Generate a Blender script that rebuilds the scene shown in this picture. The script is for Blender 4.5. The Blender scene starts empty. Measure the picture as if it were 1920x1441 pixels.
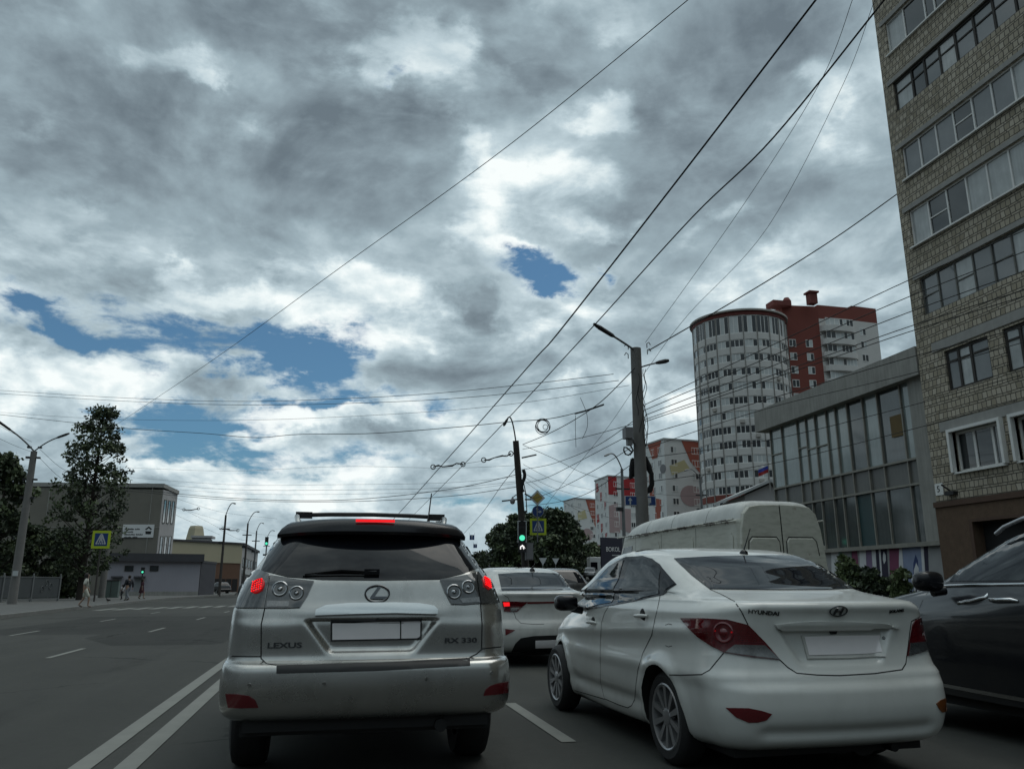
import bpy, bmesh, math, random
import numpy as np
from mathutils import Vector, Matrix
from mathutils.bvhtree import BVHTree
from mathutils.geometry import delaunay_2d_cdt
R = math.radians
SC = bpy.context.scene
COL = SC.collection
random.seed(7)
rng = np.random.default_rng(7)

# ------------------------------------------------------------------ camera
FPX, CAM_H, HORIZON, VPX = 1500.0, 1.2, 1097.0, 618.0
PITCH = math.atan((HORIZON - 720.5) / FPX)
YAW = math.atan((960 - VPX) / FPX * math.cos(PITCH))
CAM = Vector((0, 0, CAM_H))
_fh = Vector((math.sin(YAW), math.cos(YAW), 0)); _r = Vector((math.cos(YAW), -math.sin(YAW), 0)); _z = Vector((0, 0, 1))
_f = _fh * math.cos(PITCH) + _z * math.sin(PITCH); _u = _z * math.cos(PITCH) - _fh * math.sin(PITCH)
cd = bpy.data.cameras.new('camera'); cam = bpy.data.objects.new('camera', cd); COL.objects.link(cam)
cd.sensor_width = 36; cd.lens = FPX / 1920 * 36; cd.clip_start = 0.05; cd.clip_end = 6000
cam.matrix_world = Matrix((( _r.x, _u.x, -_f.x, 0), (_r.y, _u.y, -_f.y, 0), (_r.z, _u.z, -_f.z, CAM_H), (0, 0, 0, 1)))
SC.camera = cam

def ray(x, y): return (_f + _r * ((x - 960) / FPX) - _u * ((y - 720.5) / FPX)).normalized()
def G(x, y, z=0.0):
    d = ray(x, y); return CAM + d * ((z - CAM_H) / d.z)
def atY(x, y, Y):
    d = ray(x, y); return CAM + d * (Y / d.y)
def atX(x, y, X):
    d = ray(x, y); return CAM + d * (X / d.x)
def atD(x, y, D):          # axial depth
    d = ray(x, y); return CAM + d * (D / d.dot(_f))

# ------------------------------------------------------------------ tags and objects
def tag(o, label=None, cat=None, group=None, kind=None):
    if label: o['label'] = label
    if cat: o['category'] = cat
    if group: o['group'] = group
    if kind: o['kind'] = kind
    return o
def empty(name, loc=(0, 0, 0), rz=0.0):
    o = bpy.data.objects.new(name, None); COL.objects.link(o); o.location = loc; o.rotation_euler = (0, 0, rz)
    o.empty_display_size = .2
    return o
def copy_tree(o, parent=None):
    c = o.copy(); COL.objects.link(c)
    if parent is not None: c.parent = parent
    for ch in list(o.children): copy_tree(ch, c)
    return c
def link(name, me, parent=None, loc=None):
    o = bpy.data.objects.new(name, me); COL.objects.link(o)
    if parent is not None: o.parent = parent
    if loc is not None: o.location = loc
    return o

class MB:
    def __init__(s): s.v = []; s.f = []; s.m = []; s.cur = 0; s.cuts = []
    def mat(s, i): s.cur = i; return s
    def add(s, vs, fs):
        b = len(s.v); s.v += [tuple(v) for v in vs]; s.f += [[b + i for i in f] for f in fs]; s.m += [s.cur] * len(fs); return s
    def box(s, c, d, rz=0.0, M=None):
        hx, hy, hz = d[0] / 2, d[1] / 2, d[2] / 2
        vs = [Vector((x, y, z)) for x in (-hx, hx) for y in (-hy, hy) for z in (-hz, hz)]
        if M is not None: vs = [M @ v for v in vs]
        elif rz:
            Rm = Matrix.Rotation(rz, 3, 'Z'); vs = [Rm @ v for v in vs]
        vs = [v + Vector(c) for v in vs]
        return s.add(vs, [(0, 1, 3, 2), (4, 6, 7, 5), (0, 4, 5, 1), (2, 3, 7, 6), (0, 2, 6, 4), (1, 5, 7, 3)])
    def bb(s, a, b):
        return s.box([(a[i] + b[i]) / 2 for i in range(3)], [abs(b[i] - a[i]) for i in range(3)])
    def quad(s, a, b, c, d): return s.add([a, b, c, d], [(0, 1, 2, 3)])
    def poly(s, pts): return s.add(pts, [tuple(range(len(pts)))])
    def prism(s, pts, off):
        off = Vector(off); n = len(pts); vs = [Vector(p) for p in pts] + [Vector(p) + off for p in pts]
        fs = [tuple(range(n))[::-1], tuple(range(n, 2 * n))] + [(i, (i + 1) % n, n + (i + 1) % n, n + i) for i in range(n)]
        return s.add(vs, fs)
    def tube(s, pts, r, n=8, cap=True):
        pts = [Vector(p) for p in pts]; rs = r if isinstance(r, (list, tuple)) else [r] * len(pts)
        rings = []; prev = None
        for i, p in enumerate(pts):
            t = (pts[min(i + 1, len(pts) - 1)] - pts[max(i - 1, 0)])
            t = t.normalized() if t.length > 1e-9 else Vector((0, 0, 1))
            if prev is None:
                a = Vector((0, 0, 1)) if abs(t.z) < .9 else Vector((1, 0, 0)); prev = a.cross(t).normalized()
            x = (prev - t * prev.dot(t)).normalized(); prev = x; y = t.cross(x)
            rings.append([p + (x * math.cos(2 * math.pi * k / n) + y * math.sin(2 * math.pi * k / n)) * rs[i] for k in range(n)])
        vs = [v for rg in rings for v in rg]; fs = []
        for i in range(len(pts) - 1):
            for k in range(n): fs.append((i * n + k, i * n + (k + 1) % n, (i + 1) * n + (k + 1) % n, (i + 1) * n + k))
        if cap: fs.append(tuple(range(n))[::-1]); fs.append(tuple((len(pts) - 1) * n + k for k in range(n)))
        return s.add(vs, fs)
    def lathe(s, prof, c=(0, 0, 0), axis='z', n=24, cap=True):
        vs = []
        for (r, h) in prof:
            for k in range(n):
                a = 2 * math.pi * k / n; p = (r * math.cos(a), r * math.sin(a), h)
                if axis == 'x': p = (p[2], p[0], p[1])
                elif axis == 'y': p = (p[0], p[2], p[1])
                vs.append(Vector(p) + Vector(c))
        fs = [(i * n + k, i * n + (k + 1) % n, (i + 1) * n + (k + 1) % n, (i + 1) * n + k) for i in range(len(prof) - 1) for k in range(n)]
        if cap: fs.append(tuple(range(n))[::-1]); fs.append(tuple((len(prof) - 1) * n + k for k in range(n)))
        return s.add(vs, fs)
    def build(s, name, mats, parent=None, smooth=None, loc=None, fix=True):
        if name.endswith('seam') and len(s.cuts) > 1:      # every seam a part of its own
            ends = s.cuts[1:] + [(len(s.v), len(s.f))]
            for (v0, f0), (v1, f1) in zip(s.cuts, ends):
                q = MB(); q.add(s.v[v0:v1], [[i - v0 for i in f] for f in s.f[f0:f1]]); o = q.build(name, mats, parent, smooth, loc, fix)
            return o
        me = bpy.data.meshes.new(name); me.from_pydata(s.v, [], s.f)
        if not isinstance(mats, (list, tuple)): mats = [mats]
        for m in mats: me.materials.append(m)
        me.polygons.foreach_set('material_index', s.m)
        if fix:
            bm = bmesh.new(); bm.from_mesh(me); bmesh.ops.recalc_face_normals(bm, faces=bm.faces); bm.to_mesh(me); bm.free()
        if smooth is not None:
            me.shade_smooth(); me.set_sharp_from_angle(angle=R(smooth))
        me.update()
        return link(name, me, parent, loc)

def text_mesh(name, body, size, mat, parent, M, extrude=.002, align='CENTER', xs=1.0, bold=0.0):
    c = bpy.data.curves.new(name, 'FONT'); c.body = body; c.size = size; c.extrude = extrude; c.align_x = align; c.align_y = 'CENTER'; c.offset = bold
    c.resolution_u = 3
    o = bpy.data.objects.new(name, c); COL.objects.link(o)
    me = bpy.data.meshes.new_from_object(o); bpy.data.objects.remove(o); bpy.data.curves.remove(c)
    me.transform(M @ Matrix.Diagonal((xs, 1, 1, 1))); me.materials.clear(); me.materials.append(mat)
    return link(name, me, parent)

# ------------------------------------------------------------------ materials
class NT:
    def __init__(s, tree): s.t = tree; s.n = tree.nodes; s.l = tree.links
    def node(s, typ, **kw):
        n = s.n.new(typ)
        for k, v in kw.items(): setattr(n, k, v)
        return n
    def put(s, sock, v):
        if hasattr(v, 'links') or isinstance(v, bpy.types.NodeSocket): s.l.new(v, sock)
        else: sock.default_value = v
    def math(s, op, a, b=0.0, c=0.0, clamp=False):
        n = s.node('ShaderNodeMath', operation=op, use_clamp=clamp)
        for i, v in enumerate((a, b, c)): s.put(n.inputs[i], v)
        return n.outputs[0]
    def vmath(s, op, a, b=None, c=None, out=0):
        n = s.node('ShaderNodeVectorMath', operation=op)
        for i, v in enumerate((a, b, c)):
            if v is not None: s.put(n.inputs[i], v)
        return n.outputs[out]
    def mix(s, fac, a, b, typ='MIX'):
        n = s.node('ShaderNodeMix', data_type='RGBA', blend_type=typ); s.put(n.inputs[0], fac); s.put(n.inputs[6], a); s.put(n.inputs[7], b); return n.outputs[2]
    def noise(s, vec, scale, detail=2.0, rough=.5, dist=0.0, col=False):
        n = s.node('ShaderNodeTexNoise'); s.put(n.inputs['Vector'], vec); n.inputs['Scale'].default_value = scale
        n.inputs['Detail'].default_value = detail; n.inputs['Roughness'].default_value = rough; n.inputs['Distortion'].default_value = dist
        return n.outputs['Color' if col else 'Fac']
    def ramp(s, fac, stops, interp='LINEAR'):
        n = s.node('ShaderNodeValToRGB'); n.color_ramp.interpolation = interp; e = n.color_ramp.elements
        while len(e) < len(stops): e.new(.5)
        for i, (p, c) in enumerate(stops): e[i].position = p; e[i].color = (*c[:3], 1)
        s.put(n.inputs[0], fac); return n.outputs[0]
    def smooth(s, x, lo, hi):
        n = s.node('ShaderNodeMapRange', interpolation_type='SMOOTHSTEP'); s.put(n.inputs[0], x); n.inputs[1].default_value = lo; n.inputs[2].default_value = hi; return n.outputs[0]

def newmat(name):
    m = bpy.data.materials.new(name); m.use_nodes = True; t = NT(m.node_tree); t.b = m.node_tree.nodes['Principled BSDF']; return m, t
def coords(t): return t.node('ShaderNodeTexCoord').outputs['Object']
def pm(name, col, rough=.6, metal=0.0, var=.15, scale=6.0, bump=0.0, bscale=40.0, coat=0.0, spec=.5, emit=None, es=1.0, streak=0.0, det=5.0):
    """principled surface with cloudy colour variation, optional grain bump and vertical streaks"""
    m, t = newmat(name); b = t.b
    b.inputs['Roughness'].default_value = rough; b.inputs['Metallic'].default_value = metal
    b.inputs['Specular IOR Level'].default_value = spec; b.inputs['Coat Weight'].default_value = coat; b.inputs['Coat Roughness'].default_value = .04
    c = (*col, 1)
    if var > 0:
        co = coords(t); n = t.noise(co, scale, det, .6)
        v = t.math('MULTIPLY_ADD', n, 2 * var, 1 - var)
        if streak:
            s2 = t.noise(t.vmath('MULTIPLY', co, (9, 9, .5)), 1.0, 4, .6)
            v = t.math('MULTIPLY', v, t.math('MULTIPLY_ADD', s2, 2 * streak, 1 - streak))
        out = t.vmath('SCALE', c[:3]); nd = out.node; nd.inputs[0].default_value = col; t.put(nd.inputs['Scale'], v)
        t.l.new(out, b.inputs['Base Color'])
    else: b.inputs['Base Color'].default_value = c
    if bump:
        bn = t.node('ShaderNodeBump'); bn.inputs['Strength'].default_value = bump; bn.inputs['Distance'].default_value = .01
        t.l.new(t.noise(coords(t), bscale, 6, .6), bn.inputs['Height']); t.l.new(bn.outputs[0], b.inputs['Normal'])
    if emit: b.inputs['Emission Color'].default_value = (*emit, 1); b.inputs['Emission Strength'].default_value = es
    return m
# ------------------------------------------------------------------ sky: Nishita air with a layer of broken cloud, laid out in azimuth and elevation
SUN_EL, SUN_AZ = R(63), R(72)           # azimuth from +Y towards +X
W = bpy.data.worlds.new('World'); SC.world = W; W.use_nodes = True
t = NT(W.node_tree); bg = W.node_tree.nodes['Background']; bg.inputs['Strength'].default_value = .112
sky = t.node('ShaderNodeTexSky', sky_type='NISHITA', sun_disc=False, sun_elevation=SUN_EL, sun_rotation=SUN_AZ, dust_density=1.0, air_density=1.0, ozone_density=1.5)
d = t.node('ShaderNodeTexCoord').outputs['Generated']
sx = t.node('ShaderNodeSeparateXYZ'); t.l.new(d, sx.inputs[0])
X_, Y_, Z_ = sx.outputs
az = t.math('ARCTAN2', X_, Y_); el = t.math('ARCSINE', Z_)
zc = t.math('MAXIMUM', Z_, 0.0)
def proj(off):
    k = t.math('ADD', zc, off); cx = t.node('ShaderNodeCombineXYZ')
    t.put(cx.inputs[0], t.math('DIVIDE', X_, k)); t.put(cx.inputs[1], t.math('DIVIDE', Y_, k)); return cx.outputs[0]
P = proj(.5)
Pl = t.vmath('ADD', P, None); Pl.node.inputs[1].default_value = (.02, .055, 0)
# puffs low over the horizon: noise on the direction itself, flattened
Q = t.vmath('MULTIPLY', d, (1, 1, 1.7))
Ql = t.vmath('ADD', Q, None); Ql.node.inputs[1].default_value = (.004, 0, .022)
lowmix = t.smooth(Z_, .55, .2)
def field(p, q):
    a = t.noise(p, 3.3, 10, .56, .3); b = t.noise(q, 5.8, 10, .56, .25)
    return t.math('ADD', t.math('MULTIPLY', a, t.math('SUBTRACT', 1.0, lowmix)), t.math('MULTIPLY', b, lowmix))
n0 = field(P, Q); n1 = field(Pl, Ql)
nf = t.noise(t.vmath('MULTIPLY', d, (1, 1, 2.3)), 14.0, 10, .61, .3)
# warped angular position for the placed cloud masses
wn = t.noise(t.vmath('MULTIPLY', d, (1, 1, 1.5)), 5.5, 7, .6, 0, True); wn2 = t.vmath('SUBTRACT', wn, (.5, .5, .5))
ae = t.node('ShaderNodeCombineXYZ'); t.put(ae.inputs[0], az); t.put(ae.inputs[1], el)
V = t.vmath('MULTIPLY_ADD', wn2, (.26, .17, 0), ae.outputs[0])
def blobs(lst):
    acc = 0.0
    for (px, py, hx, hy, w) in lst:
        dr = ray(px, py); a0 = math.atan2(dr.x, dr.y); e0 = math.asin(dr.z)
        cosv = max(.4, math.cos(e0)); sa = hx / FPX / cosv * .95; se = hy / FPX * .95
        q = t.vmath('MULTIPLY_ADD', V, (1 / sa, 1 / se, 0), (-a0 / sa, -e0 / se, 0))
        g = t.math('POWER', math.exp(-1), t.vmath('DOT_PRODUCT', q, q, out=1))
        acc = t.math('MULTIPLY_ADD', g, w, acc)
    return acc
BLUE = [(40, 590, 110, 42, 1), (130, 640, 80, 26, .7), (280, 700, 60, 20, .5), (470, 790, 80, 20, .6), (250, 790, 60, 24, .7), (360, 880, 70, 20, .5), (210, 650, 120, 40, 1), (330, 605, 130, 38, .8), (500, 650, 110, 36, 1), (625, 672, 80, 48, 1.1), (700, 745, 80, 24, .8),
        (540, 748, 130, 20, .8), (390, 775, 70, 24, .8), (330, 815, 70, 32, .8), (420, 840, 60, 20, .6), (1020, 500, 62, 28, 1.3), (1155, 500, 30, 20, 1.0),
        (780, 158, 34, 14, .45), (300, 860, 140, 26, .62), (880, 935, 110, 30, .6), (560, 880, 140, 20, .55), (780, 862, 160, 18, .45), (440, 920, 60, 20, .5), (1060, 930, 120, 40, .5), (760, 770, 60, 20, .4)]
DARK = [(1060, 300, 40, 24, .45), (990, 385, 30, 20, .35), (1110, 395, 40, 20, .35), (150, 690, 60, 14, .2), (200, 330, 200, 50, .5), (430, 240, 120, 60, .5), (60, 60, 120, 60, .4), (760, 190, 60, 40, .5), (650, 420, 180, 40, .5), (1380, 180, 120, 80, .5), (1500, 340, 80, 60, .4), (230, 470, 60, 30, .3), (1330, 640, 60, 40, .4), (120, 160, 170, 95, .8), (290, 190, 140, 60, .7), (470, 30, 190, 70, .9), (620, 95, 120, 80, .75), (700, 235, 130, 55, .8), (560, 310, 170, 60, .8),
        (770, 345, 130, 55, .9), (880, 50, 150, 55, .8), (985, 110, 70, 70, .7), (260, 260, 220, 45, .7), (480, 440, 170, 50, .5), (1060, 130, 110, 60, .6), (1210, 190, 110, 90, .7),
        (1130, 330, 60, 40, .3), (1330, 290, 110, 70, .8), (1430, 90, 130, 110, .6), (1560, 40, 90, 90, .6), (900, 578, 40, 48, 1.2), (1250, 590, 80, 60, .5), (820, 690, 130, 60, .7),
        (740, 830, 150, 32, .6), (1050, 690, 60, 50, .5), (1450, 420, 80, 60, .35), (1250, 680, 60, 40, .7), (60, 300, 90, 60, .3), (640, 640, 80, 18, .2), (1010, 830, 160, 40, .45), (40, 40, 120, 50, .2), (1120, 890, 120, 40, .4)]
BRIGHT = [(30, 220, 50, 30, .4), (160, 380, 60, 24, .4), (330, 480, 40, 24, .7), (480, 280, 40, 20, .35), (860, 130, 40, 60, .5), (950, 400, 60, 40, .45), (1000, 470, 50, 16, .7), (1330, 430, 50, 30, .6), (1440, 600, 60, 30, .5), (1170, 430, 40, 26, .6), (980, 620, 50, 40, .5), (680, 620, 60, 26, .4), (800, 600, 60, 40, .6), (40, 760, 60, 30, .6), (250, 900, 60, 26, .6), (320, 90, 90, 26, .5), (385, 150, 40, 22, .9), (720, 80, 60, 40, .6), (790, 130, 60, 50, .9), (870, 270, 45, 45, .8), (930, 330, 45, 50, .8), (1010, 320, 60, 40, .45), (1120, 225, 60, 40, .9),
          (1080, 370, 70, 40, .38), (1140, 70, 60, 30, .5), (1580, 200, 50, 60, .8), (1480, 250, 60, 30, .4), (350, 545, 130, 35, .8), (200, 460, 60, 30, .5), (560, 560, 150, 45, .6), (720, 545, 100, 45, .8), (60, 480, 60, 30, .3),
          (110, 720, 160, 40, .9), (300, 740, 80, 40, .7), (390, 690, 110, 26, .6), (600, 775, 140, 26, 1.0), (500, 790, 60, 30, .6), (1090, 430, 80, 30, .4), (1070, 570, 100, 40, .7), (910, 455, 40, 30, .6),
          (1090, 745, 50, 26, .7), (1270, 750, 60, 30, .8), (1400, 520, 90, 40, .4), (450, 880, 60, 40, .7), (560, 930, 80, 30, .6), (700, 900, 120, 30, .3), (1480, 470, 60, 40, .4), (80, 870, 100, 40, .5), (380, 940, 60, 40, .6)]
blue = blobs(BLUE); dark = blobs(DARK); bright = blobs(BRIGHT)
nw = t.math('SUBTRACT', t.noise(t.vmath('MULTIPLY', d, (1.2, 1.2, 4.2)), 9.0, 9, .62, .5), .5)
n0c = t.math('SUBTRACT', n0, .5); nfc = t.math('SUBTRACT', nf, .5)
cov = t.math('SUBTRACT', t.math('ADD', t.math('MULTIPLY_ADD', n0c, 2.2, .70), t.math('ADD', t.math('MULTIPLY', nfc, t.math('MULTIPLY_ADD', t.math('MINIMUM', blue, 1.0), 2.6, .7)), t.math('MULTIPLY', nw, t.math('MULTIPLY', t.math('MINIMUM', blue, 1.0), 3.8)))), t.math('MULTIPLY', blue, 1.32))
alpha = t.smooth(cov, -.66, .46)
dk = t.smooth(t.math('ADD', dark, t.math('ADD', t.math('MULTIPLY', n0c, 2.2), t.math('MULTIPLY', nfc, .6))), .02, .85)
bt = t.smooth(t.math('ADD', bright, t.math('ADD', t.math('MULTIPLY', n0c, -1.6), t.math('MULTIPLY', nfc, 1.1))), .05, .85)
rel = t.math('MULTIPLY', t.math('SUBTRACT', n0, n1), 2.7)
br = t.math('ADD', t.math('MULTIPLY_ADD', bt, .36, .52), t.math('MULTIPLY', dk, -.31))
br = t.math('ADD', br, t.math('ADD', t.math('MULTIPLY_ADD', n0c, -.55, rel), t.math('MULTIPLY', nfc, .46)))
edge = t.math('MULTIPLY', t.smooth(cov, .70, .10), .14)
br = t.math('ADD', t.math('ADD', br, t.math('MULTIPLY', t.smooth(Z_, .36, .10), .08)), edge, clamp=True)
ccol = t.ramp(br, [(0, (.130, .168, .198)), (.20, (.192, .246, .282)), (.45, (.290, .374, .418)), (.70, (.465, .568, .615)), (.9, (.70, .785, .80)), (1, (.84, .89, .885))])
# cloud colour dimmed low outside the view and brightened overhead to shape car lighting
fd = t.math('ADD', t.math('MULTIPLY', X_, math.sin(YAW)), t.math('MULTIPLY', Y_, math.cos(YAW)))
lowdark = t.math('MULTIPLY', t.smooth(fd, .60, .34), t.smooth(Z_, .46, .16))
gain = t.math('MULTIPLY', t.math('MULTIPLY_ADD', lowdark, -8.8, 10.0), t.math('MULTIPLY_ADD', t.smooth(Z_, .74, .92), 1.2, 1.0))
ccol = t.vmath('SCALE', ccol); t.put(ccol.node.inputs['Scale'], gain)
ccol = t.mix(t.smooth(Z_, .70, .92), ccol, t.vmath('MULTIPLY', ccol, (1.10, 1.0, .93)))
skc = t.mix(1.0, sky.outputs[0], (.32, .56, .655, 1), 'MULTIPLY')
skc = t.mix(.05, skc, (4.2, 5.0, 5.4, 1))
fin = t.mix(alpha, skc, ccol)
# below the horizon: dull ground tone
fin = t.mix(t.smooth(Z_, -.02, -.06), fin, (.5, .5, .5, 1))
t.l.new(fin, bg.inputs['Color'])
W.cycles.sampling_method = 'MANUAL'; W.cycles.sample_map_resolution = 1024

sl = bpy.data.lights.new('sun', 'SUN'); so = bpy.data.objects.new('sun', sl); COL.objects.link(so)
sl.energy = .7; sl.angle = R(45); sl.color = (1, .95, .88)
sd = Vector((math.sin(SUN_AZ) * math.cos(SUN_EL), math.cos(SUN_AZ) * math.cos(SUN_EL), math.sin(SUN_EL)))
so.rotation_euler = sd.to_track_quat('Z', 'Y').to_euler()
SC.view_settings.view_transform = 'Standard'; SC.view_settings.look = 'None'; SC.view_settings.exposure = 0; SC.view_settings.gamma = 1
# ------------------------------------------------------------------ materials
def car_paint(name, col, metal=0.0, rough=.35, dirt=(.10, .095, .085), damt=.35, flake=0.0):
    m, t = newmat(name); b = t.b; co = coords(t)
    n = t.noise(co, 2.2, 8, .65); n2 = t.noise(t.vmath('MULTIPLY', co, (6, 6, 4)), 1.0, 6, .6)
    f = t.math('MULTIPLY', t.smooth(t.math('MULTIPLY', n, t.math('ADD', n2, .5)), .38, .78), damt)
    t.l.new(t.mix(f, (*col, 1), (*dirt, 1)), b.inputs['Base Color'])
    b.inputs['Metallic'].default_value = metal
    t.l.new(t.math('MULTIPLY_ADD', n, .12, rough - .05), b.inputs['Roughness'])
    b.inputs['Coat Weight'].default_value = .8
    t.l.new(t.math('MULTIPLY_ADD', f, .45, .05), b.inputs['Coat Roughness'])
    return m
M = {}
M['silver'] = car_paint('silver_paint', (.43, .425, .405), .85, .26)
M['white_paint'] = car_paint('white_paint', (.58, .59, .565), 0, .4, (.2, .19, .17), .18)
M['cream_paint'] = car_paint('warm_white_paint', (.50, .50, .475), 0, .4)
M['dark_paint'] = car_paint('dark_grey_paint', (.007, .008, .011), 0, .3, (.03, .029, .028), .2)
M['black_paint'] = car_paint('black_paint', (.008, .008, .010), 0, .3)
M['grey_paint'] = car_paint('grey_paint', (.14, .145, .15), .4, .35)
M['glass'] = pm('tinted_glass', (.008, .009, .012), .03, 0, 0, spec=.34)
M['glass2'] = pm('side_glass', (.014, .017, .020), .03, 0, 0, spec=.6)
M['black_plastic'] = pm('black_plastic', (.008, .008, .009), .55, 0, .25, 30)
M['gloss_black'] = pm('gloss_black', (.005, .005, .007), .25, 0, 0, coat=.15, spec=.3)
M['rubber'] = pm('tyre_rubber', (.016, .016, .017), .75, 0, .35, 22, .3, 120)
M['alloy'] = pm('alloy', (.40, .40, .41), .35, .75, .12, 20)
M['chrome'] = pm('chrome', (.62, .63, .64), .14, 1, 0)
M['gap'] = pm('panel_gap', (.006, .006, .006), .8, 0, 0)
M['badge'] = pm('badge_dark_chrome', (.10, .105, .11), .25, .9, 0)
M['plate'] = pm('number_plate', (.80, .765, .77), .45, 0, .06, 12)
M['red_lens'] = pm('red_lens', (.085, .003, .006), .10, 0, .45, 26, coat=1)
M['dark_red'] = pm('dark_red_reflector', (.11, .006, .010), .25, 0, .3, 90, coat=.6)
M['clear_lens'] = pm('smoked_lens', (.055, .058, .06), .10, .3, .6, 55, coat=1)
M['clear_bright'] = pm('ribbed_clear_lens', (.17, .17, .17), .2, .6, .7, 90, coat=1)
M['reflector'] = pm('lamp_bowl', (.30, .31, .32), .15, .9, .5, 60)
M['led_red'] = pm('lit_red_lamp', (.5, .01, .01), .3, 0, 0, emit=(1, .012, .018), es=.9)
M['led_red2'] = pm('glowing_red_lens', (.35, .01, .01), .3, 0, 0, emit=(1, .008, .014), es=.13)
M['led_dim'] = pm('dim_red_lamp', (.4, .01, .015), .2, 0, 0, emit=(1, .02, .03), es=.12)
M['amber'] = pm('amber_lens', (.16, .05, .012), .3, 0, .3, 50, coat=.6)
M['interior'] = pm('cabin_dark', (.012, .012, .013), .8, 0, .2)
M['chrome_satin'] = pm('satin_silver_trim', (.66, .67, .66), .2, .9, .06, 20)
# ------------------------------------------------------------------ car bodies: stacks of plan outlines, cut by wheel arches
def pchip(x, y, xs):
    x = np.array(x, float); y = np.array(y, float); h = np.diff(x); dl = np.diff(y) / h; n = len(x); mm = np.zeros(n)
    for i in range(1, n - 1):
        if dl[i - 1] * dl[i] > 0:
            w1 = 2 * h[i] + h[i - 1]; w2 = h[i] + 2 * h[i - 1]; mm[i] = (w1 + w2) / (w1 / dl[i - 1] + w2 / dl[i])
    mm[0] = dl[0]; mm[-1] = dl[-1]
    k = np.clip(np.searchsorted(x, xs) - 1, 0, n - 2); tt = (xs - x[k]) / h[k]
    return (y[k] * (1 + 2 * tt) * (1 - tt) ** 2 + mm[k] * h[k] * tt * (1 - tt) ** 2 + y[k + 1] * tt ** 2 * (3 - 2 * tt) + mm[k + 1] * h[k] * tt ** 2 * (tt - 1))
def sstep(x, a, b):
    q = np.clip((x - a) / (b - a), 0, 1); return q * q * (3 - 2 * q)
def shell(keys, step=.014, nr=44, ns=70, feats=(), side=None):
    """keys: (z, rear y, rear half width, max half width, rear corner x, rear corner y, rear bow, front y, front half width, corner x, corner y, bow)"""
    K = np.array(keys, float)
    dt = np.maximum(np.maximum(np.abs(np.diff(K[:, 0])), .6 * np.abs(np.diff(K[:, 1]))), .35 * np.abs(np.diff(K[:, 7]))); T = np.concatenate([[0], np.cumsum(dt)])
    n = max(8, int(T[-1] / step)); ts = np.linspace(0, T[-1], n); F = np.stack([pchip(T, K[:, j], ts) for j in range(K.shape[1])], 1)
    rows = []
    for (z, yr, wr, w, cx, cy, bow, yf, wf, fx, fy, fb) in F:
        cx = min(cx, wr * .9); fx = min(fx, wf * .9)
        ym = (yr + yf) / 2
        u = np.linspace(0, 1, nr); xe = u * (wr - cx); ye = yr + bow * (xe / wr) ** 2
        a = np.linspace(-90, 0, 12)[1:] * np.pi / 180; s0 = 2 * bow * (wr - cx) / wr ** 2 * cx * .5
        xc = (wr - cx) + cx * np.cos(a); yc = ye[-1] + cy + cy * np.sin(a) + s0 * np.cos(a) * 0
        a2 = np.linspace(0, 90, 9)[:-1] * np.pi / 180; xf2 = np.linspace(1, 0, max(6, nr // 3)) * (wf - fx); yfe = yf - fb * (xf2 / wf) ** 2
        xfc = (wf - fx) + fx * np.cos(a2); yfc = yfe[0] - fy + fy * np.sin(a2)
        y0, y1 = yc[-1], yfc[0]; ys = np.linspace(y0, y1, ns + 2)[1:-1]; sm = (ys - y0) / (y1 - y0)
        mid = .48; xs = np.where(sm < mid, w - (w - wr) * ((mid - sm) / mid) ** 2, w - (w - wf) * ((sm - mid) / (1 - mid)) ** 2)
        x = np.concatenate([xe, xc, xs, xfc, xf2]); y = np.concatenate([ye, yc, ys, yfc, yfe])
        rows.append(np.stack([x, y, np.full_like(x, z)], 1))
    A = np.array(rows); h = A.shape[1]
    for f in feats: A = f(A)
    Bm = A[:, ::-1][:, 1:-1].copy(); Bm[..., 0] *= -1
    A = np.concatenate([A, Bm], 1); m = A.shape[1]
    vs = A.reshape(-1, 3).tolist(); fs = [(i * m + k, i * m + (k + 1) % m, (i + 1) * m + (k + 1) % m, (i + 1) * m + k) for i in range(n - 1) for k in range(m)]
    fs.append(tuple(range(m))[::-1]); fs.append(tuple((n - 1) * m + k for k in range(m)))
    return vs, fs

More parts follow.
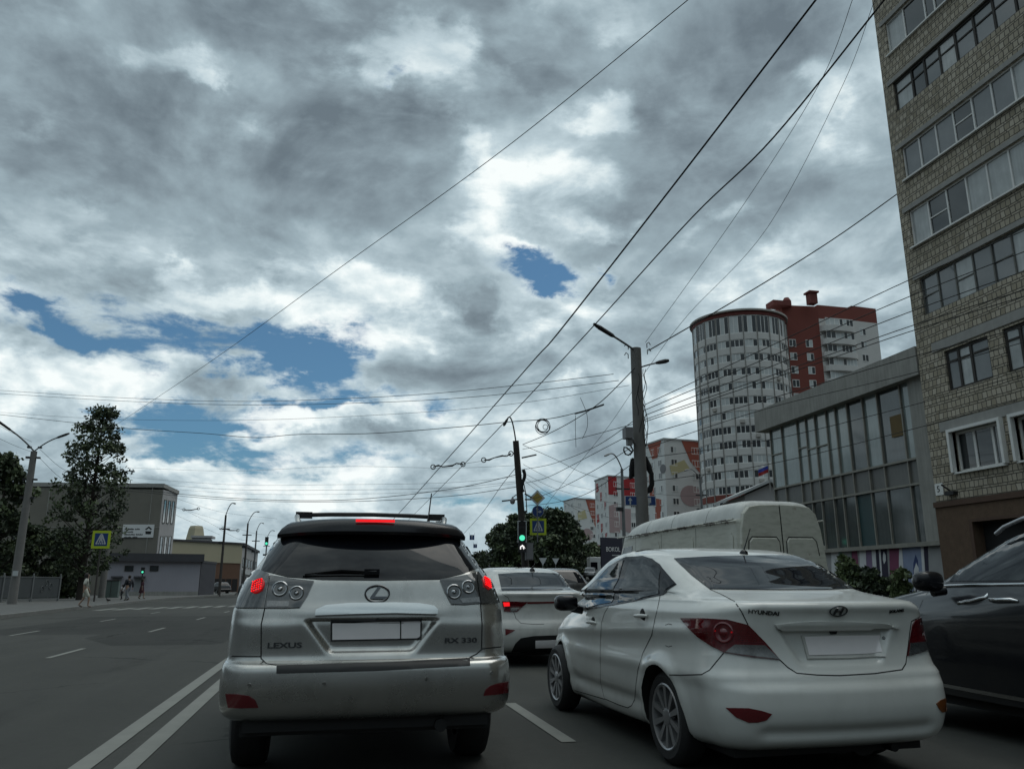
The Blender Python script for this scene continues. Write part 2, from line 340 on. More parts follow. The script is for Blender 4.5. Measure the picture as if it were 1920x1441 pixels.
def superell(mb, c, rx, ry, rz, n=3.0, k=14):
    """rounded box"""
    f = lambda v: math.copysign(abs(v) ** (2 / n), v); vs = []
    for i in range(k + 1):
        p = -math.pi / 2 + math.pi * i / k
        for j in range(2 * k): q = math.pi * j / k; vs.append((c[0] + rx * f(math.cos(p)) * f(math.cos(q)), c[1] + ry * f(math.cos(p)) * f(math.sin(q)), c[2] + rz * f(math.sin(p))))
    mb.add(vs, [(i * 2 * k + j, i * 2 * k + (j + 1) % (2 * k), (i + 1) * 2 * k + (j + 1) % (2 * k), (i + 1) * 2 * k + j) for i in range(k) for j in range(2 * k)])
class Car:
    def __init__(s, name, label, group, loc, rz, keys, paint, axles, wr, track, wheel_w=.2, step=.014, feats=(), arch=1.12, inner=.42, cat='car', nr=44, ns=70):
        s.root = empty(name, loc, rz); tag(s.root, label, cat, group)
        s.Mx = Matrix.Translation(loc) @ Matrix.Rotation(rz, 4, 'Z'); s.Mi = s.Mx.inverted()
        s.axles, s.wr, s.track, s.ww = axles, wr, track, wheel_w
        vs, fs = shell(keys, step, nr, ns, feats)
        me = bpy.data.meshes.new('body'); me.from_pydata(vs, [], fs)
        bm = bmesh.new(); bm.from_mesh(me); bmesh.ops.recalc_face_normals(bm, faces=bm.faces); bm.to_mesh(me); bm.free()
        o = link('body', me); tmp = []
        cut = MB()
        for ya in axles:
            for sg in (-1, 1):
                prof = [(wr * arch * (1 if math.sin(2 * math.pi * k / 40) > -.2 else 1), 2 * math.pi * k / 40) for k in range(40)]
                ring = [(math.cos(a) * r + ya, math.sin(a) * r + wr) for r, a in prof]
                pts = [Vector((sg * inner, y, z)) for y, z in ring]
                cut.prism(pts, (sg * .8, 0, 0))
        if axles:
            co = cut.build('cut', M['gap']); md = o.modifiers.new('b', 'BOOLEAN'); md.operation = 'DIFFERENCE'; md.object = co
            try: md.solver = 'MANIFOLD'
            except Exception: md.solver = 'EXACT'
            dg = bpy.context.evaluated_depsgraph_get(); me2 = bpy.data.meshes.new_from_object(o.evaluated_get(dg))
            bpy.data.objects.remove(o); bpy.data.objects.remove(co)
        else: me2 = me; bpy.data.objects.remove(o)
        me2.materials.clear(); me2.materials.append(paint); me2.materials.append(M['gap'])
        # inside of the arches is dark liner
        for p in me2.polygons:
            p.material_index = 0
            for ya in axles:
                c = p.center
                if abs(c.x) < track / 2 + .25 and abs(c.x) > inner - .02 and math.hypot(c.y - ya, c.z - wr) < wr * arch + .0005: p.material_index = 1
        me2.shade_smooth(); me2.set_sharp_from_angle(angle=R(38)); me2.name = 'body'
        s.body = link('body', me2, s.root)
        bm = bmesh.new(); bm.from_mesh(me2); s.bvh = BVHTree.FromBMesh(bm); bm.free()
    # --- projection of a point seen in the photograph onto the body
    def hit(s, px, py):
        o = s.Mi @ CAM; d = (s.Mi.to_3x3() @ ray(px, py)).normalized()
        loc, nor, i, dist = s.bvh.ray_cast(o, d)
        if loc is None:
            best = None; t0 = (Vector((0, 1.5, .9)) - o).dot(d)
            for k in range(60):
                r_ = s.bvh.find_nearest(o + d * (t0 - 3 + k * .1))
                if best is None or r_[3] < best[3]: best = r_
            loc, nor, i, dist = best
        if nor.dot(d) > 0: nor = -nor
        return loc, nor
    def hitdir(s, o, d):
        loc, nor, i, dist = s.bvh.ray_cast(Vector(o), Vector(d))
        if loc is None: loc, nor, i, dist = s.bvh.find_nearest(Vector(o) + Vector(d) * .9)
        if nor.dot(Vector(d)) > 0: nor = -nor
        return loc, nor
    def patch(s, name, pts, mat, off=.004, parent=None, grid=6.0, how=None, skirt=.01, mirror=False, smooth_n=0):
        """conformal plate over the outline pts; how=None: photo pixels, 'left'/'rear'/'top': body coordinates"""
        if smooth_n:
            q = []; n = len(pts)
            for i in range(n):
                p0, p1, p2, p3 = [np.array(pts[(i + k) % n], float) for k in (-1, 0, 1, 2)]
                for k in range(smooth_n):
                    u = k / smooth_n; q.append(tuple(.5 * (2 * p1 + (p2 - p0) * u + (2 * p0 - 5 * p1 + 4 * p2 - p3) * u * u + (3 * p1 - p0 - 3 * p2 + p3) * u ** 3)))
            pts = q
        b = []
        for i in range(len(pts)):
            a0 = np.array(pts[i], float); a1 = np.array(pts[(i + 1) % len(pts)], float); L = np.linalg.norm(a1 - a0)
            for k in range(max(1, int(round(L / grid)))): b.append(a0 + (a1 - a0) * k / max(1, int(round(L / grid))))
        P = np.array(b); nb = len(P); lo, hi = P.min(0), P.max(0); ins = []
        for gx in np.arange(lo[0] + grid / 2, hi[0], grid):
            for gy in np.arange(lo[1] + grid / 2, hi[1], grid):
                x, y = gx, gy; c = False
                X0, Y0 = P[:, 0], P[:, 1]; X1, Y1 = np.roll(X0, -1), np.roll(Y0, -1)
                cr = ((Y0 > y) != (Y1 > y)) & (x < (X1 - X0) * (y - Y0) / (Y1 - Y0 + 1e-12) + X0)
                if cr.sum() % 2 and np.min(np.hypot(X0 - x, Y0 - y)) > grid * .45: ins.append((x, y))
        allp = [Vector((float(p[0]), float(p[1]))) for p in list(P) + ins]
        ov, oe, of, orig, _, _ = delaunay_2d_cdt(allp, [(i, (i + 1) % nb) for i in range(nb)], [], 1, 1e-4)
        vs = []; ns = []
        for v in ov:
            if how is None: l, nn = s.hit(v.x, v.y)
            elif how == 'left': l, nn = s.hitdir((-3, v.x, v.y), (1, 0, 0))
            elif how == 'right': l, nn = s.hitdir((3, v.x, v.y), (-1, 0, 0))
            elif how == 'rear': l, nn = s.hitdir((v.x, -3, v.y), (0, 1, 0))
            elif how == 'front': l, nn = s.hitdir((v.x, 9, v.y), (0, -1, 0))
            else: l, nn = s.hitdir((v.x, v.y, 4), (0, 0, -1))
            vs.append(l); ns.append(nn)
        top = [l + nn * off for l, nn in zip(vs, ns)]; fs = [tuple(f) for f in of]
        # boundary skirt
        cnt = {}
        for f in fs:
            for i in range(len(f)):
                e = (f[i], f[(i + 1) % len(f)]); cnt[tuple(sorted(e))] = cnt.get(tuple(sorted(e)), 0) + 1
        be = [(f[i], f[(i + 1) % len(f)]) for f in fs for i in range(len(f)) if cnt[tuple(sorted((f[i], f[(i + 1) % len(f)])))] == 1]
        low = {}
        V2 = list(top)
        for a, c in be:
            for q in (a, c):
                if q not in low: low[q] = len(V2); V2.append(top[q] - ns[q] * (off + skirt))
        fs2 = fs + [(a, low[a], low[c], c) for a, c in be]
        mb = MB(); mb.add(V2, fs2); o = mb.build(name, mat, parent or s.root, 50, fix=True)
        out = [o]
        if mirror:
            mb = MB(); mb.add([(-v[0], v[1], v[2]) for v in V2], [f[::-1] for f in fs2]); out.append(mb.build(name, mat, parent or s.root, 50))
        return o
    def strip(s, mb, pts, w=.0075, off=.0012, step=5.0, mirror=False, how=None):
        pts = [np.array(p, float) for p in pts]; q = []
        for a, b in zip(pts[:-1], pts[1:]):
            n = max(1, int(np.linalg.norm(b - a) / step))
            for k in range(n): q.append(a + (b - a) * k / n)
        q.append(pts[-1]); H = []
        for p in q:
            if how is None: H.append(s.hit(*p))
            elif how == 'left': H.append(s.hitdir((-3, p[0], p[1]), (1, 0, 0)))
            elif how == 'rear': H.append(s.hitdir((p[0], -3, p[1]), (0, 1, 0)))
            else: H.append(s.hitdir((p[0], p[1], 4), (0, 0, -1)))
        vs = []
        for i, (l, n) in enumerate(H):
            tn = (H[min(i + 1, len(H) - 1)][0] - H[max(i - 1, 0)][0])
            if tn.length < 1e-7: tn = Vector((0, 0, 1))
            sd_ = n.cross(tn.normalized()) * (w / 2); vs += [l + n * off + sd_, l + n * off - sd_]
        fs = [(2 * i, 2 * i + 1, 2 * i + 3, 2 * i + 2) for i in range(len(H) - 1)]
        mb.cuts.append((len(mb.v), len(mb.f))); mb.add(vs, fs)
        if mirror: mb.cuts.append((len(mb.v), len(mb.f))); mb.add([(-v[0], v[1], v[2]) for v in vs], fs)
    def disc(s, name, px, py, r, mat, off, parent=None, ry=None, thick=.01, n=24, how=None):
        """round lamp bowl facing out of the body at a seen point; r in metres"""
        l, nn = s.hit(px, py) if how is None else s.hitdir(*how); xax = Vector((1, 0, 0)); xax = (xax - nn * xax.dot(nn)).normalized(); yax = nn.cross(xax)
        ry = ry or r; mb = MB()
        prof = [(1.0, -thick), (1.0, 0.0), (.86, .004), (.80, -.003), (.45, -.008), (.30, -.002), (.12, .004), (0.001, .004)]
        vs = []
        for (q, h) in prof:
            for k in range(n):
                a = 2 * math.pi * k / n; vs.append(l + nn * (off + h) + xax * (q * r * math.cos(a)) + yax * (q * ry * math.sin(a)))
        mb.add(vs, [(i * n + k, i * n + (k + 1) % n, (i + 1) * n + (k + 1) % n, (i + 1) * n + k) for i in range(len(prof) - 1) for k in range(n)])
        return mb.build(name, mat, parent or s.root, 30)
    def frame_at(s, px, py, off=.002):
        l, nn = s.hit(px, py); xax = Vector((1, 0, 0)); xax = (xax - nn * xax.dot(nn)).normalized(); yax = nn.cross(xax)
        if yax.z < 0: yax = -yax
        xax = yax.cross(nn); p = l + nn * off
        return Matrix(((xax.x, yax.x, nn.x, p.x), (xax.y, yax.y, nn.y, p.y), (xax.z, yax.z, nn.z, p.z), (0, 0, 0, 1)))
    def wheels(s, style=7, rim=M['alloy'], rr=.66):
        proto = None
        for ya in s.axles:
            for sg in (-1, 1):
                w = make_wheel(s.wr, s.ww, style, rim, rr) if proto is None else copy_tree(proto)
                proto = proto or w
                w.parent = s.root; w.location = (sg * s.track / 2, ya, s.wr); w.rotation_euler = (0, 0, math.pi if sg > 0 else 0)
    def under(s, z, y0, y1, w):
        mb = MB(); mb.bb((-w, y0, z), (w, y1, z + .12)); mb.build('underbody', M['gap'], s.root)
_wh = {}
def make_wheel(r, w, style, rimmat, rr):
    """wheel with its outer face at x = 0 side -x"""
    root = bpy.data.objects.new('wheel', None); COL.objects.link(root); root.empty_display_size = .1
    key = (r, w, style, rimmat.name, rr)
    if key in _wh:
        for nm, me in _wh[key]: link(nm, me, root)
        return root
    ri = r * rr; t_ = MB()
    t_.lathe([(ri, .02), (ri + .01, 0.0), (ri + (r - ri) * .55, -.006), (r - .018, .010), (r - .004, .03), (r, .05), (r, w - .05), (r - .004, w - .03), (r - .03, w), (ri, w - .02), (ri, .02)], axis='x', n=44, cap=False)
    for k in range(4): # tread grooves
        pass
    ty = t_.build('tyre', M['rubber'], root, 35)
    m = MB()
    m.lathe([(ri + .006, 0.002), (ri - .004, -.004), (ri - .016, .004), (ri - .022, .05), (ri - .03, w - .04)], axis='x', n=44, cap=False)
    for k in range(style):
        a = 2 * math.pi * k / style + .3; ca, sa = math.cos(a), math.sin(a)
        def P(rad, off, x): return (x, ca * rad - sa * off, sa * rad + ca * off)
        r0, r1 = .045, ri - .012; h0, h1 = ri * .075 * (8 / style), ri * .125 * (8 / style)
        A = [P(r0, -h0, .012), P(r0, h0, .012), P(r1, h1, .002), P(r1, -h1, .002)]
        m.add(A + [P(r0, -h0 * .7, .06), P(r0, h0 * .7, .06), P(r1, h1 * .7, .05), P(r1, -h1 * .7, .05)],
              [(0, 1, 2, 3), (4, 7, 6, 5), (0, 4, 5, 1), (1, 5, 6, 2), (2, 6, 7, 3), (3, 7, 4, 0)])
    m.lathe([(.001, .0), (.035, .0), (.055, .008), (.06, .05)], axis='x', n=20, cap=False)
    rm = m.build('rim', rimmat, root, 30)
    b = MB(); b.lathe([(.001, .075), (ri - .03, .075), (ri - .028, .10)], axis='x', n=32, cap=False); br = b.build('brake_disc', M['interior'], root, 30)
    _wh[key] = [('tyre', ty.data), ('rim', rm.data), ('brake_disc', br.data)]
    return root
def c1(*pts): return [(380 + x / 2.766, 920 + y / 2.766) for x, y in pts]
def c2(*pts): return [(960 + x / 2.996, 960 + y / 2.996) for x, y in pts]
def c3(*pts): return [(1400 + x / 2.877, 940 + y / 2.877) for x, y in pts]
# ------------------------------------------------------------------ silver SUV straight ahead
def suv_recess(A):
    x, y, z = A[..., 0], A[..., 1], A[..., 2]; rear = y < 1.0
    hw = .27 + (.43 - .27) * np.clip((z - .77) / .2, 0, 1)
    m = sstep(hw - np.abs(x), 0, .05) * sstep(.995 - z, 0, .02) * sstep(z - .765, 0, .05)
    A[..., 1] += np.where(rear, m * .038, 0)
    b = np.exp(-((z - 1.03) / .06) ** 2) * sstep(.55 - np.abs(x), -.1, .2); A[..., 1] -= np.where(rear & (y < .5), .008 * b, 0)
    # crease along the flanks
    side = (y > .5) & (y < 4.2); A[..., 0] += np.where(side, .012 * np.exp(-((z - .80) / .035) ** 2), 0)
    return A
KS = [(0.4, 0.1, 0.868, 0.8888, 0.2, 0.2, 0.05, 4.55, 0.7, 0.3, 0.3, 0.15),
      (0.43, 0.05, 0.898, 0.9188, 0.2, 0.2, 0.06, 4.65, 0.74, 0.3, 0.35, 0.2),
      (0.5, 0.015, 0.916, 0.9388, 0.2, 0.2, 0.07, 4.7, 0.78, 0.3, 0.35, 0.2),
      (0.6, 0, 0.92, 0.9438, 0.2, 0.2, 0.07, 4.72, 0.8, 0.3, 0.35, 0.2),
      (0.69, 0.008, 0.916, 0.9438, 0.2, 0.2, 0.07, 4.7, 0.8, 0.3, 0.35, 0.2),
      (0.722, 0.022, 0.912, 0.9438, 0.2, 0.2, 0.07, 4.69, 0.8, 0.3, 0.35, 0.2),
      (0.735, 0.05, 0.908, 0.9438, 0.2, 0.2, 0.065, 4.68, 0.8, 0.3, 0.35, 0.2),
      (0.742, 0.105, 0.903, 0.9438, 0.2, 0.2, 0.06, 4.68, 0.8, 0.3, 0.35, 0.2),
      (0.77, 0.118, 0.903, 0.9438, 0.2, 0.2, 0.06, 4.66, 0.79, 0.3, 0.35, 0.2),
      (0.95, 0.13, 0.898, 0.9438, 0.2, 0.22, 0.06, 4.55, 0.76, 0.3, 0.35, 0.2),
      (1.0, 0.145, 0.896, 0.9408, 0.2, 0.22, 0.06, 4.3, 0.74, 0.3, 0.4, 0.2),
      (1.04, 0.155, 0.893, 0.9388, 0.2, 0.22, 0.06, 3.9, 0.72, 0.3, 0.4, 0.15),
      (1.1, 0.175, 0.878, 0.924, 0.2, 0.24, 0.06, 3.45, 0.72, 0.3, 0.3, 0.15),
      (1.22, 0.215, 0.8358, 0.8725, 0.2, 0.26, 0.06, 3.2, 0.68, 0.25, 0.3, 0.15),
      (1.27, 0.245, 0.8078, 0.8427, 0.2, 0.28, 0.06, 3.1, 0.66, 0.25, 0.3, 0.15),
      (1.42, 0.355, 0.72, 0.765, 0.2, 0.3, 0.06, 2.8, 0.62, 0.25, 0.3, 0.15),
      (1.54, 0.46, 0.655, 0.7, 0.2, 0.3, 0.06, 2.55, 0.58, 0.25, 0.3, 0.1),
      (1.6, 0.52, 0.615, 0.66, 0.22, 0.3, 0.06, 2.35, 0.54, 0.25, 0.3, 0.1),
      (1.635, 0.62, 0.56, 0.6, 0.25, 0.35, 0.06, 2.2, 0.48, 0.25, 0.3, 0.1),
      (1.655, 0.85, 0.42, 0.48, 0.3, 0.35, 0.06, 1.95, 0.36, 0.25, 0.3, 0.1),
      (1.662, 1.15, 0.22, 0.25, 0.15, 0.2, 0.02, 1.7, 0.2, 0.15, 0.2, 0.05)]
lx = Car('silver_suv', 'silver SUV with dark rear window and lit brake lamps beside the double white line', 'cars waiting at the lights', (.285, 5.30, 0), 0, KS, M['silver'], (.98, 3.70), .365, 1.76, .235, feats=(suv_recess,), inner=.5)
P_ = lx.patch
gl = P_('rear_window', c1((392, 232), (340, 330), (303, 412), (440, 446), (620, 461), (900, 464), (1225, 459), (1340, 432), (1450, 392), (1400, 310), (1342, 226), (1240, 220), (900, 215), (500, 220)), M['glass'], .004)
xs_ = np.linspace(-1, 1, 33); prof = [(.10, 1.548), (.03, 1.535), (.0, 1.540), (-.012, 1.56), (-.004, 1.60), (.016, 1.632), (.06, 1.650), (.25, 1.660), (.50, 1.664), (.50, 1.62)]
mb = MB(); vs = []
for q in xs_:
    e_ = abs(q) ** 3.2
    for (py, pz) in prof: vs.append((q * (.655 - .10 * max(0, (pz - 1.56) / .1) ** 1.5), .352 + .11 * q * q + .06 * e_ + py, pz - .02 * e_))
np_ = len(prof); fs = [(i * np_ + k, i * np_ + (k + 1) % np_, (i + 1) * np_ + (k + 1) % np_, (i + 1) * np_ + k) for i in range(32) for k in range(np_)]
fs += [tuple(range(np_)), tuple(32 * np_ + k for k in range(np_))]
sp = mb.add(vs, fs).build('spoiler', M['gloss_black'], lx.root, 40)
mb = MB(); mb.box((.0, .352, 1.632), (.265, .018, .017)); bl_ = mb.build('brake_light', M['led_red'], sp)
# tail lamps
for out_, inn_, red, (r1, r2), bowls, rev in (
        (c1((176, 607), (190, 555), (215, 490), (262, 418), (300, 412), (347, 434), (330, 520), (318, 607)), c1((354, 440), (470, 458), (577, 470), (545, 540), (503, 605), (415, 609), (323, 608), (338, 520)), c1((290, 495))[0], (.062, .068), c1((402, 510), (487, 532)), c1((336, 572), (450, 575), (446, 602), (334, 603))),
        (c1((1418, 424), (1450, 402), (1484, 420), (1520, 490), (1551, 573), (1500, 582), (1442, 585), (1428, 500)), c1((1230, 461), (1330, 445), (1413, 428), (1424, 510), (1438, 583), (1360, 590), (1290, 588), (1255, 525)), c1((1468, 480))[0], (.050, .068), c1((1302, 525), (1376, 500)), c1((1330, 560), (1430, 552), (1434, 578), (1345, 583)))):
    t1 = P_('tail_lamp', out_, M['clear_lens'], .012, None, 4)
    lx.disc('lit_bulb', red[0], red[1], r1 * .78, M['led_red2'], .014, t1, r2 * .82)
    mb = MB(); l, nn = lx.hit(*red); xa = Vector((1, 0, 0)); xa = (xa - nn * xa.dot(nn)).normalized(); ya = nn.cross(xa)
    for i in range(-3, 4):
        for j in range(-3, 4):
            if i * i + j * j <= 8:
                c = l + nn * .022 + xa * (i * r1 * .26) + ya * (j * r2 * .26); mb.lathe([(.0001, .005), (.0028, .004), (.0042, 0), (.0042, -.01)], c, 'y', 8, False)
    mb.build('led_cluster', M['led_red'], t1, 30)
    t2 = P_('tail_lamp', inn_, M['clear_lens'], .012, None, 4)
    for (bx, by), rr_ in zip(bowls, (.052, .048)): lx.disc('lamp_bowl', bx, by, rr_, M['reflector'], .016, t2)
    P_('reversing_lamp', rev, M['clear_bright'], .016, t2, 4)
# panel gaps
g = MB()
lx.strip(g, c1((350, 438), (322, 608), (304, 690), (303, 868), (330, 893), (382, 903))); lx.strip(g, c1((1415, 428), (1441, 588), (1449, 690), (1446, 822), (1420, 845), (1384, 862)))
lx.strip(g, c1((150, 856), (230, 858), (303, 858))); lx.strip(g, c1((1449, 818), (1500, 812), (1560, 806)))
g.build('panel_seam', M['gap'], lx.root)
P_('number_plate_garnish', c1((584, 648), (588, 622), (640, 601), (760, 590), (1000, 587), (1120, 591), (1195, 603), (1214, 618), (1213, 641), (1000, 636), (800, 640)), M['chrome_satin'], .034, None, 4, skirt=.05)
pl = P_('number_plate_frame', c1((664, 667), (1136, 658), (1134, 769), (664, 779)), M['black_plastic'], .012, None, 5, skirt=.03)
pp = P_('number_plate', c1((673, 675), (1127, 666), (1126, 762), (673, 771)), M['plate'], .0165, pl, 5)
P_('plate_divider', c1((1022, 668), (1028, 668), (1028, 765), (1022, 766)), M['black_plastic'], .019, pl, 2)
P_('bumper_step_pad', c1((383, 906), (900, 893), (1386, 868), (1386, 905), (900, 932), (383, 946)), M['black_plastic'], .006, None, 5)
for q in ((243, 1005), (630, 997), (1161, 971), (1498, 941)):
    (sx_, sy_), = c1(q); lx.disc('parking_sensor', sx_, sy_, .011, M['silver'], .006, None)
P_('reflector', c1((121, 1050), (180, 1052), (238, 1060), (272, 1082), (290, 1121), (200, 1124), (134, 1121)), M['dark_red'], .006, None, 4)
P_('reflector', c1((1456, 1059), (1466, 1030), (1490, 1008), (1540, 994), (1583, 986), (1580, 1044), (1520, 1054)), M['dark_red'], .006, None, 4)
wp = MB(); L0 = [lx.hit(*q) for q in c1((900, 428), (720, 418), (530, 440))]; wp.tube([l + n * .022 for l, n in L0], [.020, .016, .007], 6); l, n = L0[0]
wp.box(l + n * .02 + Vector((-.03, 0, .0)), (.10, .035, .036)); L1 = [lx.hit(*q) for q in c1((905, 442), (720, 440), (520, 444))]; wp.tube([l + n * .010 for l, n in L1], .006, 6)
wp.build('rear_wiper', M['gloss_black'], lx.root, 40)
# emblem: oval ring with a swept letter
Fm = lx.frame_at(*c1((905, 533))[0], .004); e = MB()
ring = [Fm @ Vector((.078 * math.cos(a), .054 * math.sin(a), .004)) for a in np.linspace(0, 2 * math.pi, 33)]; e.tube(ring, .0062, 6, False)
e.prism([Fm @ Vector(p) for p in ((.004, .046, 0), (.024, .046, 0), (-.018, -.020, 0), (.066, -.020, 0), (.052, -.036, 0), (-.046, -.036, 0), (-.046, -.026, 0))], Fm.to_3x3() @ Vector((0, 0, .008)))
e.build('emblem', M['badge'], lx.root, 40)
text_mesh('maker_lettering', 'LEXUS', .046, M['badge'], lx.root, lx.frame_at(*c1((425, 801))[0], .003), .003, xs=1.62, bold=.0012)
text_mesh('model_lettering', 'RX 330', .044, M['badge'], lx.root, lx.frame_at(*c1((1338, 775))[0], .003), .003, xs=1.62, bold=.0012)
# roof rails, crossbar, aerial
for sg in (-1, 1):
    mb = MB(); mb.tube([(sg * .53, .78, 1.635), (sg * .545, .85, 1.69), (sg * .55, 1.2, 1.705), (sg * .55, 2.0, 1.69), (sg * .52, 2.15, 1.62)], [.018, .02, .02, .02, .016], 8); mb.build('roof_rail', M['silver'], lx.root, 50)
mb = MB(); mb.tube([(-.56, .98, 1.712), (-.3, .98, 1.722), (0, .98, 1.726), (.3, .98, 1.722), (.56, .98, 1.712)], .016, 8); mb.box((-.50, .98, 1.713), (.12, .07, .045)); mb.box((.50, .98, 1.713), (.12, .07, .045)); mb.build('roof_crossbar', M['black_plastic'], lx.root, 50)
mb = MB(); a0 = lx.Mi @ atY(803, 972, 6.2); a1 = lx.Mi @ atY(809, 925, 6.35); mb.tube([a0 + Vector((0, 0, -.03)), a0, a1], [.018, .006, .005], 6); mb.build('aerial', M['gloss_black'], lx.root, 50)
# door mirror on the left
mb = MB(); c = Vector((-1.03, 3.0, 1.13)); superell(mb, c, .11, .09, .10, 3.0); mb.tube([c + Vector((.04, .03, -.05)), (-.86, 2.98, 1.05)], .035, 8); mb.build('door_mirror', M['black_plastic'], lx.root, 50)
for side in ('left', 'right'):
    s_ = -1 if side == 'left' else 1
    P_('side_window', [(.62, 1.23), (1.45, 1.20), (1.45, 1.56), (.85, 1.55)], M['glass'], .004, None, .08, side); P_('side_window', [(1.52, 1.2), (2.4, 1.16), (2.4, 1.57), (1.52, 1.56)], M['glass'], .004, None, .08, side)
P_('windscreen', [(-.55, 1.14), (.55, 1.14), (.46, 1.58), (-.46, 1.58)], M['glass'], .004, None, .08, 'front')
lx.wheels(6, M['alloy'], .62)
mb = MB(); mb.bb((-.78, .22, .30), (.78, 4.4, .45)); mb.bb((-.76, .16, .33), (.76, .3, .425)); mb.build('underbody', M['black_plastic'], lx.root)
mb = MB(); mb.tube([(.45, .12, .34), (.45, .9, .34)], .04, 12); mb.tube([(-.7, .98, .36), (.7, .98, .36)], .05, 10); mb.build('rear_axle', M['black_plastic'], lx.root, 40)
# ------------------------------------------------------------------ white sedan to the right of it
def sed_feats(A):
    x, y, z = A[..., 0], A[..., 1], A[..., 2]; rear = y < .45
    hw = .30 + .14 * np.clip((z - .70) / .24, 0, 1)
    m = sstep(hw - np.abs(x), 0, .06) * sstep(.945 - z, 0, .012) * sstep(z - .70, 0, .06)
    A[..., 1] += np.where(rear, m * .045, 0)
    # wing crease rising to the rear, sill tuck, wheel arch lips
    side = (np.abs(x) > .5) & (y > .3) & (y < 4.1)
    zc_ = .90 - .045 * (y - .8); A[..., 0] += np.where(side, .015 * np.exp(-((z - zc_) / .045) ** 2) - .012 * np.exp(-((z - zc_ + .12) / .08) ** 2), 0)
    A[..., 0] -= np.where(side, .02 * np.exp(-((z - .36) / .05) ** 2) * sstep(y, 1.2, 1.5) * (1 - sstep(y, 3.0, 3.3)), 0)
    for ya in (.97, 3.56):
        r = np.hypot(y - ya, z - .31); A[..., 0] += np.where(np.abs(x) > .5, .024 * np.exp(-((r - .37) / .045) ** 2) * (z > .15), 0)
    # bumper crease and lower scoop
    A[..., 1] += np.where(rear & (z < .55), .030 * np.exp(-((z - .33) / .035) ** 2) * sstep(.66 - np.abs(x), 0, .12), 0)
    A[..., 1] += np.where(rear, .012 * np.exp(-((z - .62) / .03) ** 2), 0)
    return A
KD = [(0.185, 0.36, 0.64, 0.755, 0.2, 0.2, 0.05, 4.1, 0.635, 0.3, 0.3, 0.2),
      (0.21, 0.22, 0.72, 0.795, 0.2, 0.2, 0.06, 4.2, 0.675, 0.3, 0.35, 0.2),
      (0.25, 0.1, 0.78, 0.815, 0.22, 0.2, 0.08, 4.28, 0.695, 0.3, 0.4, 0.2),
      (0.33, 0.035, 0.82, 0.835, 0.24, 0.22, 0.1, 4.33, 0.715, 0.35, 0.5, 0.2),
      (0.48, 0, 0.85, 0.86, 0.26, 0.26, 0.11, 4.36, 0.735, 0.35, 0.55, 0.2),
      (0.56, 0.004, 0.855, 0.865, 0.26, 0.28, 0.11, 4.36, 0.745, 0.35, 0.55, 0.2),
      (0.64, 0.035, 0.875, 0.88, 0.26, 0.3, 0.11, 4.34, 0.745, 0.35, 0.55, 0.2),
      (0.7, 0.075, 0.867, 0.872, 0.27, 0.32, 0.11, 4.28, 0.735, 0.35, 0.55, 0.2),
      (0.85, 0.1, 0.855, 0.865, 0.28, 0.34, 0.12, 4.1, 0.715, 0.35, 0.5, 0.2),
      (0.95, 0.09, 0.845, 0.872, 0.3, 0.36, 0.13, 3.75, 0.71, 0.35, 0.5, 0.15),
      (1.02, 0.075, 0.845, 0.87, 0.32, 0.38, 0.15, 3.47, 0.755, 0.3, 0.4, 0.15),
      (1.065, 0.055, 0.815, 0.845, 0.32, 0.4, 0.16, 3.3000000000000003, 0.745, 0.3, 0.35, 0.15),
      (1.09, 0.07, 0.79, 0.83, 0.32, 0.42, 0.15, 3.22, 0.735, 0.3, 0.35, 0.15),
      (1.098, 0.1, 0.79, 0.83, 0.32, 0.42, 0.15, 3.22, 0.735, 0.3, 0.35, 0.15),
      (1.115, 0.22, 0.76, 0.83, 0.3, 0.45, 0.13, 3.32, 0.765, 0.3, 0.35, 0.15),
      (1.14, 0.42, 0.745, 0.815, 0.3, 0.45, 0.12, 3.25, 0.76, 0.3, 0.35, 0.15),
      (1.165, 0.6, 0.76, 0.835, 0.28, 0.45, 0.12, 3.18, 0.79, 0.3, 0.35, 0.15),
      (1.25, 0.8, 0.75, 0.79, 0.25, 0.45, 0.12, 2.96, 0.765, 0.28, 0.35, 0.15),
      (1.355, 1.02, 0.73, 0.765, 0.24, 0.45, 0.12, 2.72, 0.745, 0.28, 0.35, 0.15),
      (1.43, 1.24, 0.695, 0.74, 0.24, 0.45, 0.11, 2.5, 0.72, 0.28, 0.35, 0.15),
      (1.480, 1.46, 0.605, 0.635, 0.24, 0.4, 0.09, 2.3, 0.635, 0.28, 0.35, 0.12),
      (1.500, 1.66, 0.475, 0.49, 0.2, 0.3, 0.06, 2.2, 0.515, 0.2, 0.3, 0.1),
      (1.507, 1.75, 0.255, 0.26, 0.1, 0.1, 0.02, 2.15, 0.285, 0.1, 0.1, 0.02)]
sd_ = Car('white_sedan', 'clean white sedan with unlit dark red tail lamps, nearest car right of the silver SUV', 'cars waiting at the lights', (3.205, 4.68, 0), R(1.7), KD, M['white_paint'], (.97, 3.56), .31, 1.67, .19, feats=(sed_feats,), inner=.5)
P_ = sd_.patch
rw = P_('rear_window', [(1264, 1047), (1340, 1043), (1450, 1041), (1490, 1042), (1511, 1049), (1560, 1070), (1614, 1102), (1550, 1105), (1480, 1105.5), (1400, 1105), (1331, 1104), (1296, 1077)], M['glass'], .006, grid=4)
def sidepx(pts): return [(h.y, h.z) for h in (sd_.hit(*q)[0] for q in c2(*pts))]
fr = P_('window_trim', sidepx(((345, 552), (380, 488), (434, 414), (542, 306), (640, 252), (735, 246), (790, 262), (833, 294), (926, 405), (843, 466), (700, 497), (560, 523), (430, 545))), M['gloss_black'], .005, None, .025, 'left', mirror=True)
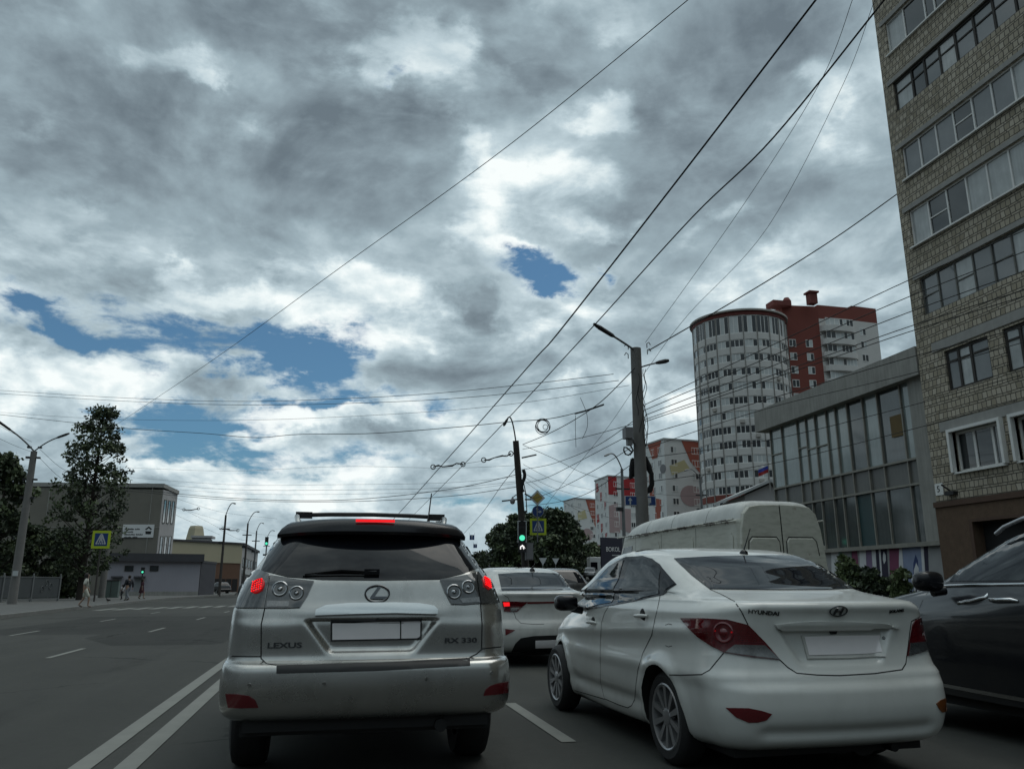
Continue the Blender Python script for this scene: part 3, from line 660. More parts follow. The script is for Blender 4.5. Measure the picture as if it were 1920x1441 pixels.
for nm, pts, mt in (('side_window', ((424, 534), (410, 470), (452, 408), (532, 332), (632, 268), (562, 508)), M['glass2']), ('side_window', ((674, 268), (735, 264), (786, 281), (838, 326), (826, 462), (700, 490), (590, 510)), M['glass2']), ('quarter_window', ((860, 342), (916, 404), (848, 454)), M['glass'])):
    P_(nm, sidepx(pts), mt, .009, fr, .025, 'left', mirror=True)
hl = MB()
g = MB()
S_ = lambda *q, w=.007, **k: sd_.strip(g, c2(*q), w=w, **k)
S_((545, 524), (520, 565), (503, 620), (496, 760), (497, 950), (520, 1045), (600, 1080), (650, 1096)); S_((832, 470), (818, 540), (803, 600), (785, 690), (735, 790), (708, 880), (697, 960), (690, 1050), (672, 1085), (650, 1096))
S_((303, 566), (283, 650), (276, 740), (282, 860), (296, 960), (340, 995), (520, 1048)); S_((850, 912), (950, 913), (1065, 910), (1110, 885), (1190, 788))
S_((1112, 432), (1180, 462), (1250, 500), (1288, 555), (1325, 630))
sd_.strip(g, c3((178, 852), (222, 893), (270, 924), (380, 934), (500, 937), (690, 926), (838, 905), (858, 872), (880, 700), (888, 645), (940, 618)))
for k in (625, 755):
    S_((862, k + (8 if k < 700 else -8)), (880, k), (900, k + (6 if k < 700 else -6)), w=.004)
g.build('panel_seam', M['gap'], sd_.root)
# tail lamps
tl = P_('tail_lamp', c2((950, 594), (1080, 594), (1210, 601), (1326, 631), (1420, 728), (1504, 828), (1340, 812), (1190, 786), (1115, 745), (1050, 700), (990, 645)), M['red_lens'], .010, None, 4)
(bx, by), = c2((1190, 675)); sd_.disc('lamp_bowl', bx, by, .066, M['dark_red'], .016, tl)
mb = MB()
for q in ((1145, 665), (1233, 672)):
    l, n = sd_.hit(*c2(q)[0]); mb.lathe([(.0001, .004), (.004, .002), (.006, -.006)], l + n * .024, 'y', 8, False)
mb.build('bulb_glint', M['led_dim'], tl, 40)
P_('reversing_lamp', c2((1252, 742), (1418, 746), (1498, 824), (1345, 806), (1200, 784)), M['clear_bright'], .0135, tl, 3)
mb = MB()
for k in range(4): sd_.strip(mb, c2((1262 + k * 8, 690 + k * 11), (1330 + k * 10, 688 + k * 12), (1372 + k * 12, 694 + k * 12)), .003, .0165)
mb.build('lens_rib', M['dark_red'], tl)
tr = P_('tail_lamp', c3((893, 660), (912, 636), (942, 622), (968, 645), (985, 715), (996, 790), (930, 815), (866, 831), (878, 745)), M['red_lens'], .010, None, 4)
P_('reversing_lamp', c3((876, 762), (925, 756), (988, 752), (995, 790), (930, 813), (868, 829)), M['clear_lens'], .0135, tr, 3)
P_('number_plate_garnish', c3((150, 662), (270, 647), (390, 640), (600, 645), (720, 655), (822, 671), (808, 681), (600, 684), (400, 688), (168, 692)), M['white_paint'], .020, None, 4, skirt=.05)
pf = P_('number_plate_frame', c3((291, 720), (500, 713), (718, 711), (748, 838), (540, 850), (326, 853)), M['cream_paint'], .014, None, 5, skirt=.04)
P_('number_plate', c3((305, 726), (500, 720), (708, 718), (731, 815), (540, 824), (330, 828)), M['plate'], .018, pf, 5)
P_('boot_button', c3((440, 690), (485, 690), (478, 712), (450, 713)), M['black_plastic'], .012, None, 3)
(bx, by), = c3((740, 735)); sd_.disc('camera_lens', bx, by, .010, M['black_plastic'], .004)
P_('reflector', c2((1202, 1096), (1330, 1098), (1400, 1112), (1460, 1131), (1430, 1165), (1380, 1178), (1330, 1179), (1260, 1150)), M['dark_red'], .005, None, 4)
P_('reflector', c3((1021, 1088), (1045, 1068), (1074, 1058), (1081, 1128), (1052, 1135), (1035, 1115)), M['amber'], .005, None, 4)
Fm = sd_.frame_at(*c3((492, 587))[0], .004); e = MB()
ring = [Fm @ Vector((.062 * math.cos(a), .034 * math.sin(a), .004)) for a in np.linspace(0, 2 * math.pi, 33)]; e.tube(ring, .005, 6, False)
for pts in (((-.034, -.022, 0), (-.022, -.024, 0), (-.006, .024, 0), (-.018, .022, 0)), ((.010, -.024, 0), (.022, -.022, 0), (.036, .022, 0), (.024, .024, 0)), ((-.022, -.006, 0), (.026, .000, 0), (.028, .008, 0), (-.018, .002, 0))):
    e.prism([Fm @ Vector(p) for p in pts], Fm.to_3x3() @ Vector((0, 0, .008)))
e.build('emblem', M['badge'], sd_.root, 40)
text_mesh('maker_lettering', 'HYUNDAI', .036, M['badge'], sd_.root, sd_.frame_at(*c2((1413, 562))[0], .003), .003, xs=1.25, bold=.0008)
text_mesh('model_lettering', 'SOLARIS', .027, M['badge'], sd_.root, sd_.frame_at(*c3((807, 588))[0], .003), .003, xs=1.3, bold=.0006)
for q in ((455, 622), (733, 582)):
    (hx, hy), = c2(q); l, n = sd_.hit(hx, hy); mb = MB()
    mb.tube([l + Vector((0, .10, -.002)) + n * .004, l + Vector((0, .06, .0)) + n * .034, l + Vector((0, -.06, .004)) + n * .034, l + Vector((0, -.10, .004)) + n * .004], [.010, .014, .014, .010], 8)
    h = mb.build('door_handle', M['white_paint'], sd_.root, 60); mb = MB(); mb.lathe([(.001, 0), (.05, 0), (.055, .004)], l + n * .001, 'x', 20); mb.build('handle_recess', M['gap'], h, 40)
for sg in (-1, 1):
    m2 = MB(); c = Vector((sg * .985, 2.72, 1.045)); superell(m2, c, .105, .085, .072, 3.2); m2.tube([c + Vector((-sg * .06, .02, -.05)), (sg * .82, c.y + .02, c.z - .07)], .034, 8)
    m2.build('door_mirror', M['gloss_black'], sd_.root, 50)
(bx, by), = c2((1302, 222)); l, n = sd_.hit(bx, by + 3); mb = MB(); mb.lathe([(.035, -.01), (.032, .012), (.012, .03), (.001, .032)], l, 'z', 16); mb.tube([l + Vector((0, 0, .02)), l + Vector((.085, .02, .20))], [.006, .003], 6); mb.build('aerial', M['gloss_black'], sd_.root, 50)
P_('windscreen', [(-.52, 1.12), (.52, 1.12), (.44, 1.42), (-.44, 1.42)], M['glass'], .004, None, .06, 'front')
sd_.wheels(10, M['alloy'], .70)
mb = MB(); mb.bb((-.68, .3, .16), (.68, 4.1, .24)); mb.build('underbody', M['black_plastic'], sd_.root)
mb = MB(); mb.tube([(.42, .22, .19), (.42, .8, .2)], .03, 12); mb.lathe([(.12, 0), (.12, .3)], (.25, .30, .25), 'y', 16); mb.build('exhaust', M['black_plastic'], sd_.root, 40)
# ------------------------------------------------------------------ dark SUV at the right edge
KM = [(.30, .14, .82, .88, .25, .25, .1, 4.55, .74, .35, .4, .2), (.42, .03, .86, .89, .25, .25, .1, 4.70, .78, .35, .45, .2), (.6, 0, .90, .918, .25, .25, .1, 4.74, .80, .35, .45, .2), (.8, .02, .90, .943, .25, .25, .1, 4.72, .80, .35, .45, .2), (.95, .05, .9, .955, .25, .25, .1, 4.6, .79, .35, .45, .2),
      (1.04, .07, .895, .95, .25, .25, .1, 4.3, .78, .35, .45, .15), (1.10, .09, .89, .94, .25, .25, .1, 4.0, .78, .3, .4, .12), (1.15, .11, .88, .925, .25, .25, .1, 3.68, .78, .3, .35, .1), (1.21, .13, .87, .91, .25, .25, .1, 3.42, .77, .25, .3, .1), (1.35, .2, .83, .87, .25, .3, .1, 3.12, .73, .25, .3, .1),
      (1.5, .32, .77, .81, .25, .3, .1, 2.8, .68, .25, .3, .1), (1.62, .45, .71, .75, .25, .3, .1, 2.5, .63, .25, .3, .1), (1.69, .6, .62, .67, .25, .3, .1, 2.25, .55, .2, .3, .1), (1.715, .9, .45, .5, .2, .25, .05, 1.95, .4, .2, .25, .05), (1.722, 1.2, .2, .25, .1, .1, .02, 1.65, .2, .1, .1, .02)]
ds = Car('dark_suv', 'black SUV with chrome window trim and roof rail at the right edge', 'cars waiting at the lights', (6.05, 3.15, 0), 0, KM, M['dark_paint'], (.95, 3.82), .37, 1.84, .24, step=.02, inner=.55, cat='car')
P_ = ds.patch
wt = P_('window_trim', [(3.36, 1.185), (3.05, 1.37), (2.75, 1.52), (2.4, 1.625), (1.6, 1.66), (.8, 1.6), (.42, 1.40), (.42, 1.24), (2.0, 1.215)], M['gloss_black'], .003, None, .06, 'left', mirror=True)
P_('side_window', [(3.05, 1.235), (2.98, 1.37), (2.70, 1.50), (2.4, 1.59), (2.06, 1.61), (2.02, 1.235)], M['glass2'], .007, wt, .06, 'left')
P_('side_window', [(1.94, 1.24), (1.94, 1.61), (1.5, 1.62), (1.05, 1.60), (.95, 1.25)], M['glass2'], .007, wt, .06, 'left')
def rail_trim(name, pts, r):
    q = crom_(pts, 6); P1 = [ds.hitdir((-3, y, z), (1, 0, 0)) for y, z in q]
    for sg in (-1, 1): mb = MB(); mb.tube([Vector((-sg * l.x if sg > 0 else l.x, l.y, l.z)) + Vector((sg * abs(n.x), n.y, n.z)) * .008 for l, n in P1], r, 8); mb.build(name, M['chrome'], ds.root, 60)
def crom_(pts, n):
    P = [np.array(p, float) for p in pts]; out = []
    for i in range(len(P) - 1):
        p0, p1, p2, p3 = P[max(i - 1, 0)], P[i], P[i + 1], P[min(i + 2, len(P) - 1)]
        for k in range(n): u = k / n; out.append(.5 * (2 * p1 + (p2 - p0) * u + (2 * p0 - 5 * p1 + 4 * p2 - p3) * u * u + (3 * p1 - p0 - 3 * p2 + p3) * u ** 3))
    return out + [P[-1]]
rail_trim('chrome_window_trim', [(3.40, 1.175), (3.05, 1.375), (2.75, 1.53), (2.4, 1.64), (2.0, 1.668), (1.6, 1.672), (1.0, 1.645)], .014)
rail_trim('chrome_belt_trim', [(3.42, 1.17), (3.0, 1.195), (2.0, 1.21), (1.0, 1.225), (.45, 1.235)], .012)
mb = MB(); ds.strip(mb, [(3.36, .375), (2.4, .365), (1.40, .36)], .030, .008, .05, False, 'left'); mb.build('chrome_sill_trim', M['chrome'], ds.root, 40)
for sg in (-1, 1):
    mb = MB(); mb.tube([(sg * .62, 2.62, 1.62), (sg * .64, 2.5, 1.67), (sg * .65, 2.3, 1.72), (sg * .65, 1.9, 1.755), (sg * .65, 1.5, 1.765), (sg * .63, 1.0, 1.745), (sg * .60, .75, 1.70), (sg * .58, .6, 1.63)], .017, 8); mb.build('roof_rail', M['alloy'], ds.root, 50)
    mb = MB(); c = Vector((sg * 1.04, 2.98, 1.235)); superell(mb, c, .12, .09, .085, 3.0); mb.tube([c + Vector((-sg * .03, 0, -.09)), (sg * .9, 2.96, 1.16)], .04, 8); mr = mb.build('door_mirror', M['gloss_black'], ds.root, 50)
    mb = MB(); mb.lathe([(.001, .108), (.04, .10), (.058, .08), (.06, .07)], c + Vector((sg * .05, -.012, .0)), 'y', 16, False); mb.build('indicator_lens', M['alloy'], mr, 50)
for y in (2.3, 1.2):
    l, n = ds.hitdir((-3, y, 1.08), (1, 0, 0)); mb = MB(); mb.tube([l + Vector((0, .13, 0)), l + n * .035 + Vector((0, .10, .003)), l + n * .035 + Vector((0, -.10, .006)), l + Vector((0, -.13, .006))], [.010, .015, .015, .010], 8); mb.build('door_handle', M['chrome'], ds.root, 60)
g = MB(); ds.strip(g, [(3.30, 1.18), (3.34, .9), (3.28, .5), (3.2, .4)], .006, .0012, .05, False, 'left'); ds.strip(g, [(2.0, 1.2), (1.98, .8), (2.0, .4)], .006, .0012, .05, False, 'left'); ds.strip(g, [(4.3, 1.0), (3.9, 1.07), (3.5, 1.14)], .006, .0012, .05, False, 'left'); g.build('panel_seam', M['gap'], ds.root)
P_('windscreen', [(-.66, 1.2), (.66, 1.2), (.58, 1.6), (-.58, 1.6)], M['glass'], .004, None, .08, 'front'); P_('rear_window', [(-.62, 1.25), (.62, 1.25), (.56, 1.56), (-.56, 1.56)], M['glass'], .004, None, .08, 'rear')
for sg in (-1, 1): P_('tail_lamp', [(sg * .55, .95), (sg * .86, .97), (sg * .86, 1.15), (sg * .6, 1.13)], M['red_lens'], .008, None, .05, 'rear'); P_('headlamp', [(sg * .45, .8), (sg * .76, .84), (sg * .74, .98), (sg * .48, .94)], M['clear_bright'], .008, None, .05, 'front')
ds.wheels(5, M['alloy'], .66); ds.under(.22, .3, 4.4, .8)

# ------------------------------------------------------------------ white sedan ahead, between the two
rio = Car('white_sedan', 'pale white sedan with smeared rear window, farther ahead between the two nearest cars', 'cars waiting at the lights', (3.22, 12.35, 0), R(.6), KD, M['cream_paint'], (.97, 3.56), .31, 1.67, .19, step=.024, feats=(), inner=.5, nr=30, ns=50)
def c6(*p): return [(860 + x / 3.003, 760 + y / 3.003) for x, y in p]
P_ = rio.patch
P_('rear_window', c6((222, 948), (330, 940), (440, 938), (540, 943), (605, 955), (645, 985), (684, 1022), (640, 1036), (540, 1039), (400, 1040), (242, 1042)), M['glass'], .004, None, 3)
P_('lamp_bar', c6((388, 1104), (470, 1103), (620, 1100), (620, 1109), (470, 1113), (386, 1115)), M['dark_red'], .008, None, 2)
tl = P_('tail_lamp', c6((244, 1100), (300, 1101), (392, 1104), (362, 1128), (328, 1160), (290, 1161), (254, 1158)), M['red_lens'], .010, None, 2)
P_('lit_bulb', c6((250, 1106), (286, 1106), (288, 1128), (254, 1130)), M['led_red'], .014, tl, 2)
P_('reversing_lamp', c6((292, 1138), (340, 1134), (326, 1156), (292, 1158)), M['clear_bright'], .014, tl, 2)
P_('reflector', c6((262, 1256), (318, 1262), (302, 1274), (264, 1292)), M['dark_red'], .006, None, 2)
P_('diffuser', c6((290, 1398), (318, 1340), (350, 1308), (420, 1296), (600, 1290), (600, 1395)), M['black_plastic'], .006, None, 3)
P_('number_plate', c6((432, 1322), (600, 1316), (600, 1356), (432, 1362)), M['plate'], .014, None, 3)
g = MB(); rio.strip(g, c6((246, 1060), (278, 1080), (300, 1130), (322, 1196), (350, 1224), (420, 1230), (480, 1229)), .007, .0012, 2); g.build('panel_seam', M['gap'], rio.root)
l, n = rio.hit(*c6((414, 930))[0]); mb = MB(); mb.lathe([(.05, -.01), (.045, .02), (.02, .05), (.001, .055)], l, 'z', 12); mb.tube([l + Vector((0, 0, .04)), l + Vector((.01, -.16, .13))], [.008, .004], 6); mb.build('aerial', M['gloss_black'], rio.root, 50)
for side in ('left', 'right'): P_('side_window', [(1.05, 1.14), (1.55, 1.38), (2.4, 1.38), (3.0, 1.1)], M['glass'], .004, None, .08, side)
for sg in (-1, 1):
    mb = MB(); c = Vector((sg * .98, 2.95, 1.05)); mb.lathe([(.001, -.06), (.08, -.06), (.10, -.03), (.10, .03), (.05, .1), (.001, .11)], c, 'y', 16); mb.tube([c, (sg * .75, 2.98, 1.0)], .03, 6); mb.build('door_mirror', M['gloss_black'], rio.root, 50)
rio.wheels(8, M['alloy'], .66); rio.under(.16, .3, 4.1, .68)

# ------------------------------------------------------------------ rusty high roof van
m, t = newmat('rusty_van_paint'); co = coords(t); s3 = t.node('ShaderNodeSeparateXYZ'); t.l.new(co, s3.inputs[0])
nz = t.noise(co, 5.0, 9, .68); nz2 = t.noise(t.vmath('MULTIPLY', co, (5, 2.2, 16)), 1.0, 8, .62)
band = t.math('POWER', math.exp(-1), t.math('POWER', t.math('MULTIPLY', t.math('SUBTRACT', s3.outputs[2], 2.345), 13.0), 2.0))
rust = t.smooth(t.math('ADD', t.math('MULTIPLY', nz, .8), t.math('MULTIPLY', t.math('MULTIPLY', band, t.math('GREATER_THAN', s3.outputs[1], .32)), .26)), .60, .70); grime = t.math('MULTIPLY', t.smooth(nz2, .42, .75), .5)
c = t.mix(grime, (.47, .47, .41, 1), (.22, .21, .17, 1)); c = t.mix(t.math('MULTIPLY', t.smooth(nz, .62, .76), .75), c, (.13, .07, .035, 1)); c = t.mix(t.math('MULTIPLY', rust, .92), c, (.055, .042, .030, 1)); t.l.new(c, t.b.inputs['Base Color']); t.b.inputs['Roughness'].default_value = .5; t.b.inputs['Coat Weight'].default_value = .25
M['van'] = m
M['roof_cap'] = pm('van_roof_cap', (.50, .51, .49), .5, 0, .28, 1.6, streak=.2)
KV = [(0.32, 0.1, 0.84, 0.88, 0.1, 0.1, 0.02, 7.605, 0.74, 0.3, 0.3, 0.2),
      (0.45, 0.02, 0.88, 0.95, 0.1, 0.1, 0.02, 7.8, 0.8, 0.3, 0.3, 0.2),
      (0.9, 0, 0.89, 0.965, 0.1, 0.1, 0.02, 7.8, 0.82, 0.3, 0.3, 0.25),
      (1.1, 0, 0.885, 0.96, 0.1, 0.1, 0.02, 7.41, 0.82, 0.3, 0.3, 0.2),
      (1.25, 0.01, 0.88, 0.955, 0.1, 0.1, 0.02, 7.085, 0.82, 0.25, 0.25, 0.15),
      (1.65, 0.03, 0.855, 0.93, 0.1, 0.1, 0.02, 6.76, 0.8, 0.25, 0.25, 0.15),
      (2.28, 0.07, 0.825, 0.895, 0.1, 0.1, 0.02, 6.37, 0.76, 0.25, 0.25, 0.15),
      (2.34, 0.08, 0.835, 0.905, 0.1, 0.1, 0.02, 6.344, 0.76, 0.25, 0.25, 0.15),
      (2.36, 0.085, 0.815, 0.885, 0.1, 0.1, 0.02, 6.318, 0.75, 0.25, 0.25, 0.15)]
KR = [(2.35, 0.09, 0.815, 0.88, 0.1, 0.1, 0.02, 6.305, 0.74, 0.25, 0.3, 0.15),
      (2.45, 0.11, 0.79, 0.86, 0.12, 0.12, 0.02, 6.136, 0.72, 0.25, 0.3, 0.2),
      (2.58, 0.15, 0.74, 0.8, 0.14, 0.14, 0.02, 5.85, 0.66, 0.25, 0.3, 0.25),
      (2.66, 0.2, 0.66, 0.71, 0.16, 0.16, 0.03, 5.46, 0.58, 0.25, 0.3, 0.25),
      (2.71, 0.3, 0.5, 0.56, 0.2, 0.2, 0.03, 5.07, 0.45, 0.25, 0.3, 0.25),
      (2.725, 0.5, 0.25, 0.3, 0.15, 0.2, 0.03, 4.55, 0.25, 0.15, 0.2, 0.1)]
van = Car('old_van', 'dirty white high roof van streaked with rust, behind the nearest white sedan', 'cars waiting at the lights', (7.9, 13.2, 0), 0, KV, M['van'], (1.45, 6.2), .34, 1.76, .22, step=.03, inner=.5, cat='van', nr=30, ns=90)
vs, fs = shell(KR, .03, 30, 90); mb = MB(); mb.add(vs, fs); rf_ = mb.build('raised_roof', M['roof_cap'], van.root, 45)
mb = MB(); mb.tube([(-.905, .1, 2.352), (-.905, 3.2, 2.352), (-.89, 6.2, 2.352)], .018, 6); mb.build('gutter', M['van'], rf_, 50); mb = MB(); mb.tube([(.905, .1, 2.352), (.905, 3.2, 2.352), (.89, 6.2, 2.352)], .018, 6); mb.build('gutter', M['van'], rf_, 50)
bm_ = bmesh.new(); bm_.from_mesh(rf_.data); bv_ = BVHTree.FromBMesh(bm_); bm_.free()
for y_ in (1.3, 2.9, 4.4):
    mb = MB(); P_q = [bv_.find_nearest(Vector((1.1 * math.cos(a), y_, 2.2 + .7 * math.sin(a)))) for a in np.linspace(.22, math.pi - .22, 24)]; mb.tube([q[0] for q in P_q], .005, 5); mb.build('roof_seam', M['black_plastic'], rf_, 50)
P_ = van.patch; g = MB()
mb = MB(); mb.prism([(-.020, -.042, .5), (.020, -.042, .5), (.020, .045, 2.6), (-.020, .045, 2.6)], (0, .05, 0)); mb.build('door_seal', M['gap'], van.root)
for sg in (-1, 1):
    ol = [(.012, .5), (.80, .5), (.86, .62), (.865, 1.2), (.83, 1.7), (.785, 2.2), (.72, 2.46), (.60, 2.58), (.40, 2.615), (.012, 2.625)]
    def dy(z): return -.025 + .075 * max(0, z - 1.0) / 1.6
    mb = MB(); n = len(ol); vs = [(sg * x, dy(z), z) for x, z in ol] + [(sg * x * .985, dy(z) - .012, .5 + (z - .5) * .992 + .008) for x, z in ol] + [(sg * x, .30, z) for x, z in ol]
    mb.add(vs, [tuple(n + i for i in range(n))] + [(i, (i + 1) % n, n + (i + 1) % n, n + i) for i in range(n)] + [(2 * n + i, 2 * n + (i + 1) % n, (i + 1) % n, i) for i in range(n)]); dr = mb.build('rear_door', M['van'], van.root)
    mb = MB(); pl_ = [(.09, 1.22), (.66, 1.22), (.72, 1.30), (.66, 1.96), (.60, 2.03), (.12, 2.03), (.07, 1.96), (.06, 1.30)]; m_ = len(pl_)
    vs = [(sg * x, dy(z) - .010, z) for x, z in pl_] + [(sg * (.37 + (x - .37) * .95), dy(z) - .030, 1.62 + (z - 1.62) * .95) for x, z in pl_]
    mb.add(vs, [tuple(m_ + i for i in range(m_))] + [(i, (i + 1) % m_, m_ + (i + 1) % m_, m_ + i) for i in range(m_)]); pn_ = mb.build('door_panel', M['van'], dr)
    mb = MB(); mb.tube([(sg * x, dy(z) - .012, z) for x, z in ((.06, 1.72), (.07, 1.97), (.12, 2.045), (.60, 2.045), (.67, 1.97), (.70, 1.72))], .008, 5); mb.build('panel_groove', M['gap'], pn_, 50)
    mb = MB(); mb.box((sg * .83, .02, 1.30), (.06, .12, .10)); mb.box((sg * .80, .05, 1.86), (.06, .10, .08)); mb.build('door_hinge', M['van'], dr)
    mb = MB(); mb.box((sg * .82, .0, 1.02), (.09, .10, .30)); mb.build('tail_lamp', M['red_lens'], van.root)
    mb = MB(); mb.box((sg * 1.06, 6.8, 1.5), (.12, .08, .26)); mb.tube([(sg * 1.02, 6.8, 1.45), (sg * .88, 6.8, 1.4)], .015, 6); mb.build('door_mirror', M['black_plastic'], van.root)
for a, b in ((.25, 1.6), (1.8, 3.3), (3.5, 5.0)):
    P_('side_panel', [(a, 1.22), (b, 1.22), (b, 2.06), (b - .07, 2.13), (a + .07, 2.13), (a, 2.06)], M['van'], .014, None, .06, 'left', mirror=True)
g = MB()
for y in (1.7, 3.4, 5.1): van.strip(g, [(y, .5), (y, 2.30)], .012, .003, .06, True, 'left')
g.build('panel_seam', M['gap'], van.root)
P_('side_window', [(5.35, 1.32), (6.5, 1.32), (6.2, 2.10), (5.35, 2.12)], M['glass'], .008, None, .06, 'left', mirror=True)
P_('windscreen', [(-.72, 1.3), (.72, 1.3), (.66, 2.1), (-.66, 2.1)], M['glass'], .006, None, .08, 'front')
mb = MB(); mb.bb((-.9, -.09, .42), (.9, .04, .56)); mb.build('rear_bumper', M['black_plastic'], van.root)
van.wheels(5, M['black_plastic'], .62); van.under(.22, .3, 7.0, .8)

# ------------------------------------------------------------------ farther traffic
def small_car(name, label, loc, rz, paint, keys=KS, wr=.34, lit=False, cat='car', group='distant cars'):
    c = Car(name, label, group, loc, rz, keys, paint, (.98, 3.65), wr, 1.74, .2, step=.05, inner=.5, nr=14, ns=24, cat=cat)
    c.patch('rear_window', [(-.66, 1.27), (.66, 1.27), (.54, 1.55), (-.54, 1.55)], M['glass'], .008, None, .12, 'rear'); c.patch('windscreen', [(-.6, 1.12), (.6, 1.12), (.48, 1.56), (-.48, 1.56)], M['glass'], .008, None, .12, 'front')
    for s_ in ('left', 'right'): c.patch('side_window', [(.7, 1.2), (2.7, 1.16), (2.35, 1.55), (.9, 1.55)], M['glass'], .008, None, .12, s_)
    for sg in (-1, 1):
        c.patch('tail_lamp', [(sg * .62, .95), (sg * .86, .95), (sg * .84, 1.18), (sg * .7, 1.16)], M['led_dim'] if lit else M['red_lens'], .01, None, .1, 'rear')
        c.patch('headlamp', [(sg * .45, .72), (sg * .74, .75), (sg * .72, .9), (sg * .48, .88)], M['clear_bright'], .01, None, .1, 'front')
    c.wheels(5, M['alloy'], .62); return c
def hz(X, Y):
    """height of the ground: level up to the junction, then climbing gently to the right"""
    a = min(max((Y - 48) / 110, 0), 1); b = min(max((X + 2) / 22, 0), 1); return 3.4 * a * a * (3 - 2 * a) * b * b * (3 - 2 * b)
def on_ground(x, y, D): p = atD(x, y, D); return (p.x, p.y, hz(p.x, p.y))
q_ = atD(1058, 1085, 21); small_car('dark_hatchback', 'dark hatchback half hidden beyond the right shoulder of the farther white sedan', (q_.x, q_.y, 0), 0, M['black_paint'], lit=True)
small_car('grey_suv', 'small grey SUV standing in front of the white lorry down the side street', on_ground(1108, 1075, 110), R(160), M['grey_paint'])
small_car('dark_car', 'dark parked car under the trees left of the grey SUV', on_ground(1090, 1075, 118), R(100), M['dark_paint'])
q_ = atD(424, 1096, 112); small_car('dark_van', 'dark van parked in shade before the beige hall', (q_.x, q_.y, .0), R(35), M['black_paint'])
# ------------------------------------------------------------------ buildings
def tile_mat():
    """cream facing blocks in courses of two heights with dark raked joints"""
    m, t = newmat('cream_block_wall'); co = coords(t); s = t.node('ShaderNodeSeparateXYZ'); t.l.new(co, s.inputs[0])
    u = t.math('ADD', s.outputs[0], s.outputs[1]); z = t.math('ADD', s.outputs[2], t.math('MULTIPLY', t.noise(co, 1.2, 2), .05))
    row = t.math('FLOOR', t.math('DIVIDE', z, .30)); zf = t.math('SUBTRACT', z, t.math('MULTIPLY', row, .30))
    def cells(w, off): 
        uo = t.math('ADD', u, t.math('MULTIPLY', t.math('FRACT', t.math('MULTIPLY', t.math('ADD', row, off), .377)), 1.7)); uo = t.math('ADD', uo, t.math('MULTIPLY', t.noise(co, 3.0, 1), .10))
        k = t.math('FLOOR', t.math('DIVIDE', uo, w)); return k, t.math('SUBTRACT', uo, t.math('MULTIPLY', k, w))
    k1, f1 = cells(.19, .0); k2, f2 = cells(.34, 3.3)
    tall = t.math('GREATER_THAN', zf, .08)
    def edge(f, w, j): return t.math('MINIMUM', f, t.math('SUBTRACT', w, f))
    e1 = t.math('MINIMUM', edge(f1, .19, 0), edge(t.math('SUBTRACT', zf, .08), .22, 0)); e2 = t.math('MINIMUM', edge(f2, .34, 0), edge(zf, .08, 0))
    e = t.math('ADD', t.math('MULTIPLY', e1, tall), t.math('MULTIPLY', e2, t.math('SUBTRACT', 1.0, tall)))
    e = t.math('ADD', e, t.math('MULTIPLY_ADD', t.noise(co, 22, 3), .014, -.007))
    joint = t.smooth(e, .006, .020)
    idv = t.node('ShaderNodeCombineXYZ'); t.put(idv.inputs[0], t.math('ADD', k1, t.math('MULTIPLY', k2, 0.0))); t.put(idv.inputs[1], row); t.put(idv.inputs[2], tall)
    wn_ = t.node('ShaderNodeTexWhiteNoise'); t.l.new(idv.outputs[0], wn_.inputs[0])
    big = t.noise(co, .35, 6, .6); v = t.math('ADD', t.math('MULTIPLY_ADD', wn_.outputs[0], .42, .55), t.math('MULTIPLY_ADD', big, .5, -.25))
    cc = t.mix(t.math('MULTIPLY', wn_.outputs[0], .6), (.52, .455, .34, 1), (.44, .40, .345, 1)); sc = t.vmath('SCALE', cc); t.put(sc.node.inputs['Scale'], v)
    t.l.new(t.mix(joint, (.075, .07, .058, 1), sc), t.b.inputs['Base Color']); t.b.inputs['Roughness'].default_value = .85
    bn = t.node('ShaderNodeBump'); bn.inputs['Strength'].default_value = .8; bn.inputs['Distance'].default_value = .02
    t.l.new(t.math('ADD', joint, t.math('MULTIPLY', t.noise(co, 30, 4), .35)), bn.inputs['Height']); t.l.new(bn.outputs[0], t.b.inputs['Normal'])
    return m
M['tiles'] = tile_mat()
M['concrete'] = pm('concrete', (.30, .295, .28), .85, 0, .22, 3, .3, 30, streak=.12)
M['concrete_dark'] = pm('weathered_concrete', (.27, .265, .245), .9, 0, .3, 1.5, .3, 20, streak=.35)
M['brown_stucco'] = pm('brown_stucco', (.11, .07, .046), .95, 0, .35, 5, 1.0, 26)
M['brown_trim'] = pm('brown_trim', (.085, .048, .032), .8, 0, .2, 4)
M['win_white'] = pm('white_window_frame', (.72, .72, .70), .5, 0, .1, 3)
M['win_dark'] = pm('dark_wood_frame', (.030, .026, .022), .7, 0, .3, 8)
M['win_old'] = pm('old_grey_frame', (.12, .12, .11), .7, 0, .3, 6)
M['pane'] = pm('window_pane', (.030, .034, .036), .04, 0, .5, .9, spec=.8)
M['pane_curtain'] = pm('pane_with_net_curtain', (.40, .42, .42), .12, 0, .35, 2.2, spec=.5, streak=.25)
M['pane_grey'] = pm('pane_grey', (.13, .14, .145), .06, 0, .4, 1.3, spec=.8)
PANES = [M['pane'], M['pane_grey'], M['pane_curtain']]

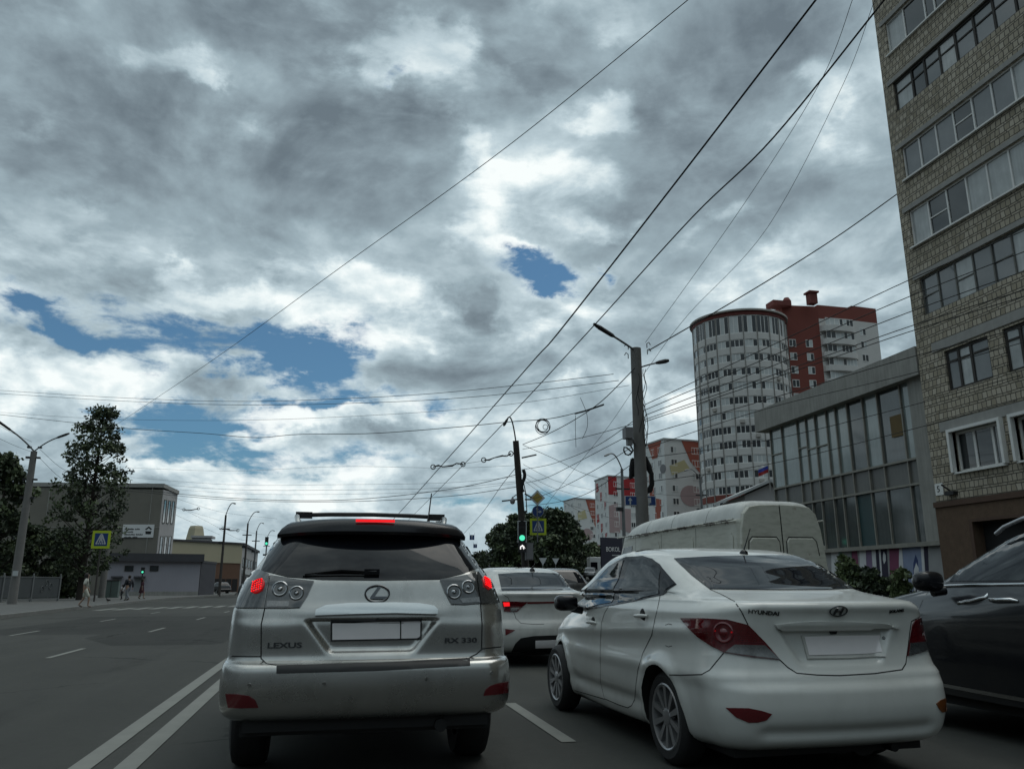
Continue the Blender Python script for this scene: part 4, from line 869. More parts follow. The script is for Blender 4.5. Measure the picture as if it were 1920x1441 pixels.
class Face:
    """local frame on a wall: origin, direction along the wall, outward normal"""
    def __init__(s, o, u, n): s.o = Vector(o); s.u = Vector(u).normalized(); s.n = Vector(n).normalized()
    def P(s, a, z, d=0.0): return Vector((s.o.x, s.o.y, 0)) + s.u * a + Vector((0, 0, z)) + s.n * d
    def bar(s, mb, a0, a1, z0, z1, d0, d1):
        p = [s.P(a, z, d) for a in (a0, a1) for z in (z0, z1) for d in (d0, d1)]
        return mb.add(p, [(0, 1, 3, 2), (4, 6, 7, 5), (0, 4, 5, 1), (2, 3, 7, 6), (0, 2, 6, 4), (1, 5, 7, 3)])
def wall_with_holes(mb, F, a0, a1, z0, z1, holes, depth=.22):
    us = sorted({a0, a1, *[h[0] for h in holes], *[h[1] for h in holes]}); zs = sorted({z0, z1, *[h[2] for h in holes], *[h[3] for h in holes]})
    us = [u for u in us if a0 <= u <= a1]; zs = [z for z in zs if z0 <= z <= z1]
    for ua, ub in zip(us[:-1], us[1:]):
        for za, zb in zip(zs[:-1], zs[1:]):
            cu, cz = (ua + ub) / 2, (za + zb) / 2
            if any(h[0] < cu < h[1] and h[2] < cz < h[3] for h in holes): continue
            mb.quad(F.P(ua, za), F.P(ub, za), F.P(ub, zb), F.P(ua, zb))
    for (ha, hb, hc, hd) in holes:
        q = [(ha, hc), (hb, hc), (hb, hd), (ha, hd)]
        for i in range(4):
            a, b = q[i], q[(i + 1) % 4]; mb.quad(F.P(*a), F.P(*b), F.P(*b, -depth), F.P(*a, -depth))
def window(F, parent, a0, a1, z0, z1, cols, frame, d=-.12, fw=.05, panes=None, transom=(), pm_=None, th=.06, sill=None):
    """framed window; cols = relative widths of the lights, transom = {light: height fraction}"""
    mb = MB(); F.bar(mb, a0, a1, z0, z0 + fw, d, d + th); F.bar(mb, a0, a1, z1 - fw, z1, d, d + th)
    F.bar(mb, a0, a0 + fw, z0 + fw, z1 - fw, d, d + th); F.bar(mb, a1 - fw, a1, z0 + fw, z1 - fw, d, d + th)
    tot = sum(cols); x = a0; g = MB()
    for i, c in enumerate(cols):
        x2 = x + (a1 - a0) * c / tot
        if i < len(cols) - 1: F.bar(mb, x2 - fw * .6, x2 + fw * .6, z0 + fw, z1 - fw, d - .004, d + th - .004)
        if i in transom:
            zt = z0 + (z1 - z0) * transom[i]; F.bar(mb, x + fw * .9, x2 - fw * .9, zt - fw * .4, zt + fw * .4, d + .004, d + th - .008)
        g.mat(panes[i] if panes else rng.choice([0, 0, 1, 2])); tl_ = rng.normal(0, .006)
        g.quad(F.P(x + fw * .3, z0 + fw * .3, d + .02 + tl_), F.P(x2 - fw * .3, z0 + fw * .3, d + .02 - tl_), F.P(x2 - fw * .3, z1 - fw * .3, d + .02 - tl_), F.P(x + fw * .3, z1 - fw * .3, d + .02 + tl_)); x = x2
    w = mb.build('window', frame, parent); g.build('pane', pm_ or PANES, w, fix=False)
    if sill: mb = MB(); F.bar(mb, a0 - .05, a1 + .05, z0 - .06, z0 - .004, -.05, .10); mb.build('sill', sill, w)
    return w

# --- cream block apartment house at the right edge: facade along the street, far corner at YC
XB, YC = 20.0, 23.6
B = empty('apartment_block', (XB, YC, 0)); tag(B, 'tall cream brick apartment block with glazed balconies along the right edge', 'building')
B.location = (0, 0, 0)
F = Face((XB, YC, 0), (0, -1, 0), (-1, 0, 0))
def fy(px, py): p = atX(px, py, XB); return YC - p.y, p.z
L1 = 48.0
rows = []
def rect(tl_, bl_, a1): (a, zt), (b, zb) = fy(*tl_), fy(*bl_); return ((a + b) / 2, a1, zb, zt)
r1 = rect((1659, 45), (1666, 105), 3.95); r2 = rect((1674, 157), (1680, 212), 6.9); r3 = rect((1690, 278), (1697, 338), 6.35); r4 = rect((1704, 396), (1711, 464), 6.7); r5 = rect((1723, 523), (1733, 592), 6.9)
w6 = rect((1767, 660), (1782, 733), fy(1857, 670)[0]); w6b = (fy(1885, 660)[0], fy(1885, 660)[0] + 2.0, w6[2], w6[3]); w7 = rect((1784, 811), (1796, 885), fy(1882, 830)[0]); w7b = (fy(1907, 820)[0], fy(1907, 820)[0] + 2.0, w7[2], w7[3])
holes = [r1, r2, r3, r4, r5, w6, w6b, w7, w7b]
for r in (r1, r3, r5): holes.append((r[1] + 1.6, r[1] + 3.4, r[2] + .1, r[3]))
zbase = fy(1749, 944)[1]
mb = MB(); wall_with_holes(mb, F, 0, L1, zbase, 29.5, holes); mb.quad(F.P(0, 0), F.P(0, 29.5), F.P(0, 29.5, -13), F.P(0, 0, -13)); mb.quad(F.P(L1, 0), F.P(L1, 29.5), F.P(L1, 29.5, -13), F.P(L1, 0, -13)); mb.quad(F.P(0, 0, -13), F.P(L1, 0, -13), F.P(L1, 29.5, -13), F.P(0, 29.5, -13))
mb.build('wall', M['tiles'], B)
mb = MB(); F.bar(mb, -.2, L1 + .2, 29.5, 29.9, -13.2, .25); mb.build('roof', M['concrete_dark'], B)
mb = MB(); bw = (fy(1827, 978)[0], fy(1827, 978)[0] + 2.6, .35, fy(1827, 978)[1]); wall_with_holes(mb, Face((XB - .06, YC + .02, 0), F.u, F.n), 0, L1, -.2, zbase - .02, [bw], .5); mb.build('plinth', M['brown_stucco'], B)
mb = MB(); F.bar(mb, -.03, L1, zbase - .16, zbase + .02, -.05, .12); F.bar(mb, bw[0] - .14, bw[1], bw[3] + .0, bw[3] + .09, .062, .10); F.bar(mb, bw[0] - .14, bw[0], bw[2], bw[3], .062, .10); mb.build('cornice', M['brown_trim'], B)
mb = MB(); mb.quad(F.P(bw[0], bw[2], -.3), F.P(bw[1], bw[2], -.3), F.P(bw[1], bw[3], -.3), F.P(bw[0], bw[3], -.3)); mb.build('basement_opening', M['interior'], B)
mb = MB()
for r in (r1, r2, r3, r4, r5): F.bar(mb, r[0] - .25, r[1] + .3, r[3] + .02, r[3] + .20, -.02, .05)
for r in (w6, w7): F.bar(mb, r[0] - .5, r[1] + 3.2, r[3] + .10, r[3] + .42, -.02, .03)
mb.build('lintel', M['concrete'], B)
window(F, B, *r1, [1, 1.15, .5, 1.1], M['win_white'], panes=[2, 0, 0, 0], sill=M['win_white'])
window(F, B, *r2, [1.1, .8, .9, .9, 1, 1, 1, 1], M['win_dark'], panes=[2, 0, 1, 2, 1, 1, 1, 0], transom={k: .62 for k in range(8)}, fw=.07)
window(F, B, *r3, [1] * 7, M['win_white'], panes=[1, 1, 1, 0, 1, 1, 2], transom={3: .55}, sill=M['win_white'])
window(F, B, *r4, [1] * 7, M['win_white'], panes=[2, 0, 0, 2, 2, 2, 2], transom={1: .5}, sill=M['win_white'])
window(F, B, *r5, [1] * 8, M['win_old'], panes=[1, 1, 2, 1, 1, 2, 1, 1], transom={k: .5 for k in range(0, 8, 2)})
window(F, B, *w6, [.8, .8, 1.2], M['win_dark'], panes=[1, 2, 1], transom={0: .72, 1: .72, 2: .72}, fw=.08); window(F, B, *w6b, [.8, .8, 1.2], M['win_dark'], panes=[2, 1, 1], transom={0: .72}, fw=.08)
for q in (w7, w7b):
    w_ = window(F, B, *q, [1, 1, .7], M['win_white'], d=-.2, panes=[0, 0, 1], fw=.08, sill=M['win_white'])
    mb = MB(); F.bar(mb, q[0] - .10, q[1] + .10, q[3], q[3] + .10, -.1, .16); F.bar(mb, q[0] - .10, q[0], q[2], q[3], -.1, .16); F.bar(mb, q[1], q[1] + .10, q[2], q[3], -.1, .16); mb.build('surround', M['win_white'], w_)
for h in holes[9:]: window(F, B, *h, [1, 1], M['win_white'])
a, z = fy(1761, 917); mb = MB(); F.bar(mb, a - .16, a + .20, z - .20, z + .20, .0, .03); hp = mb.build('house_number_plate', M['win_white'], B)
text_mesh('house_number', '5', .3, M['black_plastic'], hp, Matrix.Translation(F.P(a, z, .034)) @ Matrix(((0, 0, -1, 0), (-1, 0, 0, 0), (0, 1, 0, 0), (0, 0, 0, 1))), .004)
a, z = fy(1787, 920); mb = MB(); F.bar(mb, a - .2, a + .2, z - .14, z - .02, 0, .18); mb.tube([F.P(a, z, .1), F.P(a - .15, z + .22, .3)], .03, 6); mb.build('wall_lamp', M['black_plastic'], B)

# --- derelict glazed pavilion next to it
XG = 20.3
Gb = empty('glazed_pavilion', (0, 0, 0)); tag(Gb, 'derelict two storey glass fronted building with grey concrete fascia beside the brick block', 'building')
yL = atX(1450, 900, XG).y; F2 = Face((XG, yL, 0), (0, -1, 0), (-1, 0, 0)); LG = yL - YC - .05
def gy(px, py): p = atX(px, py, XG); return yL - p.y, p.z
z_top = (atX(1425, 760, XG - .6).z + atX(1705, 650, XG - .6).z) / 2; z_fb = z_top - .92; z_s1 = 5.62; z_s0 = 4.72; z_p = (gy(1740, 1022)[1] + gy(1560, 1027)[1]) / 2
M['dusty_glass'] = pm('dusty_glass', (.21, .25, .245), .10, 0, .55, .55, spec=1.0, streak=.30)
M['dusty_glass2'] = pm('dark_dusty_glass', (.065, .075, .075), .08, 0, .7, .7, spec=.9, streak=.35)
M['spandrel'] = pm('grey_spandrel_glass', (.12, .12, .113), .35, 0, .4, 1.0, streak=.25)
M['mullion'] = pm('stained_aluminium', (.24, .23, .20), .6, .2, .3, 3, streak=.2)
M['board'] = pm('fibreboard', (.13, .088, .035), .85, 0, .2, 3)
M['teal_drape'] = pm('teal_drape', (.02, .052, .055), .5, 0, .3, 2)
mb = MB(); F2.bar(mb, -.75, LG - .02, z_fb - .12, z_top, -9, .32); mb.build('fascia', M['concrete_dark'], Gb)
mb = MB(); F2.bar(mb, .05, LG, 0, z_fb - .124, -8.8, -.25); mb.build('wall', M['interior'], Gb)
mb = MB(); F2.bar(mb, LG - .95, LG, z_p - .1, z_fb - .122, -.2, .06); mb.build('side_pier', M['concrete_dark'], Gb)
E_ = LG - .95
def gl_panel(name, a0, a1, z0, z1, m, d=-.08): mb = MB(); F2.bar(mb, a0, a1, z0, z1, d - .02, d); return mb.build(name, m, Gb)
edges = [0, .95, 1.05, 2.3, 2.6, 3.4, 4.4, 4.95, 5.0, 5.9, 6.6, 7.6, 8.2, 8.75, 9.25, E_]
e2 = sorted({0.0, 1.0, 2.3, 3.0, 3.7, 4.55, 5.2, 6.0, 7.0, 7.9, E_ - .55, E_}); 
def bay(z0, z1, eds, mats):
    for i, (a, b) in enumerate(zip(eds[:-1], eds[1:])): gl_panel('glazing', a + .03, b - .03, z0, z1, mats[i % len(mats)], -.08 + rng.normal(0, .008))
bay(z_s1, z_fb - .13, e2, [M['dusty_glass'], M['dusty_glass'], M['dusty_glass'], M['dusty_glass'], M['dusty_glass'], M['dusty_glass'], M['dusty_glass'], M['dusty_glass2'], M['dusty_glass'], M['dusty_glass2']])
bay(z_p + .05, z_s0, e2, [M['dusty_glass2'], M['dusty_glass2'], M['dusty_glass2'], M['dusty_glass2'], M['dusty_glass2'], M['dusty_glass2'], M['dusty_glass2'], M['teal_drape'], M['dusty_glass2']])
bay(z_s0 + .04, z_s1 - .04, [0, 1.0, 3.0, 4.55, 5.2, 7.9, E_ - .55, E_], [M['spandrel']])
mb = MB()
for a in e2: F2.bar(mb, a - .03, a + .03, z_p + .05, z_fb - .125, -.12, .0)
for z in (z_s0, z_s1): F2.bar(mb, 0, E_, z - .04, z + .04, -.14, .03)
for (i, z) in ((2, z_s1 + 1.55), (3, z_s1 + 1.4), (0, z_s1 + 1.6), (4, z_s1 + 1.4)): F2.bar(mb, e2[i] + .03, e2[i + 1] - .03, z - .025, z + .025, -.1, -.01)
mb.build('mullion_frame', M['mullion'], Gb)
gl_panel('boarded_panel', E_ - 1.25, E_ - .62, z_s1 + .95, z_s1 + 1.75, M['board'], -.03)
mb = MB(); F2.bar(mb, -.1, LG - .1, z_p - .10, z_p + .05, -.2, .16); mb.build('window_ledge', M['mullion'], Gb)
mb = MB(); F2.bar(mb, 0, LG, -.2, z_p - .1, -.3, -.02); mb.build('plinth', pm('plinth_paint', (.30, .30, .30), .8, 0, .25, 2), Gb)
# street art painted on the plinth
art = {'white': (.62, .62, .63), 'maroon': (.19, .05, .10), 'slate': (.24, .28, .40), 'dark': (.03, .025, .05), 'teal': (.16, .25, .23), 'plum': (.20, .14, .23), 'navy': (.04, .06, .16)}
AM = {k: pm('mural_' + k, v, .85, 0, .22, 3) for k, v in art.items()}
mu = MB(); mi = list(AM.values()); ix = {k: i for i, k in enumerate(AM)}
def cm(*q): return [(1540 + x / 7.385, 1000 + (y if y < 540 else y + 420) / 7.385) for x, y in q]
def paint(col, pts, d):
    mu.mat(ix[col]); mu.prism([F2.P(*gy(*p), -.018 + d) for p in cm(*pts)], F2.n * .002)
paint('white', ((130, 250), (230, 245), (245, 640), (150, 640)), .0); paint('teal', ((232, 245), (285, 240), (300, 640), (245, 640)), .004); paint('teal', ((400, 238), (412, 236), (420, 600), (408, 600)), .004)
paint('maroon', ((412, 236), (490, 230), (520, 520), (430, 640)), .0); paint('white', ((520, 225), (610, 222), (640, 640), (560, 700)), .004); paint('plum', ((612, 222), (690, 217), (720, 640), (640, 660)), .0); paint('white', ((690, 217), (745, 215), (800, 700), (760, 760)), .004)
paint('dark', ((745, 215), (900, 205), (960, 740), (800, 760)), .0); paint('white', ((790, 212), (815, 212), (870, 700), (855, 720)), .004); paint('white', ((862, 245), (888, 300), (890, 370), (865, 420), (848, 360), (850, 290)), .006)
paint('maroon', ((935, 203), (1090, 195), (1060, 690), (960, 730)), .004); paint('white', ((1075, 195), (1110, 193), (1175, 560), (1165, 660), (1110, 680), (1070, 400)), .006); paint('slate', ((1115, 193), (1385, 180), (1440, 640), (1180, 660)), .004)
paint('navy', ((1300, 285), (1335, 370), (1355, 640), (1270, 640), (1270, 410)), .006); paint('white', ((1310, 400), (1345, 480), (1362, 640), (1275, 640), (1280, 500)), .008); paint('dark', ((1310, 510), (1330, 570), (1335, 640), (1298, 640)), .010)
paint('white', ((1372, 182), (1410, 180), (1465, 620), (1430, 630)), .006); paint('dark', ((1412, 180), (1470, 178), (1500, 560), (1468, 620)), .0)
mu.build('mural', mi, Gb)

# --- apartment tower: round glazed bay, brick red core, second bay
def flat(name, col, var=.12, sc=.25, rough=.8, **k): return pm(name, col, rough, 0, var, sc, **k)
M['t_grey'] = flat('tower_grey_panel', (.62, .61, .59)); M['t_rib'] = flat('tower_rib', (.26, .25, .235)); M['t_red'] = flat('tower_red_brick', (.20, .052, .038)); M['t_cap'] = flat('tower_cap', (.42, .40, .37)); M['t_dred'] = flat('tower_dark_red', (.16, .042, .034))
T = empty('apartment_tower', (0, 0, 0)); tag(T, 'round grey apartment tower with dark red core rising behind the glass fronted building', 'building')
TD = 165.0; tc = atD(1390, 700, TD); TR = TD / FPX * 86; tz = atD(1390, 569, TD - TR).z; ST = 2.86
tob = math.atan2(-tc.y, -tc.x)          # direction from the tower to the street
def cyl(mb, r0, r1, z0, z1, a0=0, a1=2 * math.pi, n=64):
    vs = []; 
    for k in range(n + 1):
        a = a0 + (a1 - a0) * k / n
        for r, z in ((r0, z0), (r1, z0), (r1, z1), (r0, z1)): vs.append((tc.x + r * math.cos(a), tc.y + r * math.sin(a), z))
    mb.add(vs, [(4 * k + i, 4 * k + (i + 1) % 4, 4 * k + 4 + (i + 1) % 4, 4 * k + 4 + i) for k in range(n) for i in range(4)])
nf = int((tz - 5.3) / ST); zf0 = tz - 1.3 - 3.6
mb = MB(); cyl(mb, .1, TR - .45, -1, tz - .5); mb.build('wall', M['t_grey'], T)
par = MB(); red = MB()
for k in range(nf + 1):
    z = zf0 - k * ST; (red if k in (11, 12) else par).__class__; cyl(red if k in (11, 12) else par, TR - .4, TR, z - 1.25, z)
par.build('parapet', M['t_grey'], T); red.build('red_parapet', M['t_red'], T)
mb = MB(); cyl(mb, TR - .5, TR + .05, tz - 1.15, tz - .35); mb.build('red_band', M['t_dred'], T); mb = MB(); cyl(mb, .1, TR + .45, tz - .35, tz); mb.build('roof', M['t_cap'], T)
NS = 22; step = 2 * math.pi / NS; angs = [tob + (i + .35) * step for i in range(-5, 6)]
mb = MB()
for a in angs:
    e = Vector((math.cos(a), math.sin(a), 0)); mb.box(tc + e * (TR + .02) + Vector((0, 0, tz / 2 - .6 - tc.z)), (.22, .16, tz - 1.2), a)
mb.build('rib', M['t_rib'], T)
cnt = 0; rest = MB(); rest_g = MB()
M['far_frame'] = flat('far_window_frame', (.78, .78, .76), .05); M['far_pane'] = pm('far_pane', (.045, .05, .055), .08, 0, .5, .3, spec=.8); M['far_pane2'] = pm('far_pane_bright', (.55, .58, .58), .2, 0, .3, .4)
FP = [M['far_pane'], M['far_pane'], M['far_pane2']]
def far_window(F, a0, a1, z0, z1, parent, n=3, d=.0, fw=.13, solo=True):
    mb = MB() if solo else rest; g = MB() if solo else rest_g
    F.bar(mb, a0, a1, z0, z0 + fw, d - .06, d); F.bar(mb, a0, a1, z1 - fw, z1, d - .06, d)
    for k in range(n + 1): x = a0 + (a1 - a0) * k / n; F.bar(mb, max(a0, x - fw / 2), min(a1, x + fw / 2), z0 + fw, z1 - fw, d - .06, d - .003)
    for k in range(n):
        g.mat(int(rng.choice([0, 0, 1, 2, 2]))); xa, xb = a0 + (a1 - a0) * k / n, a0 + (a1 - a0) * (k + 1) / n
        g.quad(F.P(xa, z0, d - .03), F.P(xb, z0, d - .03), F.P(xb, z1, d - .03), F.P(xa, z1, d - .03))
    if solo: w = mb.build('window', M['far_frame'], parent); g.build('pane', FP, w, fix=False)
cells = []
for k in range(nf + 1):
    for i in range(10):
        a = (angs[i] + angs[i + 1]) / 2; cells.append((k, a))
for k, a in cells:
    e = Vector((math.cos(a), math.sin(a), 0)); hw = (TR - .1) * math.tan(step / 2) - .10; Fq = Face(tc + e * (TR - .12), (-math.sin(a), math.cos(a), 0), e)
    z1 = zf0 - k * ST - 1.27 if k else 0; vis = atD(0, 0, 1)
    if k == 0: far_window(Fq, -hw, hw, zf0 + .02, tz - 1.2, T, 3); cnt += 1; continue
    solo = cnt < 96; cnt += 1
    far_window(Fq, -hw, hw, zf0 - k * ST + .02, zf0 - k * ST + ST - 1.27, T, 3, solo=solo)
if rest.v:
    o = rest.build('window', M['far_frame'], T); tag(o, kind='stuff'); g_ = rest_g.build('pane', FP, o, fix=False)
for k, i in ((3, 7), (6, 4), (7, 5), (8, 8), (10, 5), (12, 6), (5, 2), (9, 1)):
    a = (angs[i] + angs[i + 1]) / 2; e = Vector((math.cos(a), math.sin(a), 0)); mb = MB(); mb.box(tc + e * (TR + .2) + Vector((0, 0, zf0 - k * ST - .55 - tc.z)), (.4, .85, .6), a); mb.build('air_conditioner', M['t_cap'], T)
# red core and second bay, set back to the right of the drum
def block(mb, p0, p1, dep, z0, z1):
    u = (p1 - p0); u.z = 0; n = Vector((u.y, -u.x, 0)).normalized(); 
    if n.dot(-p0) < 0: n = -n
    q = [p0, p1, p1 - n * dep, p0 - n * dep]; mb.prism([Vector((v.x, v.y, z0)) for v in q], (0, 0, z1 - z0)); return Face(p0, u, n), u.length
core0, core1 = atD(1477, 700, TD - 2), atD(1545, 700, TD - 1); zc1 = atD(1500, 560, TD - 2).z
mb = MB(); Fc, lc = block(mb, core0, core1, 14, -1, zc1); mb.build('brick_core', M['t_red'], T)
for k in range(10):
    for a in (1.6, lc - 2.6): far_window(Fc, a - .75, a + .75, zc1 - 9.0 - k * 2.86, zc1 - 7.4 - k * 2.86, T, 2, .06)
mb = MB(); c0 = atD(1522, 560, TD); mb.box((c0.x, c0.y, zc1 + .7), (1.6, 1.6, 2.4)); mb.box((c0.x, c0.y, zc1 + 1.95), (2.2, 2.2, .35)); mb.build('chimney', M['t_dred'], T)
c0 = atD(1475, 565, TD + 2); mb = MB(); mb.lathe([(.9, 0), (.9, 1.2), (.5, 1.9), (.05, 2.0)], (c0.x, c0.y, zc1 - .3), 'z', 12); mb.box((c0.x - 2, c0.y, zc1 - .1), (4, 3, 1.0)); mb.build('roof_vent', M['t_dred'], T)
c0 = atD(1450, 560, TD + 4); mb = MB(); mb.tube([(c0.x, c0.y, tz - .2), (c0.x, c0.y, tz + 4.4)], .06, 5); mb.tube([(c0.x - .9, c0.y, tz + 3.6), (c0.x + .9, c0.y, tz + 3.6)], .05, 5); mb.tube([(c0.x - .6, c0.y, tz + 2.6), (c0.x + .6, c0.y, tz + 2.6)], .05, 5); mb.build('roof_aerial', M['t_rib'], T)
w0, w1 = atD(1545, 700, TD - 1), atD(1610, 700, TD + 1); zc2 = atD(1580, 563, TD).z
mb = MB(); Fw, lw = block(mb, w0, w1, 12, -1, zc2 - 3.0); mb.build('wing_wall', M['t_grey'], T); mb = MB(); block(mb, w0, w1, 12.2, zc2 - 3.0, zc2); mb.build('red_parapet', M['t_red'], T)
pr = MB()
for k in range(12):
    z = zc2 - 3.0 - k * 2.86; far_window(Fw, .8, lw * .5, z - 1.65, z - .02, T, 3, 1.0); far_window(Fw, lw * .5 + .05, lw - .8, z - 1.65, z - .02, T, 4, 1.0); arc = [(lw * (.5 - .5 * math.cos(q)), 1.7 * math.sin(q) ** .8) for q in np.linspace(0, math.pi, 13)]
    pr.prism([Fw.P(a, z - 2.86, d) for a, d in arc] + [Fw.P(lw, z - 2.86, -.1), Fw.P(.1, z - 2.86, -.1)], (0, 0, 1.2))
pr.build('balcony_parapet', M['t_grey'], T)
s0, s1 = atD(1610, 700, TD + 1), atD(1656, 700, TD + 3); mb = MB(); Fs, ls = block(mb, s0, s1, 12, -1, zc2 - 2.8); mb.build('side_wall', M['t_grey'], T); mb = MB(); block(mb, s0, s1, 12.2, zc2 - 2.8, zc2 + .5); mb.build('red_parapet', M['t_red'], T)
for k in range(8): far_window(Fs, 1.4, 3.0, zc2 - 5.9 - k * 2.86, zc2 - 4.3 - k * 2.86, T, 2, .05)

# --- painted apartment houses
M['h_white'] = flat('house_pale_render', (.68, .69, .68), .08); M['h_grey'] = flat('house_grey_render', (.42, .44, .44)); M['h_orange'] = flat('house_orange_paint', (.36, .10, .066)); M['h_red'] = flat('house_red_paint', (.36, .022, .026)); M['h_mauve'] = flat('house_mauve_paint', (.42, .31, .31)); M['h_yellow'] = flat('house_yellow_paint', (.52, .47, .27)); M['h_dot'] = flat('house_dark_dot', (.2, .2, .21))
MUR = [M['h_orange'], M['h_red'], M['h_mauve'], M['h_yellow'], M['h_dot'], M['h_white']]
def house(label, pL, pC, pR, D, z1, sc, pats, nst):
    """two visible faces meeting at the corner pC (photo x); sc = photo scale of a storey"""
    H_ = empty('painted_house', (0, 0, 0)); tag(H_, label, 'building', 'painted apartment houses')
    L_, C_, R_ = atD(pL[0], 900, D + pL[1]), atD(pC[0], 900, D), atD(pR[0], 900, D + pR[1])
    mb = MB(); ce = (L_ + R_) / 2 - C_; far = C_ + ce * 2
    q = [L_, C_, R_, far]; mb.prism([Vector((v.x, v.y, -1)) for v in q], (0, 0, z1 + 1)); mb.build('wall', M['h_white'], H_)
    mb = MB(); mb.prism([Vector((v.x, v.y, z1)) + (v - (L_ + R_) / 2).normalized() * .25 * Vector((1, 1, 0)) for v in q], (0, 0, .35)); mb.build('roof', M['h_grey'], H_)
    out = []
    for (p, r) in ((L_, C_), (C_, R_)):
        u = r - p; u.z = 0; n = Vector((u.y, -u.x, 0)).normalized()
        if n.dot(-Vector((p.x, p.y, 0))) < 0: n = -n
        out.append((Face(p, u, n), u.length))
    for (fi, col, pts, d) in pats:
        Fq, ln = out[fi]; mu = MB(); mu.prism([Fq.P(a * ln, z1 - z, d) for a, z in pts], Fq.n * .03); mu.build('painted_shape', MUR[col], H_)
    Fl, ll = out[0]; Fr, lr = out[1]
    for k in range(nst):
        z = z1 - 2.9 - k * sc
        for a in (.18, .5, .8): far_window(Fl, a * ll - .7, a * ll + .7, z, z + 1.5, H_, 2, .08)
        far_window(Fr, lr * .16 - .2, lr * .16 + 1.3, z, z + 1.5, H_, 2, .08); far_window(Fr, lr * .62, lr * .62 + 2.2, z, z + 1.5, H_, 3, .08)
    return H_
def circ(c, z, r, n=18, k=1.0): return [(c + r * k * math.cos(2 * math.pi * i / n), z + r * math.sin(2 * math.pi * i / n)) for i in range(n)]
zz = atD(1265, 820, 175).z
house('white apartment house with orange triangle and yellow patch left of the round tower', (1205, 10), (1248, 0), (1330, 4), 175, zz, 2.85,
      [(1, 0, ((.40, 0), (1.0, 0), (1.0, 8.6), (.92, 8.6), (.58, 4.6)), .04), (1, 3, ((.10, 5.8), (.44, 4.3), (.56, 6.2), (.14, 7.9)), .045), (1, 2, circ(.55, 12.2, 2.3, k=1 / 9.6), .04), (0, 0, ((.30, 0), (.9, 0), (.7, 3.6), (.48, 3.6)), .04), (0, 4, circ(.92, 6.4, 1.0, k=1 / 8), .05), (0, 0, ((.3, 7), (.5, 7), (.5, 12), (.3, 12)), .04), (0, 0, ((.55, 12.5), (.8, 13), (.7, 18), (.5, 17)), .04)], 8)
zz = atD(1150, 892, 230).z
house('white apartment house with dark red pattern behind the arrow sign on the concrete pole', (1115, 12), (1140, 0), (1205, 6), 230, zz, 2.85,
      [(1, 1, ((.0, 0), (.24, 0), (.24, 5.2), (.0, 5.2)), .04), (1, 1, ((.36, 1.0), (.62, 0), (.95, 0), (.80, 5.0), (.45, 8.2)), .04), (1, 2, ((.0, 8.5), (.24, 7.5), (.30, 16), (.0, 16)), .04), (1, 2, ((.30, 9.0), (.62, 9.0), (.6, 16), (.3, 15)), .045), (1, 4, circ(.62, 20.5, 1.5, k=1 / 10), .05), (1, 1, circ(.36, 22, 2.2, k=1 / 10), .05)] +
      [(0, 1, ((.1 + .3 * (k % 3), 1 + k * 3.0), (.25 + .3 * (k % 3), 1 + k * 3.0), (.3 + .2 * (k % 3), 3.2 + k * 3.0), (.12 + .3 * (k % 3), 3.6 + k * 3.0)), .04) for k in range(8)], 9)
zz = atD(1085, 935, 300).z
house('small pale apartment house with orange corner, farthest left of the painted houses', (1056, 12), (1076, 0), (1122, 6), 300, zz, 2.85,
      [(1, 0, ((.45, 0), (1.0, 0), (1.0, 10.5), (.85, 10.5), (.62, 5.5)), .04), (1, 3, ((.12, 5.2), (.42, 4.0), (.5, 7.0), (.14, 8.0)), .045), (1, 2, circ(.5, 13, 2.2, k=1 / 9.5), .04)], 9)
BB = empty('billboard', (0, 0, 0)); tag(BB, 'dark navy advertising hoarding with white lettering behind the old van', 'billboard')
p0, p1 = atD(1128, 1060, 105), atD(1172, 1060, 108); z0 = 2.2; zt = atD(1128, 1006, 105).z; u = (p1 - p0); n = Vector((u.y, -u.x, 0)).normalized(); n = n if n.y < 0 else -n; FB = Face(p0, u, n)
mb = MB(); FB.bar(mb, 0, u.length, z0, zt, -.15, 0); mb.build('panel', pm('navy_hoarding', (.018, .018, .034), .6, 0, .15, 2), BB)
mb = MB(); FB.bar(mb, .5, .75, 0, z0, -.4, -.15); FB.bar(mb, u.length - .75, u.length - .5, 0, z0, -.4, -.15); mb.build('support', M['concrete_dark'], BB)
rx = FB.u; Mt = Matrix(((rx.x, 0, n.x, 0), (rx.y, 0, n.y, 0), (rx.z, 1, n.z, 0), (0, 0, 0, 1)))
text_mesh('lettering', 'BOKOL', .85, M['h_white'], BB, Matrix.Translation(FB.P(u.length * .50, zt - 1.55, .02)) @ Mt, .01)
mb = MB(); FB.bar(mb, u.length * .45, u.length * .8, zt - 2.36, zt - 2.24, 0, .02); mb.build('small_lettering', M['h_grey'], BB)

# --- left side of the street
M['school_brown'] = flat('school_brown_panel', (.18, .17, .145), .2, .5, streak=.1); M['school_pale'] = flat('school_pale_panel', (.38, .37, .37), .15, .4); M['lilac'] = flat('lilac_wall', (.31, .30, .335), .10, .5, streak=.06); M['roof_dark'] = flat('dark_roof_edge', (.055, .055, .062), .2, .6); M['beige'] = flat('beige_wall', (.40, .365, .26), .12, .3); M['rustwall'] = flat('brown_lower_wall', (.13, .07, .045), .2, .4)
S = empty('school_building', (0, 0, 0)); tag(S, 'three storey brown panel building behind the tall tree on the left', 'building')
C0 = atD(297, 1000, 100); A0 = atD(-120, 1000, 96); E0 = atD(325, 1000, 108); zs = atD(297, 915, 100).z
Fa = Face(A0, C0 - A0, Vector((C0.y - A0.y, -(C0.x - A0.x), 0))); 
if Fa.n.dot(-Vector((C0.x, C0.y, 0))) < 0: Fa = Face(A0, C0 - A0, -Fa.n)
